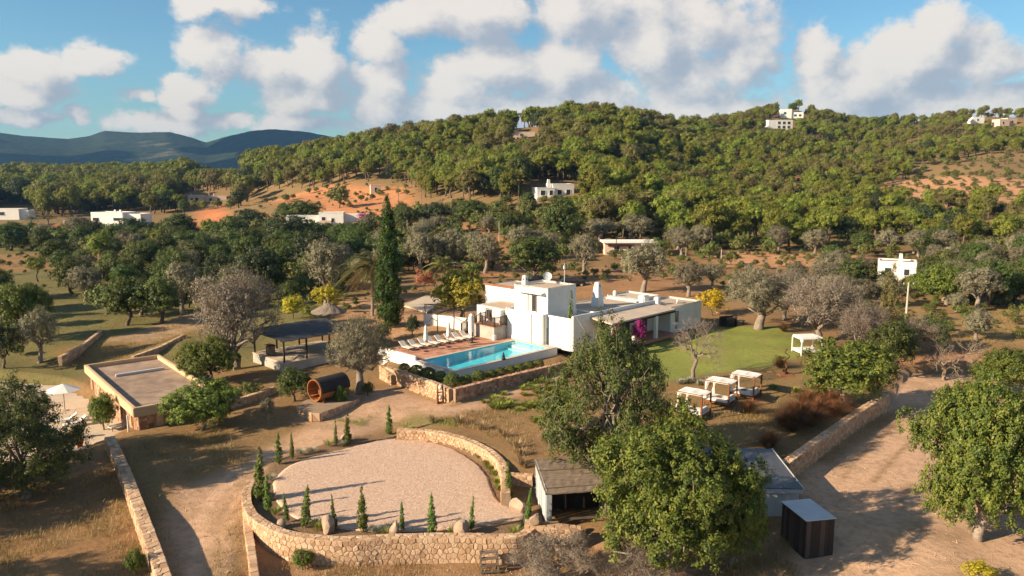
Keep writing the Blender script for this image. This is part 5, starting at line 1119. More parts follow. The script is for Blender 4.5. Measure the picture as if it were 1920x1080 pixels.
def build_sheds():
    # pale boarded shed with reed roof
    z0 = -2.1; A = at(1025, 978, z0); B = at(992, 905, z0); y = unit((B - A)[:2]); L = 3.4; x = np.array([y[1], -y[0]]); x = x if x[0] > 0 else -x
    t = thing('reed_roof_shed', 'pale boarded shed with brown reed roof behind the leafy tree', 'shed', (A[0], A[1], z0), math.atan2(x[1], x[0])); W = 3.6; h0, h1 = 1.75, 2.35; s = 1 if np.cross(x, y) > 0 else -1; rng = np.random.default_rng(3)
    nb = 12
    for k in range(nb):
        a, b = L * k / nb, L * (k + 1) / nb; ha, hb = h0 + (h1 - h0) * a / L, h0 + (h1 - h0) * b / L; g = .012; o = -.02 - .012 * (k % 2)
        MB().add([(o, a + g, 0), (o + .03, a + g, 0), (o + .03, b - g, 0), (o, b - g, 0), (o, a + g, ha + .12), (o + .03, a + g, ha + .12), (o + .03, b - g, hb + .12), (o, b - g, hb + .12)], [(0, 1, 2, 3), (4, 7, 6, 5), (0, 4, 5, 1), (1, 5, 6, 2), (2, 6, 7, 3), (3, 7, 4, 0)], rng.random()).build('side_board', M['paint_pale'], t)
    MB().box(.02, W, L - .05, L, 0, h1).build('back_wall', M['wood_grey'], t); MB().box(W - .05, W, .05, L - .051, 0, h0).build('far_wall', M['wood_grey'], t)
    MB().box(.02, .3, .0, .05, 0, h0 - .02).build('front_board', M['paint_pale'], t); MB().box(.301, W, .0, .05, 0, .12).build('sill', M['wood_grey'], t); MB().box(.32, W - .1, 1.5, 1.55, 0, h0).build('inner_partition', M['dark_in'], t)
    V = []; n, m = 15, 13
    for j in range(m):
        for i in range(n): u, v = i / (n - 1), j / (m - 1); V.append((-.12 + (W + .3) * u, -.25 + (L + .4) * v, h0 - .02 + (h1 - h0 + .08) * v + .07 + rng.normal() * .012))
    q = len(V); V += [(a, b, c - .06) for a, b, c in V]; F = [(j * n + i, j * n + i + 1, (j + 1) * n + i + 1, (j + 1) * n + i) for j in range(m - 1) for i in range(n - 1)]; F += [tuple(k + q for k in f[::-1]) for f in F]; F += [(i, i + q, i + 1 + q, i + 1) for i in range(n - 1)]
    MB().add(V, F).build('roof', M['reed'], t)
    for k in (1, 5): v = -.2 + (L + .3) * k / 8; MB().bar((-.13, v, h0 + .1 + (h1 - h0 + .08) * (v + .25) / (L + .4)), (W + .15, v + rng.normal() * .05, h0 + .1 + (h1 - h0 + .08) * (v + .25) / (L + .4)), .025).build('reed_batten', M['wood_grey'], t)
    # dark metal roofed shed
    zr = -.35; A = at(1503, 916, zr); B = at(1446, 843, zr); C = at(1340, 930, zr); y = unit((B - A)[:2]); x = np.array([y[1], -y[0]]); x = x if x[0] < 0 else -x; L = float(np.linalg.norm((B - A)[:2])); W = 4.6
    zb = gz(*A[:2]) - .1; zb = min(zb, -2.2); t = thing('metal_roof_shed', 'low pale shed with dark sheet metal roof beside the stone wall', 'shed', (A[0], A[1], zb), math.atan2(x[1], x[0])); s = 1 if np.cross(x, y) > 0 else -1; h = zr - zb
    def bx(n_, x0, x1, y0, y1, z0, z1, mt, bev=0): return MB().box(x0, x1, min(s * y0, s * y1), max(s * y0, s * y1), z0, z1).build(n_, M[mt], t, bevel=bev)
    bx('front_wall', .1, W, .1, .2, 0, h - .12, 'paint_pale'); bx('side_wall', .1, .2, .203, L - .1, 0, h - .12, 'wood_grey'); bx('back_wall', .203, W, L - .2, L - .1, 0, h - .12, 'wood_grey'); bx('fascia', -.05, W + .1, -.06, -.02, h - .3, h - .02, 'paint_pale')
    ns = 9
    for k in range(ns): a, b = -.06 + (W + .2) * k / ns, -.06 + (W + .2) * (k + 1) / ns; bx('roof_sheet', a + .004, b - .004, -.1, L + .1, h - .02, h + .02 + .012 * (k % 2), 'metal_dark')
    bx('edge_trim', -.12, -.066, -.1, L + .1, h - .06, h + .06, 'metal_pale')
    # dark timber box store with pale lid
    Pb = gp(1513, 1047); zt = zpix(Pb, 974); A = at(1513, 975, zt); B = at(1468, 940, zt); C = at(1565, 970, zt); y = unit((B - A)[:2]); L = float(np.linalg.norm((B - A)[:2])); x = np.array([y[1], -y[0]]); x = x if x[0] > 0 else -x; W = max(float(x @ (C - A)[:2]), 1.15); zb = Pb[2] - .3
    t = thing('timber_store', 'tall dark timber store box with pale sheet metal lid', 'shed', (A[0], A[1], zb), math.atan2(x[1], x[0])); h = zt - zb; s = 1 if np.cross(x, y) > 0 else -1
    for k in range(6): a = W * k / 6; MB().box(a + .006, a + W / 6 - .006, -.03 - .01 * (k % 2), .01, 0, h - .05, rng.random()).build('front_board', M['wood_black'], t)
    for k in range(9):
        a, b = L * k / 9 + .006, L * (k + 1) / 9 - .006; MB().box(-.03 - .01 * (k % 2), .01, min(s * a, s * b), max(s * a, s * b), 0, h - .05, rng.random()).build('side_board', M['wood_black'], t)
    MB().box(.012, W, min(s * .012, s * L), max(s * .012, s * L), 0, h - .06).build('carcass', M['wood_black'], t); MB().box(-.1, W + .06, min(-s * .1, s * (L + .06)), max(-s * .1, s * (L + .06)), h - .045, h).build('lid', M['metal_pale'], t, bevel=.01)
    # slatted wooden step crate leaning at the terrace wall
    P = gp(918, 1072); t = thing('wooden_step_crate', 'weathered slatted wooden step leaning against the terrace wall', 'crate', P, R(8))
    for x in (-.45, .45): MB().bar((x, -.25, 0), (x * .98, .35, 1.05), .09).build('side_rail', M['wood_grey'], t)
    for k in range(4): f = .08 + k * .28; MB().box(-.5, .5, -.35 + f * .62, -.1 + f * .62, f * 1.02, f * 1.02 + .05, .3 + .1 * k).build('tread', M['wood_grey'], t)
    for x in (-.42, .42): MB().bar((x, .3, 0), (x, .36, .95), .07).build('back_leg', M['wood_grey'], t)
build_sheds()

# boulders in the planting bed
for i, (px, py, r, lb) in enumerate([((527), 988, (.36, .3, .42), 'small boulder at the left end of the planting bed'), (615, 996, (.52, .42, .72), 'blocky upright boulder in the bed, below the palest young cypress'), (741, 1002, (.42, .36, .66), 'square boulder in the middle of the front bed'), (868, 1003, (.55, .45, .66), 'wedge-shaped boulder in the front bed near the step crate'), (972, 958, (.5, .6, .62), 'tall rounded boulder against the pale boarded shed'), (1003, 985, (.42, .36, .55), 'boulder on the pier by the shed corner'), (649, 828, (.5, .35, .5), 'dark boulder between two young cypresses at the terrace entrance')]):
    P = at(px, py, -1.95 if i != 5 else -1.5); blob_rock('boulder', P, r, 40 + i, label=lb, group='boulders in the planting beds')

# poles and lamps
def pole(name, label, px, py, top, r=.12, lamp=0, mat='pole', cat='pole'):
    P = gp(px, py); h = zpix(P, top) - P[2]; t = thing(name, label, cat, P); MB().tube([(0, 0, -.3), (0, 0, h)], [r, r * .65], 8).build('shaft', M[mat], t)
    if lamp == 1: MB().bar((0, 0, h - .1), (-1.4, -.1, h + .1), .08).build('arm', M[mat], t); MB().box(-1.9, -1.2, -.22, .05, h + .05, h + .17).build('lamp_head', M['metal_pale'], t)
    elif lamp == 2: MB().bar((-.7, 0, h - .25), (.7, 0, h - .25), .09).build('crossarm', M['wood_grey'], t); [MB().lathe([(.04, 0), (.07, .08), (.04, .2)], 8, (x, 0, h - .2)).build('insulator', M['metal_pale'], t) for x in (-.6, 0, .6)]
    return t
pole('utility_pole', 'pale concrete utility pole on the slope at the right', 1699, 594, 530, .16, 2); pole('street_lamp', 'street lamp with short arm behind the white hillside house', 1790, 500, 466, .1, 1, cat='lamp')
pole('utility_pole', 'thin pole beside the olive grove right of the cypress', 936, 452, 415, .11); pole('utility_pole', 'thin pole in front of the long low building', 1155, 485, 443, .1, 0, 'wood_dark'); pole('utility_pole', 'short pale post on the orange bank', 1352, 492, 467, .11); pole('utility_pole', 'thin grey post right of the low building', 1286, 480, 447, .08)
pole('utility_pole', 'short wooden post in the dry meadow at left', 206, 510, 490, .1, 0, 'wood_grey'); pole('utility_pole', 'slim pole beside the pink villa', 298, 380, 359, .12); pole('utility_pole', 'thin pole just right of the cypress tip', 764, 450, 412, .09)
# telephone mast by the house antenna
# vine arch on the deck
P = at(800, 632, 0); t = thing('vine_arch', 'rustic vine pergola of crooked branches above the loungers', 'pergola', (P[0], P[1], 0), R(45)); Q0 = at(820, 627, 0); Q1 = at(851, 617, 0); Q2 = at(797, 606, 0)
rg = np.random.default_rng(5)
for q in (Q0, Q1, Q2, at(870, 610, 0)):
    d = q - P; u, v = d[:2] @ UU, d[:2] @ VV; MB().tube([(u, v, -.1), (u + .05, v, 1.2), (u, v, 2.3)], [.07, .06, .05], 6).build('post', M['wood_dark'], t)
e = [((q - P)[:2] @ UU, (q - P)[:2] @ VV) for q in (Q0, Q1, Q2, at(870, 610, 0))]
for a, b in ((0, 1), (0, 2), (1, 3), (2, 3), (0, 3), (1, 2)): MB().tube([(*e[a], 2.28), ((e[a][0] + e[b][0]) / 2, (e[a][1] + e[b][1]) / 2, 2.4), (*e[b], 2.3)], [.05, .045, .045], 5).build('branch', M['wood_dark'], t)
MB().tube([(e[0][0], e[0][1], 1.5), (e[0][0] - .5, e[0][1] + .3, 1.9), (e[0][0] - 1., e[0][1] + .4, 1.4)], [.05, .05, .03], 5).build('branch', M['wood_dark'], t)

# terrace with stone edge behind the cypress
s = MB(); PP = [at(*q, .0) for q in ((756, 572), (800, 553), (838, 560), (800, 585))]; s.add([(p[0], p[1], p[2] + .02) for p in PP] + [(p[0], p[1], p[2] - .2) for p in PP], [(0, 1, 2, 3), *[(i, i + 4, (i + 1) % 4 + 4, (i + 1) % 4) for i in range(4)]]); tag(s.build('upper_pavement', M['pale_floor']), kind='structure')

# parked cars half hidden behind the house
def car(px, py, rz, label):
    P = gp(px, py); t = thing('parked_car', label, 'car', P, rz, 'cars parked behind the house')
    prof = [(-2.1, .35), (-2.15, .75), (-1.6, .95), (-.9, 1.0), (.9, 1.0), (1.9, .9), (2.1, .65), (2.1, .35)]; n = len(prof)
    V = [(x, y * (.98 if z > .8 else 1), z) for y in (-.85, .85) for x, z in prof]; MB().add(V, [tuple(range(n)), tuple(range(n, 2 * n))[::-1], *[(i, n + i, n + (i + 1) % n, (i + 1) % n) for i in range(n)]]).build('body', M['carpaint'], t, bevel=.05)
    V = [(x, y, z) for y in (-.74, .74) for x, z in ((-1.7, .98), (-1.25, 1.45), (.4, 1.47), (1.1, .99))]; MB().add(V, [(0, 1, 2, 3), (7, 6, 5, 4), (0, 4, 5, 1), (1, 5, 6, 2), (2, 6, 7, 3)]).build('cabin_glass', M['glass'], t)
    MB().box(-1.2, .35, -.7, .7, 1.45, 1.5).build('roof', M['carpaint'], t, bevel=.03)
    for x in (-1.35, 1.35):
        for y in (-.86, .86): w = MB().lathe([(.2, -.1), (.33, -.1), (.33, .1), (.2, .1)], 14).build('wheel', M['tyre'], t, (x, y, .33), (R(90), 0, 0)); MB().lathe([(.02, -.105), (.2, -.105), (.2, .105), (.02, .105)], 10).build('rim', M['metal_pale'], w)
    for y in (-.6, .6): MB().box(2.06, 2.13, y - .15, y + .15, .62, .76).build('headlight', M['metal_pale'], t)
car(1010, 534, .3, 'dark car parked behind the white tower roof, left of the antenna'); car(1072, 537, .2, 'dark car parked behind the white tower roof, right of the antenna')
# grill corner beside the old olive
P = gp(1365, 613); t = thing('timber_screen', 'dark timber screen with covered grill beside the old olive', 'screen', P, R(20))
for k in range(6): MB().box(-.9 + k * .33, -.6 + k * .33, .5, .55, 0, 1.25, .2 + .1 * k).build('board', M['wood_black'], t)
for k in range(5): MB().box(1.15, 1.2, -.1 + k * .13, 0 + k * .13, 0, 1.15, .2 + .1 * k).build('side_board', M['wood_dark'], t)
MB().box(-.3, .9, -.1, .4, 0, 1.05).build('grill_cover', M['felt'], t, bevel=.08); MB().box(1.3, 2.4, -.1, .35, .62, .68).build('bench_top', M['wood_grey'], t)
for x in (1.4, 2.3): MB().box(x - .04, x + .04, 0, .25, 0, .62).build('bench_leg', M['wood_grey'], t)

# ------------------------------------------------------------------ houses on the hillsides
def villa(label, px, py, wpx, blocks, rz=.25, mat='plaster_far', name='hillside_villa', group=None, sink=1.5, dist=None):
    """blocks in metres: (x0,x1,y0,y1,z0,z1,[windows on the front as (x,z,w,h)],[roof mat]); local -y faces the camera"""
    P = gp(px, py) if dist is None else at(px, py, 0)
    t = thing(name, label, 'house', P, rz, group)
    for bl in blocks:
        x0, x1, y0, y1, z0, z1 = bl[:6]; w = MB().box(x0, x1, y0, y1, z0 - (sink if z0 == 0 else 0), z1).build('wall', M[mat], t)
        for q in ((x0, x1, y0, y0 + .25), (x0, x1, y1 - .25, y1), (x0, x0 + .25, y0 + .252, y1 - .252), (x1 - .25, x1, y0 + .252, y1 - .252)): MB().box(q[0] - .03, q[1] + .03, q[2] - .03, q[3] + .03, z1 + .002, z1 + .35).build('parapet', M[mat], w)
        if len(bl) > 7: MB().box(x0 + .26, x1 - .26, y0 + .26, y1 - .26, z1 + .003, z1 + .12).build('roof', M[bl[7]], w)
        for (x, z, ww, hh) in (bl[6] if len(bl) > 6 else ()):
            f = obj('window', None, t, (x, y0, z)); MB().box(-ww / 2, ww / 2, -.04, .02, 0, hh).build('pane', M['glass'], f); MB().box(-ww / 2 - .1, ww / 2 + .1, -.12, .02, -.12, -.002).build('sill', M[mat], f)
            MB().box(-ww / 2 - .08, -ww / 2, -.08, .02, 0, hh).build('frame', M[mat], f); MB().box(ww / 2, ww / 2 + .08, -.08, .02, 0, hh).build('frame', M[mat], f)
    return t
def stack(t, x, y, z, h, s=.5, mat='plaster_far'): MB().add([(x + a * k, y + b * k, zz) for zz, k in ((z, s), (z + h, s * .6)) for a, b in ((-1, -1), (1, -1), (1, 1), (-1, 1))], [(0, 1, 5, 4), (1, 2, 6, 5), (2, 3, 7, 6), (3, 0, 4, 7), (4, 5, 6, 7)]).build('chimney', M[mat], t)
t = villa('white villa with tall chimney at the foot of the pine hill', 1040, 371, 70, [(-6, 0, 0, 6, 0, 3.0, [(-4, .9, 1.6, 1.5), (-1.2, .9, 1.2, 1.5)], 'roof_dirt'), (-.5, 7, 1, 8, 0, 4.2, [(2, 1., 1.4, 1.6), (5, 1., 1.4, 1.6)], 'roof_dirt')]); stack(t, -1.5, 2, 3, 3., .6); MB().box(-6.5, 0, -1.6, -.2, -.6, .15).build('terrace', M['plaster_far'], t)
t = villa('white farmhouse with low additions left of the cypress tip', 610, 424, 130, [(-2, 6, 0, 6, 0, 4.2, [(-.5, 1.2, 1.2, 1.8), (2.5, 1.4, .9, 1.2)], 'red_tile'), (-13, -2.002, 2, 7, 0, 3.2, [(-9, 1.2, 1., 1.), (-5, 1.2, 1., 1.)], 'canvas_roof'), (6.002, 14, 2, 8, 0, 3.4, [], 'roof_dirt')], .1); MB().box(-1.6, 2, -.8, -.1, 1.0, 1.9).build('balcony', M['pink_plaster'], t)
t = villa('white modern box house with long windows among the dark trees', 213, 428, 100, [(-9, 4, 0, 8, 0, 5.6, [(-7, 2.8, 2.6, 1.1), (1.5, 2.8, 2.6, 1.1)], 'canvas_roof'), (4.002, 10, 2, 9, 0, 5.0, [(7, 2.6, 1.8, 1.)], 'canvas_roof')], -.15); stack(t, -1, 3, 5.6, 1.2, .4); stack(t, 1.2, 3, 5.6, 1.2, .4)
t = villa('pink villa with several chimneys on the slope', 390, 380, 85, [(-10, -2, 0, 7, 0, 3.6, [(-8, 1., 1.2, 1.4), (-5.5, .6, 1.4, 2.)], 'red_tile'), (-2.002, 9, 2, 9, 0, 3.0, [(1, .8, 1.2, 1.4), (5, .8, 1.2, 1.4)], 'red_tile')], .15, 'pink_plaster'); [stack(t, x, 3, 3.2, 1.6, .4, 'pink_plaster') for x in (-9, 0, 2.5)]
t = villa('white stepped villa in the trees below the blue mountains', 408, 318, 70, [(-10, 0, 0, 8, 0, 5.5, [(-7, 2, 1.5, 1.5), (-3, 2, 1.5, 1.5)]), (.002, 9, 3, 9, 0, 7, [(4, 3.5, 1.5, 1.5)]), (-16, -10.002, 2, 8, 0, 3, [])], .1)
t = villa('white house partly cut by the left edge of the picture', 14, 412, 70, [(-8, 5, 0, 8, 0, 4.4, [(-2, 2, 2, 1.4)], 'canvas_roof'), (5.002, 8, 2, 8, 0, 3.6, [])], .1)
t = villa('white cottage with tiled lean-to beside the palms', 122, 440, 45, [(-5, 1, 0, 5, 0, 2.3, [(-3, .8, 1.2, 1.2)], 'red_tile'), (1.002, 5, .5, 5, 0, 2.6, [])], .1); stack(t, -1, 2.5, 2.4, 2.2, .5)
MB().add([(-5.6, -.9, 2.3), (1.4, -.9, 2.3), (1.4, 2.4, 3.5), (-5.6, 2.4, 3.5), (-5.6, -.9, 2.45), (1.4, -.9, 2.45), (1.4, 2.4, 3.65), (-5.6, 2.4, 3.65)], [(0, 3, 2, 1), (4, 5, 6, 7), (0, 1, 5, 4), (1, 2, 6, 5), (2, 3, 7, 6), (3, 0, 4, 7)]).build('lean_to_roof', M['red_tile'], t)
t = villa('long low building with white roof edge and reddish front', 1182, 478, 100, [(-5.6, 5.6, 0, 4, 0, 2.3, [(-3, .6, 1.1, 1.3), (0, .6, 1.1, 1.3), (3, .6, 1.1, 1.3)], 'roof_dirt')], .02, 'pink_plaster', 'low_building'); MB().box(-6.2, 6.2, -1.2, 4.2, 2.7, 3.05).build('roof_edge', M['plaster_far'], t); MB().box(4.9, 6., -.9, .2, 0, 2.69).build('end_pier', M['plaster_far'], t); MB().box(-5, 4.8, -.2, -.05, 1.9, 2.3).build('red_beam', M['red_tile'], t)
t = villa('white house with red tiled ridge half hidden by shrubs at right', 1686, 529, 80, [(-3.4, 2.4, 0, 4.5, 0, 3.1, [(-1.8, 1.2, 1., 1.1), (1., 1.2, .8, 1.)], 'red_tile'), (2.402, 5, 1.2, 4.5, 0, 2.4, [], 'red_tile')], -.45); stack(t, 0, 2, 3.1, 1.5, .35)
t = villa('white hilltop villa with rows of windows, lower of two', 1463, 243, 42, [(-9, 9, 0, 9, 0, 6.2, [(x, z, 2.2, 1.8) for z in (.8, 3.7) for x in (-1, 2.6, 6.2)])], .15, sink=9)
t = villa('white hilltop villa under dark pines, upper of two', 1484, 222, 40, [(-8, 0, 0, 8, 0, 6.5, [(-5, 3, 2, 1.8)], 'canvas_roof'), (.002, 9, 1, 8, 0, 4.4, [(3, 1.5, 2, 1.6), (6.5, 1.5, 2, 1.6)], 'canvas_roof')], -.1, sink=9)
t = villa('pinkish ridge house among pines near the right edge', 1890, 238, 40, [(-7, 1, 0, 7, 0, 5, [(-4, 2, 1.5, 1.5)], 'red_tile'), (1.002, 9, 2, 8, 0, 6, [(5, 3, 1.5, 1.5)], 'red_tile')], .2, 'pink_plaster', sink=9)
t = villa('small pale ridge house left of the pink one', 1833, 232, 22, [(-4, 5, 0, 6, 0, 4.5, [(0, 2, 1.5, 1.4)], 'red_tile')], .1, sink=9)
t = villa('pale stone terrace house high in the pines', 985, 258, 30, [(-6, 5, 0, 5, 0, 2.6, [(-2, .8, 1.4, 1.2)], 'roof_dirt')], .1, 'pink_plaster', sink=5)
t = villa('small stone ruin on the orange field', 705, 362, 14, [(-2.2, 2.2, 0, 3, 0, 3.2, [(0, .5, 1., 1.8)], 'roof_dirt')], .3, 'pink_plaster', 'stone_ruin')

# ------------------------------------------------------------------ planting: the garden, tree by tree
G1 = 'young slender cypresses round the gravel terrace'
CY = [(730, 815, 759, 'young cypress standing alone at the top entrance of the gravel terrace'), (652, 833, 774, 'young cypress beside the dark boulder at the terrace entrance'), (630, 834, 787, 'pale thin young cypress left of the dark boulder'),
      (548, 860, 807, 'pale yellowish young cypress on the upper left rim of the terrace'), (523, 869, 811, 'dark young cypress on the upper left rim, left of the pale one'), (490, 938, 839, 'tallest of the young cypresses, on the left rim'), (503, 957, 890, 'young cypress just in front of the tallest one'),
      (539, 978, 920, 'leaning sparse young cypress at lower left of the terrace'), (571, 987, 908, 'young cypress bent to the right, third along the front bed'), (629, 991, 928, 'pale yellow leaning young cypress behind the blocky boulder'), (680, 996, 911, 'straight dark young cypress in the middle of the front bed'),
      (754, 993, 935, 'sparse yellowish young cypress behind the square boulder'), (810, 1001, 925, 'dark young cypress right of the square boulder'), (884, 993, 930, 'spindly twisted young cypress behind the wedge boulder'), (953, 938, 864, 'young cypress at the end of the low curved wall'), (987, 984, 911, 'leaning young cypress against the pale shed')]
for i, (px, py, top, lb) in enumerate(CY):
    P = at(px, py, -1.95); h = zpix(P, top) - P[2]
    t = plant('young_cypress', 'slim', i % 4, P, h, lb, 'cypress', G1, w=h * (.22 if i in (0, 1, 4, 5, 6, 8, 10, 12, 14) else .15))
    if i in (7, 8, 9, 13, 15): t.rotation_euler = (R(RNG.uniform(-4, 4)), R([-6, 7, -6, 3, 7][[7, 8, 9, 13, 15].index(i)]), 0)
T('italian_cypress', 'cypress', 0, 731, 612, 366, 54, 'very tall dark green cypress towering beside the pool', 'cypress'); T('italian_cypress', 'slim', 1, 1069, 662, 546, 15, 'narrow brownish cypress in front of the white house wall', 'cypress')
# big trees near the camera
def TT(*a, **k): return T(*a, **k)
P = gp(1256, 1068); plant('carob_tree', 'carob', 0, P, zpix(P, 768) - P[2], 'large dense bright green carob tree between the two sheds', 'tree', None, w=9.4, rz=.4)
P = gp(1375, 1062); plant('carob_tree', 'carob', 2, P, zpix(P, 862) - P[2], 'smaller dark leafy carob tree joined to the right of the largest one', 'tree', None, w=4.0, rz=2.)
P = gp(1140, 900); plant('carob_tree', 'carobopen', 0, P, zpix(P, 598) - P[2], 'open branching tree with bare twigs in front of the house porch', 'tree', None, w=10.0, rz=1.0)
P = gp(1275, 905); plant('juniper_tree', 'conifer', 0, P, zpix(P, 762) - P[2], 'olive brown feathery juniper between the two largest trees', 'tree', None, w=2.9)
P = gp(1838, 1012); plant('carob_tree', 'carob', 1, P, zpix(P, 702) - P[2], 'big round carob tree with pale trunk on the sandy road at right', 'tree', None, w=8.6, rz=.9)
P = gp(1585, 757); plant('mastic_tree', 'mastic', 0, P, zpix(P, 628) - P[2], 'leafy green tree with pale trunk at the lawn wall corner', 'tree', None, w=8.2, rz=.3)
P = gp(1890, 738); plant('mastic_tree', 'mastic', 1, P, zpix(P, 650) - P[2], 'green tree cut by the right edge above the sandy road', 'tree', None, w=7.5)
P = gp(45, 935); plant('carob_tree', 'carobopen', 1, P, zpix(P, 712) - P[2], 'large dark tree filling the left foreground', 'tree', None, w=9.2, rz=2.2)
P = gp(-60, 900); plant('carob_tree', 'carobopen', 2, P, zpix(P, 670) - P[2], 'dark tree cut by the left edge of the picture', 'tree', None, w=7, rz=1.)
P = gp(195, 806); plant('carob_tree', 'mastic', 2, P, zpix(P, 735) - P[2], 'small sparse tree in front of the outbuilding door', 'tree', None, w=2.6)
for i, (x, y, h, lb) in enumerate(((-36, 31, 8.5, 'tree beyond the left edge whose shade falls on the dry field, nearest one'), (-42, 40, 9, 'tree beyond the left edge whose shade falls on the dry field, middle one'), (-41, 50, 9, 'tree beyond the left edge shading the track, farthest one'))): plant('carob_tree', 'carobopen', i, (x, y, gz(x, y)), h, lb, 'tree', None, w=9.5)
T('carob_tree', 'mastic', 7, 382, 806, 708, 165, 'yellowish green tree overlapping the outbuilding roof'); T('carob_tree', 'mastic', 3, 392, 722, 628, 124, 'bright green tree behind the outbuilding roof corner')
T('olive_tree', 'grey', 0, 446, 692, 490, 190, 'large grey twiggy olive tree left of the pavilion'); T('olive_tree', 'oldolive', 0, 676, 738, 584, 150, 'gnarled olive tree with thick trunk beside the barrel sauna')
T('bush', 'round', 5, 555, 752, 686, 92, 'rounded green tree left of the barrel sauna'); T('almond_tree', 'bare', 0, 1299, 712, 585, 150, 'leafless grey almond tree on the lawn edge'); T('almond_tree', 'barewide', 0, 1768, 712, 588, 190, 'leafless brown tree with drooping twigs above the road')
T('olive_tree', 'oldolive', 1, 1424, 617, 498, 170, 'old olive tree with pale flared trunk at the top of the lawn'); T('olive_tree', 'grey', 1, 1535, 640, 512, 165, 'pale grey leafless tree right of the old olive'); T('olive_tree', 'grey', 2, 1618, 668, 560, 120, 'grey brown twiggy tree behind the far day bed')
T('juniper_tree', 'conifer', 1, 1662, 652, 494, 72, 'olive green conifer in front of the white hillside house'); T('carob_tree', 'round', 1, 1668, 700, 590, 110, 'dark green tree above the lawn wall corner'); T('almond_tree', 'grey', 3, 1720, 660, 590, 110, 'thin grey green tree beside the utility pole')
T('fig_tree', 'fig', 2, 865, 598, 502, 125, 'yellowing fig tree left of the white house'); T('date_palm', 'gold', 3, 1338, 592, 534, 76, 'golden yellow tree behind the right end of the house') if False else None
T('pomegranate_tree', 'gold', 0, 1336, 592, 535, 76, 'golden yellow tree behind the right end of the house'); T('red_shrub', 'red', 0, 797, 545, 500, 48, 'red flowering shrub right of the cypress', 'shrub')
T('yellow_shrub', 'yellow', 0, 612, 582, 528, 70, 'bright yellow shrub behind the pavilion roof', 'shrub'); T('yellow_shrub', 'yellow', 1, 550, 598, 550, 60, 'yellow green shrub left of the brightest yellow one', 'shrub'); T('yellow_shrub', 'herb', 2, 580, 600, 570, 44, 'olive yellow shrub between the two yellow ones', 'shrub')
P = hw(7.1, -7.1, -.1); plant('bougainvillea', 'magenta', 0, P, 3.1, 'magenta bougainvillea in front of the porch roof', 'shrub', w=2.0); P = hw(3.6, -6.95, -.1); plant('bougainvillea', 'magenta', 1, P, 2.9, 'small dark magenta bougainvillea at the left end of the porch', 'shrub', w=1.3); T('bougainvillea', 'magenta', 2, 682, 418, 398, 34, 'purple bougainvillea beside the white farmhouse', 'shrub')
T('dry_tree', 'grey', 5, 1045, 1105, 1000, 200, 'grey leafless bush at the bottom edge below the shed', 'shrub'); T('dry_tree', 'grey', 4, 1225, 1112, 990, 190, 'grey dry bush at the bottom edge below the largest tree', 'shrub'); T('dry_tree', 'barebush', 1, 1150, 1110, 1000, 150, 'brown leafless bush tangled into the dry bush at the bottom', 'shrub')
T('bush', 'mastic', 4, 568, 1068, 1030, 52, 'small green bush at the foot of the terrace wall', 'shrub'); T('bush', 'mastic', 5, 255, 1082, 1028, 46, 'small bright green bush beside the track wall', 'shrub'); T('bush', 'yellow', 4, 1835, 1090, 1050, 85, 'bright yellow green bush at the bottom right edge', 'shrub')
T('olive_tree', 'olive', 3, 503, 795, 742, 34, 'small young olive with white trunk in the shade', 'tree')
T('bush', 'mastic', 8, 640, 762, 722, 34, 'small leafy bush in front of the barrel sauna', 'shrub'); T('bush', 'round', 6, 690, 742, 715, 30, 'dark bush at the foot of the gnarled olive', 'shrub'); T('bush', 'maquis', 2, 470, 745, 715, 60, 'shrub behind the half hidden stone wall', 'shrub'); T('bush', 'maquis', 3, 720, 640, 600, 40, 'shrub at the foot of the tall cypress', 'shrub')
T('bush', 'dark', 6, 775, 632, 588, 32, 'dark shrub between cypress and vine arch', 'shrub')
# clipped box in the planter
for i, (px, py, r, lb) in enumerate([(758, 694, .85, 'dark clipped box ball beside the pool gate end'), (781, 700, .95, 'dark clipped box ball, second along the lit wall'), (803, 706, 1.0, 'clipped box ball, third along the lit wall'), (826, 708, .8, 'small clipped box ball behind the totem'), (848, 719, 1.05, 'largest clipped box ball at the planter corner'), (873, 715, .8, 'clipped box ball just right of the planter corner'), (897, 709, .9, 'clipped box ball in front of the pool, second from the corner'), (920, 704, .75, 'clipped box ball in front of the pool, third from the corner'),
                                 (938, 700, .75, 'clipped box ball in front of the pool, fourth from the corner'), (956, 696, .75, 'clipped box ball in front of the pool, fifth from the corner'), (974, 692, .75, 'clipped box ball in front of the pool, sixth from the corner'), (992, 688, .75, 'clipped box ball in front of the pool, seventh from the corner'), (1010, 684, .75, 'clipped box ball at the house end of the pool hedge')]):
    P = at(px, py + 4, -.6); plant('box_ball', 'box', i % 3, (P[0], P[1], -.8), 1.25 * r, lb, 'shrub', 'clipped box balls in the pool planter', w=1.45 * r)

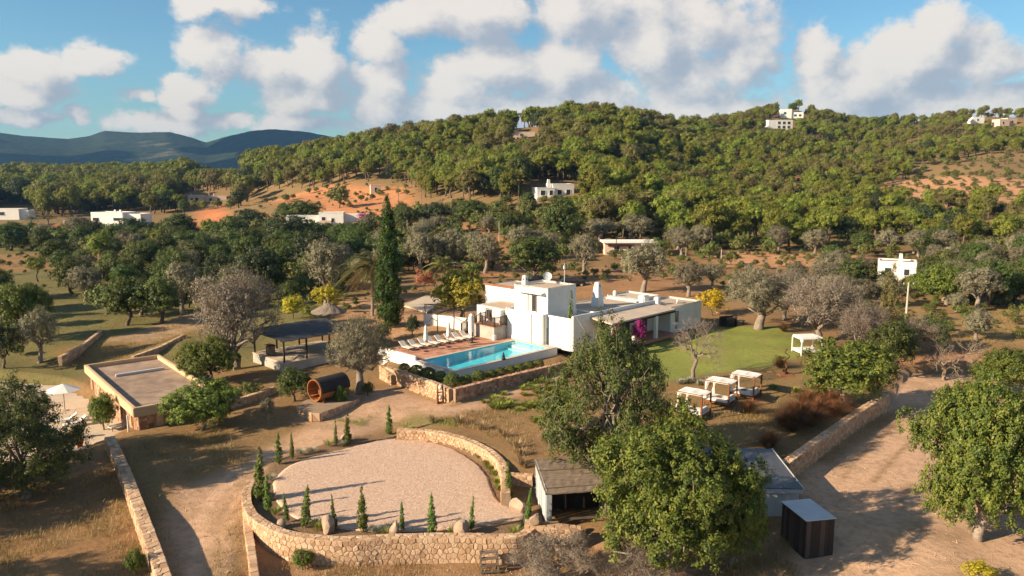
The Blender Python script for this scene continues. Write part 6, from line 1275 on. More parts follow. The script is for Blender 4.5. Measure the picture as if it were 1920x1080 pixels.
# palms
def palm(label, px, py, top, n=46, dry=14, span=None, seed=0, fan=False, name='date_palm', group=None):
    P = gp(px, py); h = zpix(P, top) - P[2]; rng = np.random.default_rng(90 + seed); t = thing(name, label, 'palm', P, 0, group)
    hb = h * (.62 if not fan else .82); fl = h * (.42 if not fan else .2) if span is None else span
    q = np.linspace(0, 1, 9); MB().tube([(.1 * math.sin(3 * s), .1 * s, -.2 + (hb + .2) * s) for s in q], [(.2 if not fan else .13) * (1 + .12 * (i % 2)) for i in range(9)], 9).build('trunk', M['bark_grey'], t)
    for part, cnt, mat, e0, e1 in (('fronds', n, 'l_palm', -.1, 1.35), ('dry_fronds', dry, 'l_palmdry', -1.1, -.2)):
        if not cnt: continue
        VV_, tt = [], []
        for k in range(cnt):
            a = 2.399 * k + rng.normal() * .2; el = rng.uniform(e0, e1); L = fl * rng.uniform(.8, 1.1); d = np.array([math.cos(a), math.sin(a)]); ns = 26 if not fan else 1; tn = rng.random()
            if fan:
                c = np.array([*(d * math.cos(el) * L), hb + math.sin(el) * L])
                for w in np.linspace(-1.3, 1.3, 9):
                    r = np.array([math.cos(a + w) * math.cos(el), math.sin(a + w) * math.cos(el), math.sin(el)]) * L * .6; s = np.cross(r, (0, 0, 1.)); s = s / (np.linalg.norm(s) + 1e-6) * .04; VV_ += [c - s, c + r * .5 - s, c + r + np.array([0, 0, -.1]), c + s]; tt += [tn] * 4
                continue
            for j in range(ns):
                s = .12 + .88 * j / (ns - 1); x = L * s * math.cos(el); z = L * s * math.sin(el) - L * .55 * s * s * (1 if el > -.3 else .3); c = np.array([*(d * x), hb + z]); ll = L * .22 * math.sin(math.pi * min(1, .15 + s * .85)) + .05; sd = np.array([-d[1], d[0], 0])
                for sg in (-1, 1):
                    dr = unit(sd * sg + np.array([*(d * .8), .25 - .5 * s])); wv = np.array([*d, 0]) * .085; VV_ += [c - wv, c + dr * ll * .5 - wv, c + dr * ll, c + dr * ll * .5 + wv]; tt += [tn] * 4
        VV_ = np.array(VV_); obj(part, npmesh(part, VV_, np.arange(len(VV_)).reshape(-1, 4), M[mat], tint=tt), t)
palm('date palm with golden drooping fronds left of the tall cypress', 698, 592, 440, 64, 34, 4.6, 1)
palm('bushy green palm behind the yellowing fig tree', 832, 545, 470, 40, 4, 3.6, 2); G2 = 'fan palms by the orange field'
palm('tall fan palm at the right of the orange field, first', 747, 395, 338, 26, 8, 1.9, 3, True, 'fan_palm', G2); palm('tall fan palm at the right of the orange field, second', 790, 385, 345, 26, 8, 1.8, 4, True, 'fan_palm', G2); palm('tall fan palm left of the white hill villa', 972, 378, 320, 26, 8, 1.9, 5, True, 'fan_palm', G2)
palm('date palm on the lawn by the tiled cottage, left one', 60, 440, 395, 40, 4, 4.2, 6); palm('date palm on the lawn by the tiled cottage, right one', 92, 442, 388, 40, 4, 4.4, 7); palm('palm in front of the tiled cottage', 136, 440, 396, 36, 6, 3.2, 8)

# middle distance, tree by tree: (kind, variant, px, base row, top row, width px, label)
MID = [('olive', 0, 612, 572, 440, 100, 'big olive green tree left of the date palm'), ('dark', 0, 480, 560, 452, 110, 'dark evergreen clump left of the big olive green tree'), ('dark', 1, 420, 545, 470, 90, 'blue green evergreen above the grey olive'), ('round', 0, 240, 610, 512, 110, 'broad leafy tree at the end of the dry meadow, left one'), ('round', 2, 300, 608, 516, 105, 'broad leafy tree at the end of the dry meadow, right one'),
       ('olive', 1, 345, 590, 480, 90, 'grey green tree behind the broad leafy pair'), ('round', 3, 108, 503, 446, 76, 'round dark tree alone on the left meadow'), ('pine', 0, 192, 492, 430, 62, 'small pine with dark crown on the left meadow'), ('pine', 1, 72, 528, 478, 44, 'small dark pine above the left foreground trees'), ('mastic', 1, 45, 640, 523, 120, 'bright green tree at the left edge of the meadow'), ('olive', 2, 75, 680, 572, 84, 'grey olive tree in the left shade'), ('dark', 2, 8, 690, 590, 80, 'black green tree at the left edge'),
       ('pine', 2, 300, 478, 430, 44, 'slim pine in the middle of the left meadow'), ('pine', 3, 282, 460, 425, 36, 'small pine left of the slim one'), ('pine', 1, 392, 455, 408, 32, 'small pine with bare trunk near the red soil'), ('dark', 3, 250, 452, 405, 80, 'dark tree in front of the modern box house'), ('round', 1, 335, 450, 395, 82, 'leafy dark tree right of the modern box house'), ('dark', 0, 175, 460, 408, 70, 'dark tree left of the modern box house'),
       ('dark', 1, 540, 470, 398, 110, 'dark spreading tree in front of the white farmhouse'), ('round', 0, 430, 470, 400, 90, 'green tree at the foot of the red soil'), ('dark', 2, 590, 510, 425, 90, 'dark tree below the white farmhouse'), ('round', 2, 660, 470, 420, 60, 'green tree right of the white farmhouse'), ('olive', 0, 690, 440, 400, 46, 'olive above the purple bougainvillea'), ('maquis', 0, 635, 390, 345, 56, 'round dark tree standing on the orange field'),
       ('olive', 1, 790, 512, 428, 84, 'grey olive right of the cypress, first'), ('olive', 2, 842, 508, 425, 80, 'grey olive right of the cypress, second'), ('olive', 3, 910, 512, 432, 74, 'olive with visible trunk beside the thin pole'), ('round', 3, 1000, 530, 438, 130, 'large leafy tree directly behind the white tower'), ('olive', 0, 975, 480, 418, 60, 'grey olive behind the large leafy tree'), ('olive', 1, 1095, 512, 430, 70, 'grey olive right of the large leafy tree'), ('olive', 2, 1205, 548, 448, 106, 'olive tree with slim trunk behind the chimney'),
       ('olive', 3, 1290, 556, 488, 76, 'olive tree above the right end of the house'), ('olive', 0, 1335, 540, 490, 60, 'grey olive right of the house orchard'), ('maquis', 1, 1235, 478, 445, 60, 'green shrub beside the long low building'), ('olive', 1, 1125, 455, 405, 90, 'olive above the long low building, left'), ('olive', 2, 1190, 455, 398, 80, 'olive above the long low building, right'), ('round', 1, 1050, 470, 360, 90, 'yellow green pine-like tree below the hill villa'),
       ('round', 3, 1655, 545, 505, 55, 'dark shrub hiding the left corner of the white hillside house'), ('mastic', 2, 1725, 552, 512, 60, 'bright shrub hiding the right corner of the white hillside house'), ('maquis', 0, 1690, 556, 530, 50, 'low shrub below the white hillside house'), ('olive', 1, 1570, 610, 520, 95, 'grey olive between the pale grey tree and the conifer'), ('grey', 1, 1470, 600, 505, 100, 'grey leafless tree close behind the old olive'), ('round', 2, 1745, 660, 590, 80, 'green tree left of the drooping leafless tree'), ('olive', 2, 1830, 640, 575, 70, 'grey shrub behind the drooping leafless tree'),
       ('round', 1, 20, 470, 415, 80, 'dark tree below the white house at the left edge'), ('olive', 3, 150, 452, 402, 60, 'grey green tree beside the tiled cottage'), ('dark', 1, 385, 500, 440, 90, 'dark tree right of the slim pine'), ('round', 0, 560, 420, 372, 110, 'row of low dark trees on the orange field'), ('dark', 3, 470, 440, 388, 90, 'dark tree at the left end of the orange field'), ('round', 2, 760, 430, 385, 70, 'green tree right of the cypress tip'), ('round', 3, 880, 420, 372, 80, 'green tree left of the fan palm'), ('maquis', 1, 930, 430, 392, 70, 'green shrub below the fan palm'), ('dark', 0, 820, 420, 375, 70, 'dark tree in the middle of the lower wood edge'),
       ('mastic', 6, 1775, 572, 488, 120, 'bright green rounded shrub tree right of the white hillside house'), ('round', 0, 1850, 575, 478, 110, 'dark green tree at the right edge of the slope'), ('round', 2, 1905, 570, 505, 80, 'green tree at the far right above the dry slope'), ('maquis', 2, 1640, 520, 485, 50, 'shrub left of the white hillside house'), ('maquis', 3, 1600, 560, 520, 60, 'shrub below the orange bank'), ('olive', 3, 1270, 470, 420, 60, 'grey olive left of the orange bank'), ('olive', 0, 1330, 455, 395, 84, 'tall grey olive above the orange bank')]
for k, i, px, py, top, w, lb in MID:
    nm = {'olive': 'olive_tree', 'dark': 'evergreen_tree', 'round': 'evergreen_tree', 'pine': 'pine_tree', 'mastic': 'mastic_tree', 'grey': 'olive_tree', 'maquis': 'shrub'}[k]
    T(nm, k, i, px, py, top, w, lb, 'tree' if k != 'maquis' else 'shrub')

# low plants of the terrace: aloe rows, herbs, red grasses
def tuft(rng, n, L, spread, wd, mat, name='blades', droop=.3):
    a = rng.random(n) * 6.28; d = np.c_[np.cos(a), np.sin(a)] * (rng.random(n) * spread)[:, None]; ln = L * rng.uniform(.55, 1.1, n); s = np.c_[-np.sin(a), np.cos(a), np.zeros(n)] * wd; b = np.c_[d * .25, np.zeros(n)]
    mid = b + np.c_[d * .55, .62 * np.ones(n)] * ln[:, None]; tip = b + np.c_[d * (1 + droop), np.clip(1 - droop * (d ** 2).sum(1) * 1.2, .15, 1)] * ln[:, None]
    V = np.stack([b - s, mid - s * .8, tip, mid + s * .8], 1).reshape(-1, 3); return npmesh(name, V, np.arange(4 * n).reshape(-1, 4), mat, tint=np.repeat(np.clip(rng.normal(.5, .28, n), 0, 1), 4))
ORD = ['first', 'second', 'third', 'fourth', 'fifth', 'sixth', 'seventh', 'eighth', 'ninth', 'tenth', 'eleventh', 'twelfth', 'thirteenth', 'fourteenth', 'fifteenth']
RG = np.random.default_rng(77)
TU = {'agave': [tuft(RG, 90, .62, .9, .022, M['l_agave'], 'leaves', .15) for _ in range(2)], 'red': [tuft(RG, 900, 1.25, 1.0, .010, M['l_grassred'], 'blades', .45) for _ in range(3)], 'herb': [tuft(RG, 150, .42, .95, .025, M['l_herb'], 'leaves') for _ in range(2)], 'silver': [tuft(RG, 170, .42, .9, .016, M['l_silver'], 'leaves') for _ in range(2)], 'grass': [tuft(RG, 120, .5, .8, .014, M['l_herb'], 'blades') for _ in range(2)]}
def low(name, kind, px, py, s, label, cat, group, z=None):
    P = gp(px, py) if z is None else at(px, py, z); k = int(RNG.integers(len(TU[kind]))); t = obj(name, TU[kind][k], None, P, (0, 0, RNG.random() * 6.28), (s, s, s)); return tag(t, label, cat, group)
for i, (px, py, s) in enumerate([(812, 793, 1.0), (860, 794, 1.0), (902, 806, 1.), (946, 820, 1.), (968, 840, .95), (975, 855, .9), (978, 872, .9), (985, 878, .6)]): low('aloe_plant', 'agave', px, py, s * 1.15, ORD[i] + ' dry spiky aloe above the low curved wall, from the lone cypress', 'plant', 'aloes above the curved wall')
for i, (px, py, s) in enumerate([(1530, 782, 1.2), (1502, 790, 1.2), (1555, 765, 1.1), (1540, 745, 1.1), (1515, 765, 1.2), (1485, 808, 1.1), (1490, 785, 1.1), (1565, 780, 1.), (1520, 800, 1.1), (1470, 800, 1.), (1405, 775, .9), (1445, 835, .8), (1440, 842, .8), (1462, 690, .8), (1470, 622, .7)]): low('fountain_grass', 'red', px, py, s * 1.1, 'reddish brown fountain grass clump between the day beds and the lawn wall', 'grass', 'red fountain grasses by the lawn')
for i, (px, py) in enumerate([(757, 812), (766, 808), (775, 818), (800, 818), (862, 838), (877, 845), (898, 858), (912, 872), (918, 880), (925, 890), (930, 905), (935, 918)]): low('bed_herb', 'herb', px, py, .9, ORD[i] + ' small green herb along the foot of the low curved wall, from the lone cypress', 'plant', 'herbs along the curved wall', -1.95)
for i, (px, py) in enumerate([(640, 836), (585, 848), (565, 852), (508, 900), (512, 935), (590, 985), (622, 976), (701, 998), (740, 990), (866, 985)]): low('lavender', 'silver', px, py, 1., ORD[i] + ' grey green lavender cushion round the gravel, counted from the dark boulder at the entrance', 'plant', 'lavender cushions in the bed', -1.95)
for i, (px, py) in enumerate([(616, 836), (478, 930), (517, 965), (595, 994), (603, 989), (721, 1003), (845, 1003), (965, 1003)]): low('bed_grass', 'grass', px, py, 1.05, ORD[i] + ' tuft of fresh green grass leaves round the gravel, counted from the terrace entrance', 'plant', 'grass tufts in the bed', -1.95)
k = 0
while k < 70:                                                       # rows of low green vines on the slope below the house
    px, py = RNG.uniform(900, 1085), RNG.uniform(705, 835)
    if not inpoly(np.array([px]), np.array([py]), [(905, 755), (1035, 705), (1085, 740), (1085, 830), (1010, 800), (930, 775)])[0]: continue
    low('ground_vine', 'herb', px, py, RNG.uniform(.8, 1.4), 'low yellow green plant on the slope below the pool wall', 'plant', 'low plants on the slope below the pool'); k += 1
for px, py, s in ((1490, 735, 1.2), (1375, 748, .9), (1450, 728, 1.), (1350, 760, .8), (1460, 672, 1.), (1620, 770, 1.)): low('border_herb', 'herb', px, py, s, 'rounded green herb in the border between day beds and lawn', 'plant', 'herbs in the lawn border')
for px, py, s in ((1290, 718, 1.2), (1310, 722, 1.1), (1275, 720, 1.1), (1325, 716, 1.), (1340, 716, .9)): low('lavender', 'silver', px, py, s * 1.2, 'grey green lavender round the bare almond trunk', 'plant', 'lavender round the almond tree')

# ------------------------------------------------------------------ the wooded hills
def hidden_polys():
    keep = [[(465, 390), (560, 364), (640, 345), (760, 352), (790, 372), (735, 392), (560, 400)], [(1650, 385), (1640, 355), (1760, 318), (1830, 292), (2300, 285), (2300, 395), (1800, 392), (1700, 392)], [(1490, 335), (1555, 338), (1545, 352), (1480, 350)], [(370, 398), (430, 388), (430, 418), (370, 425)],
            [(1000, 355), (1080, 355), (1075, 385), (1000, 385)], [(540, 395), (670, 395), (670, 430), (540, 430)], [(150, 400), (270, 400), (270, 435), (150, 435)], [(345, 360), (430, 360), (430, 388), (345, 388)], [(370, 305), (445, 305), (445, 323), (370, 323)], [(1440, 228), (1485, 228), (1485, 246), (1440, 246)], [(1465, 210), (1508, 210), (1508, 226), (1465, 226)], [(1860, 225), (1915, 225), (1915, 242), (1860, 242)], [(1818, 222), (1848, 222), (1848, 236), (1818, 236)],
            [(0, 385), (50, 385), (50, 420), (0, 420)], [(690, 345), (725, 345), (725, 370), (690, 370)], [(965, 240), (1005, 240), (1005, 262), (965, 262)], [(1150, 280), (1210, 262), (1215, 278), (1150, 290)], [(80, 425), (150, 425), (150, 450), (80, 450)]]
    return keep
def scatter(y0, y1, sp, smax, rng):
    P = []; y = y0
    while y < y1:
        n = int(2 * smax * y / sp); x = (np.arange(n) + .5) / n * 2 * smax * y - smax * y; P.append(np.c_[x + rng.uniform(-.48, .48, n) * sp, y + rng.uniform(-.48, .48, n) * sp]); y += sp
    return np.vstack(P)
def build_forest():
    rng = np.random.default_rng(21); keep = hidden_polys()
    A = np.vstack([scatter(168, 330, 5.2, .84, rng), scatter(330, 760, 6.0, .80, rng)]); z = ground(A[:, 0], A[:, 1]); px, py = project(np.c_[A, z])
    hl = hill(A[:, 0], A[:, 1]); s = A[:, 0] / A[:, 1]; yr = np.interp(s, RS, RIDGE[:, 1]); y0 = np.interp(s, RS, RIDGE[:, 3])
    ok = (A[:, 1] < yr * 1.12) & (py < 470)
    # the wood starts higher on the left; below it lie gardens and fields
    edge = np.interp(px, [-400, 0, 280, 455, 480, 760, 800, 1000, 1100, 1400, 1650, 1700, 2400], [410, 410, 404, 392, 356, 348, 372, 386, 445, 466, 474, 474, 474]); ok &= py < edge
    for p in keep: ok &= ~inpoly(px, py, p)
    A, z, px, py, s, yr = A[ok], z[ok], px[ok], py[ok], s[ok], yr[ok]
    h = rng.uniform(6.8, 12.0, len(A)) * np.interp(px, [0, 420, 560, 1300, 1500, 2000], [1.45, 1.3, 1., 1., .82, .72]); kind = np.where(rng.random(len(A)) < np.interp(px, [0, 400, 1200, 1500, 2000], [.12, .10, .14, .40, .5]), 1, 0)
    pn = (np.sin(A[:, 0] * .047 + 1.) * np.sin(A[:, 1] * .039) + np.sin(A[:, 0] * .11) * np.sin(A[:, 1] * .13 + 2)) ; kind = np.where((kind == 0) & (pn > .5), 2, kind); kind = np.where((kind == 0) & (rng.random(len(A)) < .09), 3, kind)
    h = np.where(kind == 1, h * .45, h)
    thin = rng.random(len(A)) < np.interp(px, [1300, 1700], [0, .18]); A, z, px, py, h, kind = [q[~thin] for q in (A, z, px, py, h, kind)]
    # mid band of scrub, olives and shrubs between garden and wood
    B = scatter(92, 250, 4.9, .84, rng); bz = ground(B[:, 0], B[:, 1]); bx, by = project(np.c_[B, bz])
    lo = np.interp(bx, [-400, 0, 400, 470, 700, 760, 1000, 1300, 1650, 1700, 2400], [462, 466, 505, 548, 545, 510, 492, 502, 482, 560, 560]); hi = np.interp(bx, [-400, 0, 280, 440, 470, 760, 800, 1000, 1100, 1400, 1650, 1700, 2400], [408, 408, 392, 390, 398, 400, 380, 386, 445, 466, 474, 474, 474])
    o2 = (by < lo) & (by > hi) & (rng.random(len(B)) < np.interp(bx, [-400, 400, 700, 900, 1650, 1700], [.9, 1., .9, .65, .8, .95]))
    for p, q in (([(120, 505), (360, 490), (420, 555), (350, 590), (180, 600), (100, 560)], .7), ([(430, 470), (720, 470), (700, 560), (640, 560), (560, 575), (430, 570)], .8), ([(1480, 510), (1640, 505), (1640, 560), (1700, 580), (1560, 600), (1480, 560)], .6), ([(1730, 540), (2000, 540), (2000, 580), (1740, 590)], .7), ([(740, 480), (930, 480), (930, 520), (760, 530)], .45), ([(-100, 560), (60, 540), (90, 640), (-100, 680)], .5)): o2 |= inpoly(bx, by, p) & (rng.random(len(B)) < q)
    for p in keep + [[(1335, 474), (1640, 484), (1650, 500), (1340, 496)], [(1130, 445), (1235, 445), (1240, 480), (1130, 480)], [(850, 425), (960, 460), (960, 500), (860, 470)], [(1640, 485), (1725, 485), (1725, 535), (1640, 535)], [(750, 424), (850, 418), (850, 436), (760, 440)], [(1060, 490), (1300, 490), (1300, 540), (1060, 540)]]: o2 &= ~inpoly(bx, by, p)
    B, bz, bx, by = B[o2], bz[o2], bx[o2], by[o2]; bh = rng.uniform(2.8, 6.4, len(B))
    RECT = [(1003, 340, 1078, 366), (545, 392, 668, 416), (163, 393, 260, 418), (348, 355, 430, 374), (378, 302, 445, 316), (1440, 226, 1486, 241), (1464, 206, 1508, 221), (1862, 220, 1917, 236), (1820, 220, 1847, 232), (0, 383, 46, 400), (690, 345, 722, 362), (968, 244, 1002, 257), (1130, 446, 1236, 466), (1645, 485, 1722, 512)]
    def clear(Q, qz, qh, qx, qy):
        w_ = qh * .42 * FPX / Q[:, 1]; tp = qy - qh * FPX / Q[:, 1]; k = np.ones(len(Q), bool)
        for x0, y0, x1, y1 in RECT:
            c_ = (qx + w_ > x0) & (qx - w_ < x1) & (tp < y1) & (qy > y0 + 4); nh = (qy - y1) * Q[:, 1] / FPX; qh[c_] = np.minimum(qh[c_], nh[c_]); k &= ~(c_ & (nh < 1.3))
        for x0, y0, x1, y1 in ((640, 440, 760, 590), (800, 500, 930, 598), (520, 530, 650, 595), (350, 490, 530, 680), (1300, 490, 1660, 640), (480, 590, 670, 650), (770, 490, 825, 545)): k &= ~((qx + w_ > x0) & (qx - w_ < x1) & (tp < y1) & (qy > y1 - 14))
        return k
    k = clear(A, z, h, px, py); A, z, px, py, h, kind = [q[k] for q in (A, z, px, py, h, kind)]
    k = clear(B, bz, bh, bx, by); B, bz, bx, by, bh = [q[k] for q in (B, bz, bx, by, bh)]
    tot = dict(pine=0); size = h / A[:, 1]; order = np.argsort(-size)
    pine_i = [i for i in order if kind[i] in (0, 2)]; lab = ['yellow green pine on the lower edge of the wooded hill', 'olive brown pine in the wood on the hillside']
    LM = [(0, 'above the house at the left edge'), (130, 'above the tiled cottage'), (213, 'behind the modern box house'), (390, 'near the pink villa'), (480, 'left of the orange field'), (610, 'above the white farmhouse'), (730, 'above the cypress tip'), (830, 'left of the fan palm'), (960, 'beside the fan palm'), (1040, 'around the white hill villa'), (1120, 'just right of the white hill villa'), (1185, 'above the long low building'), (1270, 'right of the long low building'), (1350, 'above the orange bank'), (1463, 'below the lower hilltop villa'), (1560, 'left of the white hillside house'), (1680, 'above the white hillside house'), (1790, 'above the street lamp'), (1900, 'near the right edge')]
    def where(x, y): return ('low on the slope ' if y > 420 else 'high on the slope ' if y < 360 else 'midway up the slope ') + min(LM, key=lambda q: abs(q[0] - x))[1]
    near = set(pine_i[:290])
    for i in pine_i[:290]:
        kk = 'pine' if kind[i] == 0 else 'pineb'; side = where(px[i], py[i])
        plant('pine_tree', kk, int(rng.integers(6)), (A[i, 0], A[i, 1], z[i]), h[i], ('tall ' if h[i] > 10.3 else 'small ' if h[i] < 7.5 else '') + ('yellow green pine ' if kind[i] == 0 else 'olive brown pine ') + side, 'tree', 'pines on the hill', w=h[i] * rng.uniform(.72, 1.0))
    gb = {0: ('olive', 'olive_tree', 'grey green olive in the scrub between the gardens and the wood'), 1: ('maquis', 'shrub', 'round green shrub in the scrub between the gardens and the wood'), 2: ('round', 'evergreen_tree', 'dark green tree in the gardens below the wood')}
    bord = np.argsort(-bh / B[:, 1]); rest = []
    for n, i in enumerate(bord):
        left = bx[i] < 700; k = int(rng.choice([0, 1, 2], p=[.15, .25, .6] if left else [.42, .42, .16]))
        if n < 280:
            kd, nm, lb = gb[k]; lb = ('larger ' if bh[i] > 5.2 else '') + lb.split(' in the ')[0] + ' ' + min(LM, key=lambda q: abs(q[0] - bx[i]))[1].replace('above', 'below') + (', farther up' if by[i] < 440 else ''); plant(nm, kd, int(rng.integers(4)), (B[i, 0], B[i, 1], bz[i]), bh[i] * (1.15 if k == 2 else .8 if k == 1 else 1.), lb, 'tree' if k != 1 else 'shrub', 'trees between gardens and wood', w=None)
        else: rest.append((*B[i], bz[i], bh[i], 1 if k != 2 else 3))
    # everything farther: one wood
    far = [(A[i, 0], A[i, 1], z[i], h[i], kind[i]) for i in range(len(A)) if i not in near] + rest
    # the flat wooded plain far to the left
    C = np.vstack([scatter(620, 1000, 11., .95, rng), scatter(1000, 2600, 26., .95, rng)]); cz = ground(C[:, 0], C[:, 1]); cs = C[:, 0] / C[:, 1]; o3 = (cs < -.30) & (cz < 14); C, cz = C[o3], cz[o3]; sc = np.where(C[:, 1] > 1000, 2.2, 1.3)
    far += [(C[i, 0], C[i, 1], cz[i] - 1, rng.uniform(6, 9) * sc[i], 3 if rng.random() < .6 else 0) for i in range(len(C))]
    # shrubs on the orange slopes
    D = scatter(200, 420, 5.5, .84, rng); dz = ground(D[:, 0], D[:, 1]); dx, dy = project(np.c_[D, dz]); o4 = np.zeros(len(D), bool)
    for p in keep[:3]: o4 |= inpoly(dx, dy, p)
    o4 &= rng.random(len(D)) < np.where(dx > 1400, .75, .42); D, dz = D[o4], dz[o4]
    far += [(D[i, 0], D[i, 1], dz[i], rng.uniform(.5, 3.0), 1) for i in range(len(D))]
    # low scrub and weeds over the rough ground
    E_ = scatter(84, 300, 2.9, .84, rng); ez = ground(E_[:, 0], E_[:, 1]); ex, ey = project(np.c_[E_, ez]); cl = np.sin(E_[:, 0] * .21 + 1) * np.sin(E_[:, 1] * .17) + np.sin(E_[:, 0] * .07) * np.sin(E_[:, 1] * .09 + 2); o5 = (ey > 385) & (cl + rng.normal(size=len(E_)) * .5 > np.where(ex < 480, .35, -.45))
    for p in [[(690, 560), (1340, 520), (1340, 600), (1520, 610), (1560, 680), (1400, 720), (690, 720)], [(440, 590), (720, 590), (720, 720), (440, 720)], [(100, 600), (420, 570), (420, 720), (100, 720)]] + keep: o5 &= ~inpoly(ex, ey, p)
    far += [(*E_[i], ez[i] - .05, rng.uniform(.35, 1.5), 1) for i in np.nonzero(o5)[0]]
    far = np.array(far)
    # instancing object
    src = bpy.data.collections.new('forest_plants'); names = [('pine', 0), ('pine', 1), ('pine', 2), ('pineb', 0), ('pineb', 1), ('maquis', 0), ('maquis', 1), ('dark', 0), ('round', 1), ('pine', 3), ('pine', 4), ('pine', 5), ('pineb', 4)]
    for j, (k, v) in enumerate(names):
        parts, W = proto(k, v); bm = bmesh.new(); mats = []
        for n_, me in parts:
            b0 = len(bm.faces); bm.from_mesh(me); bm.faces.ensure_lookup_table()
            for f in bm.faces[b0:]: f.material_index = len(mats)
            mats.append(me.materials[0])
        me = bpy.data.meshes.new(f'forest_plant_{j:02d}'); bm.to_mesh(me); bm.free()
        for m_ in mats: me.materials.append(m_)
        src.objects.link(bpy.data.objects.new(f'forest_plant_{j:02d}', me))
    pick = {0: [0, 1, 2, 9, 10, 11], 1: [5, 6], 2: [3, 4, 12], 3: [7, 8]}
    idx = np.array([rng.choice(pick[int(k)]) for k in far[:, 4]], np.int32); n = len(far)
    me = bpy.data.meshes.new('pine_forest'); me.vertices.add(n); me.vertices.foreach_set('co', far[:, :3].astype(np.float32).ravel())
    for nm, ty, val in (('idx', 'INT', idx), ('rot', 'FLOAT', rng.random(n) * 6.28), ('size', 'FLOAT', far[:, 3])):
        a = me.attributes.new(nm, ty, 'POINT'); a.data.foreach_set('value', np.asarray(val, np.int32 if ty == 'INT' else np.float32))
    o = tag(obj('pine_forest', me), 'pine wood covering the far hillsides as one mass', 'forest', kind='stuff')
    g = bpy.data.node_groups.new('forest_scatter', 'GeometryNodeTree'); g.interface.new_socket('Geometry', in_out='INPUT', socket_type='NodeSocketGeometry'); g.interface.new_socket('Geometry', in_out='OUTPUT', socket_type='NodeSocketGeometry')
    N = g.nodes.new; gi, go = N('NodeGroupInput'), N('NodeGroupOutput'); ci = N('GeometryNodeCollectionInfo'); ci.inputs['Collection'].default_value = src; ci.inputs['Separate Children'].default_value = True; ci.inputs['Reset Children'].default_value = True
    ip = N('GeometryNodeInstanceOnPoints'); ip.inputs['Pick Instance'].default_value = True
    def na(nm, ty): q = N('GeometryNodeInputNamedAttribute'); q.data_type = ty; q.inputs[0].default_value = nm; return q.outputs[0]
    cx = N('ShaderNodeCombineXYZ'); g.links.new(na('rot', 'FLOAT'), cx.inputs[2]); e2r = N('FunctionNodeEulerToRotation'); g.links.new(cx.outputs[0], e2r.inputs[0])
    L = g.links.new; L(gi.outputs[0], ip.inputs['Points']); L(ci.outputs[0], ip.inputs['Instance']); L(na('idx', 'INT'), ip.inputs['Instance Index']); L(e2r.outputs[0], ip.inputs['Rotation'])
    L(na('size', 'FLOAT'), ip.inputs['Scale']); L(ip.outputs[0], go.inputs[0]); md = o.modifiers.new('scatter', 'NODES'); md.node_group = g
    print('FOREST', n, 'pines', len(near), 'mid', len(bord))
build_forest()

# ------------------------------------------------------------------ dry grass and weeds
def blades(name, polys, n, L, mat, seed, zf=None, wd=.012):
    rng = np.random.default_rng(seed); P = []
    for poly, k in polys:
        W = np.array([gp(*q)[:2] for q in poly]); lo, hi = W.min(0), W.max(0); m = int(n * k); q = rng.uniform(lo, hi, (m * 3, 2)); q = q[inpoly(q[:, 0], q[:, 1], W)][:m]
        cl = np.sin(q[:, 0] * 1.7 + 1) * np.sin(q[:, 1] * 1.9) + np.sin(q[:, 0] * .6) * np.sin(q[:, 1] * .5 + 1) + rng.normal(size=len(q)) * .5; P.append(q[cl > .1])
    P = np.vstack(P); m = len(P); z = ground(P[:, 0], P[:, 1]); a = rng.random(m) * 6.28; ln = L * rng.uniform(.4, 1.3, m); d = np.c_[np.cos(a), np.sin(a)] * .5; b = np.c_[P, z - .02]; s = np.c_[-np.sin(a), np.cos(a), np.zeros(m)] * wd
    mid = b + np.c_[d * .4, .6 * np.ones(m)] * ln[:, None]; tip = b + np.c_[d, np.full(m, .95)] * ln[:, None]; V = np.stack([b - s, mid - s, tip, mid + s], 1).reshape(-1, 3)
    return tag(obj(name, npmesh(name, V, np.arange(4 * m).reshape(-1, 4), M[mat], tint=np.repeat(rng.random(m), 4))), None, None, None, 'stuff')
tag(blades('dry_grass', [([(-40, 1100), (-40, 930), (205, 880), (300, 1100)], .35), ([(480, 1090), (500, 1040), (900, 1062), (1080, 1040), (1080, 1090)], .10), ([(230, 840), (420, 800), (470, 870), (300, 900)], .15), ([(395, 1085), (440, 920), (452, 960), (462, 1085)], .05), ([(740, 800), (940, 760), (1000, 800), (1000, 860), (960, 850), (900, 810)], .10), ([(1500, 850), (1640, 775), (1700, 765), (1560, 870)], .05), ([(1420, 850), (1330, 780), (1500, 730), (1560, 790)], .10), ([(1340, 1085), (1480, 1000), (1500, 1085)], .05), ([(100, 690), (330, 610), (420, 620), (330, 680)], .2), ([(1730, 600), (1920, 580), (1920, 650), (1760, 640)], .25)], 42000, .32, 'l_dry', 5), 'dry straw-coloured grass on the rough ground', 'grass')
tag(blades('green_weeds', [([(230, 835), (300, 900), (345, 1085), (300, 1085), (240, 900)], .12), ([(740, 798), (870, 785), (850, 803)], .06), ([(-40, 640), (120, 560), (330, 600), (120, 690)], .3), ([(0, 560), (200, 470), (400, 450), (380, 480), (100, 600)], .35), ([(930, 770), (1085, 720), (1085, 830)], .15), ([(620, 790), (700, 780), (680, 800)], .03)], 26000, .22, 'l_herb', 6), 'green weeds and meadow grass on the rough ground', 'grass')
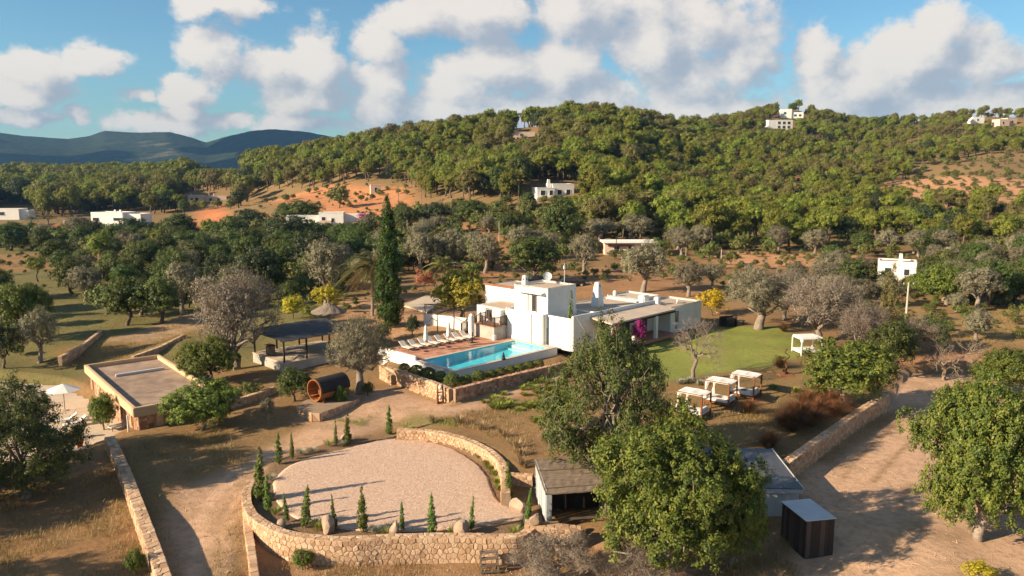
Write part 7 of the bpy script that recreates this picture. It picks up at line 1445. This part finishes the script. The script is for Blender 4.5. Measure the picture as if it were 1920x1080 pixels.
def stones():
    rng = np.random.default_rng(9); mb = MB()
    for poly, n in (([(480, 1085), (560, 1062), (1000, 1066), (1080, 1085)], 260), ([(330, 1085), (300, 960), (450, 890), (455, 1085)], 160), ([(1500, 880), (1600, 820), (1850, 900), (1800, 1085), (1450, 1085)], 260), ([(600, 760), (850, 770), (700, 810)], 120), ([(1340, 1060), (1480, 1000), (1500, 1085)], 90)):
        W = np.array([gp(*q)[:2] for q in poly]); q = rng.uniform(W.min(0), W.max(0), (n * 3, 2)); q = q[inpoly(q[:, 0], q[:, 1], W)][:n]; z = ground(q[:, 0], q[:, 1])
        for (x, y), zz in zip(q, z):
            r = .02 + .05 * rng.random() ** 3; V = unit(rng.normal(size=(6, 3))) ; V = np.array([(1, 0, 0), (-1, 0, 0), (0, 1, 0), (0, -1, 0), (0, 0, 1), (0, 0, -1)]) * rng.uniform(.6, 1.2, (6, 1)) * r; mb.add(V + np.array([x, y, zz + r * .2]), [(0, 2, 4), (2, 1, 4), (1, 3, 4), (3, 0, 4), (2, 0, 5), (1, 2, 5), (3, 1, 5), (0, 3, 5)], rng.random())
    tag(mb.build('loose_stones', M['stone']), 'small loose stones scattered over the dirt', 'stones', kind='stuff')
stones()

# ------------------------------------------------------------------ blue mountains, the cloud that shades them, and the air between
def build_mountains():
    prof = np.array([(-1500, 250), (-900, 236), (-400, 258), (-150, 244), (0, 248), (60, 256), (140, 262), (180, 257), (210, 247), (270, 250), (330, 249), (370, 260), (395, 269), (430, 259), (480, 248), (520, 245), (580, 250), (640, 262), (760, 280), (900, 292), (1400, 300)], float)
    S = np.linspace(-1.7, .35, 420); Y = np.linspace(2900, 5200, 90); SS, YY = np.meshgrid(S, Y); X = SS * YY; r = np.random.default_rng(4)
    top = np.interp(SS, (prof[:, 0] - 960) / FPX, prof[:, 1]); yr = 4300 + 250 * np.sin(SS * 9) ; Zr = CZ + yr * (HOR - top) / FPX + 5
    t = np.clip((YY - 2950) / (yr - 2950), 0, None); f = np.where(t < 1, t ** 1.25, 1 - .6 * (t - 1) ** 1.5)
    n = np.zeros_like(X)
    for k in range(7): w = .0013 * 1.8 ** k; p = r.random(4) * 6; n += np.abs(np.sin(X * w + p[0] + np.sin(YY * w * .7 + p[1]))) * np.sin(YY * w * .6 + p[2] + np.sin(X * w + p[3])) * 26 / 1.7 ** k
    Z = Zr * f + n * np.clip(t, 0, 1) * np.clip(1.12 - t, 0, 1) * 1.6 - 6; nn, m = X.shape; i = (np.arange(nn - 1)[:, None] * m + np.arange(m - 1)[None]).ravel()
    mt, nt, out = newmat('wooded_mountain'); b = bsdf(nt, out, .95, .1); geo = nd(nt, 'ShaderNodeNewGeometry'); n1 = noise(nt, geo.outputs['Position'], .02, 6, .7); n2 = noise(nt, geo.outputs['Position'], .0035, 4, .6)
    c = mixc(nt, smooth(nt, n1.outputs[0], .35, .65), (.010, .019, .009), (.034, .046, .02)); c = mixc(nt, mth(nt, 'MULTIPLY', smooth(nt, n2.outputs[0], .58, .72), .55), c, (.20, .165, .10)); nt.links.new(c, b.inputs['Base Color']); bump(nt, b, n1.outputs[0], 1., 14)
    tag(obj('mountains', npmesh('mountains', np.c_[X.ravel(), YY.ravel(), Z.ravel()], np.c_[i, i + 1, i + 1 + m, i + m], mt, smooth_=True)), kind='structure')
build_mountains()

def build_cloud():
    """a cumulus bank high to the left of the view: its shadow lies over the lower mountain slopes"""
    rng = np.random.default_rng(6); bm = bmesh.new()
    for k in range(46):
        x, y = rng.uniform(-6100, -2050), rng.uniform(1300, 3420) + 110 * math.sin(k); r = rng.uniform(230, 420); m_ = Matrix.Translation((x, y, 930 + rng.normal() * 30)) @ Matrix.Diagonal((r, r, r * .38, 1)); bmesh.ops.create_icosphere(bm, subdivisions=2, radius=1, matrix=m_)
    for v in bm.verts: v.co += Vector(rng.normal(size=3)) * 14
    me = bpy.data.meshes.new('cloud'); bm.to_mesh(me); bm.free(); me.materials.append(M['plaster_far']); me.polygons.foreach_set('use_smooth', np.ones(len(me.polygons), bool))
    tag(obj('cloud', me), 'bank of cumulus cloud high beyond the left edge', 'cloud', kind='stuff')
build_cloud()
def build_haze():
    mb = MB(); mb.box(-9000, 3200, -260, 5600, -16, 330)
    m, nt, out = newmat('air_haze'); v = nd(nt, 'ShaderNodeVolumePrincipled'); v.inputs['Color'].default_value = (.26, .56, 1., 1); v.inputs['Density'].default_value = HAZE; v.inputs['Anisotropy'].default_value = .2
    nt.links.new(v.outputs[0], out.inputs['Volume']); tag(mb.build('haze', m), kind='stuff')
HAZE = .00007
build_haze()
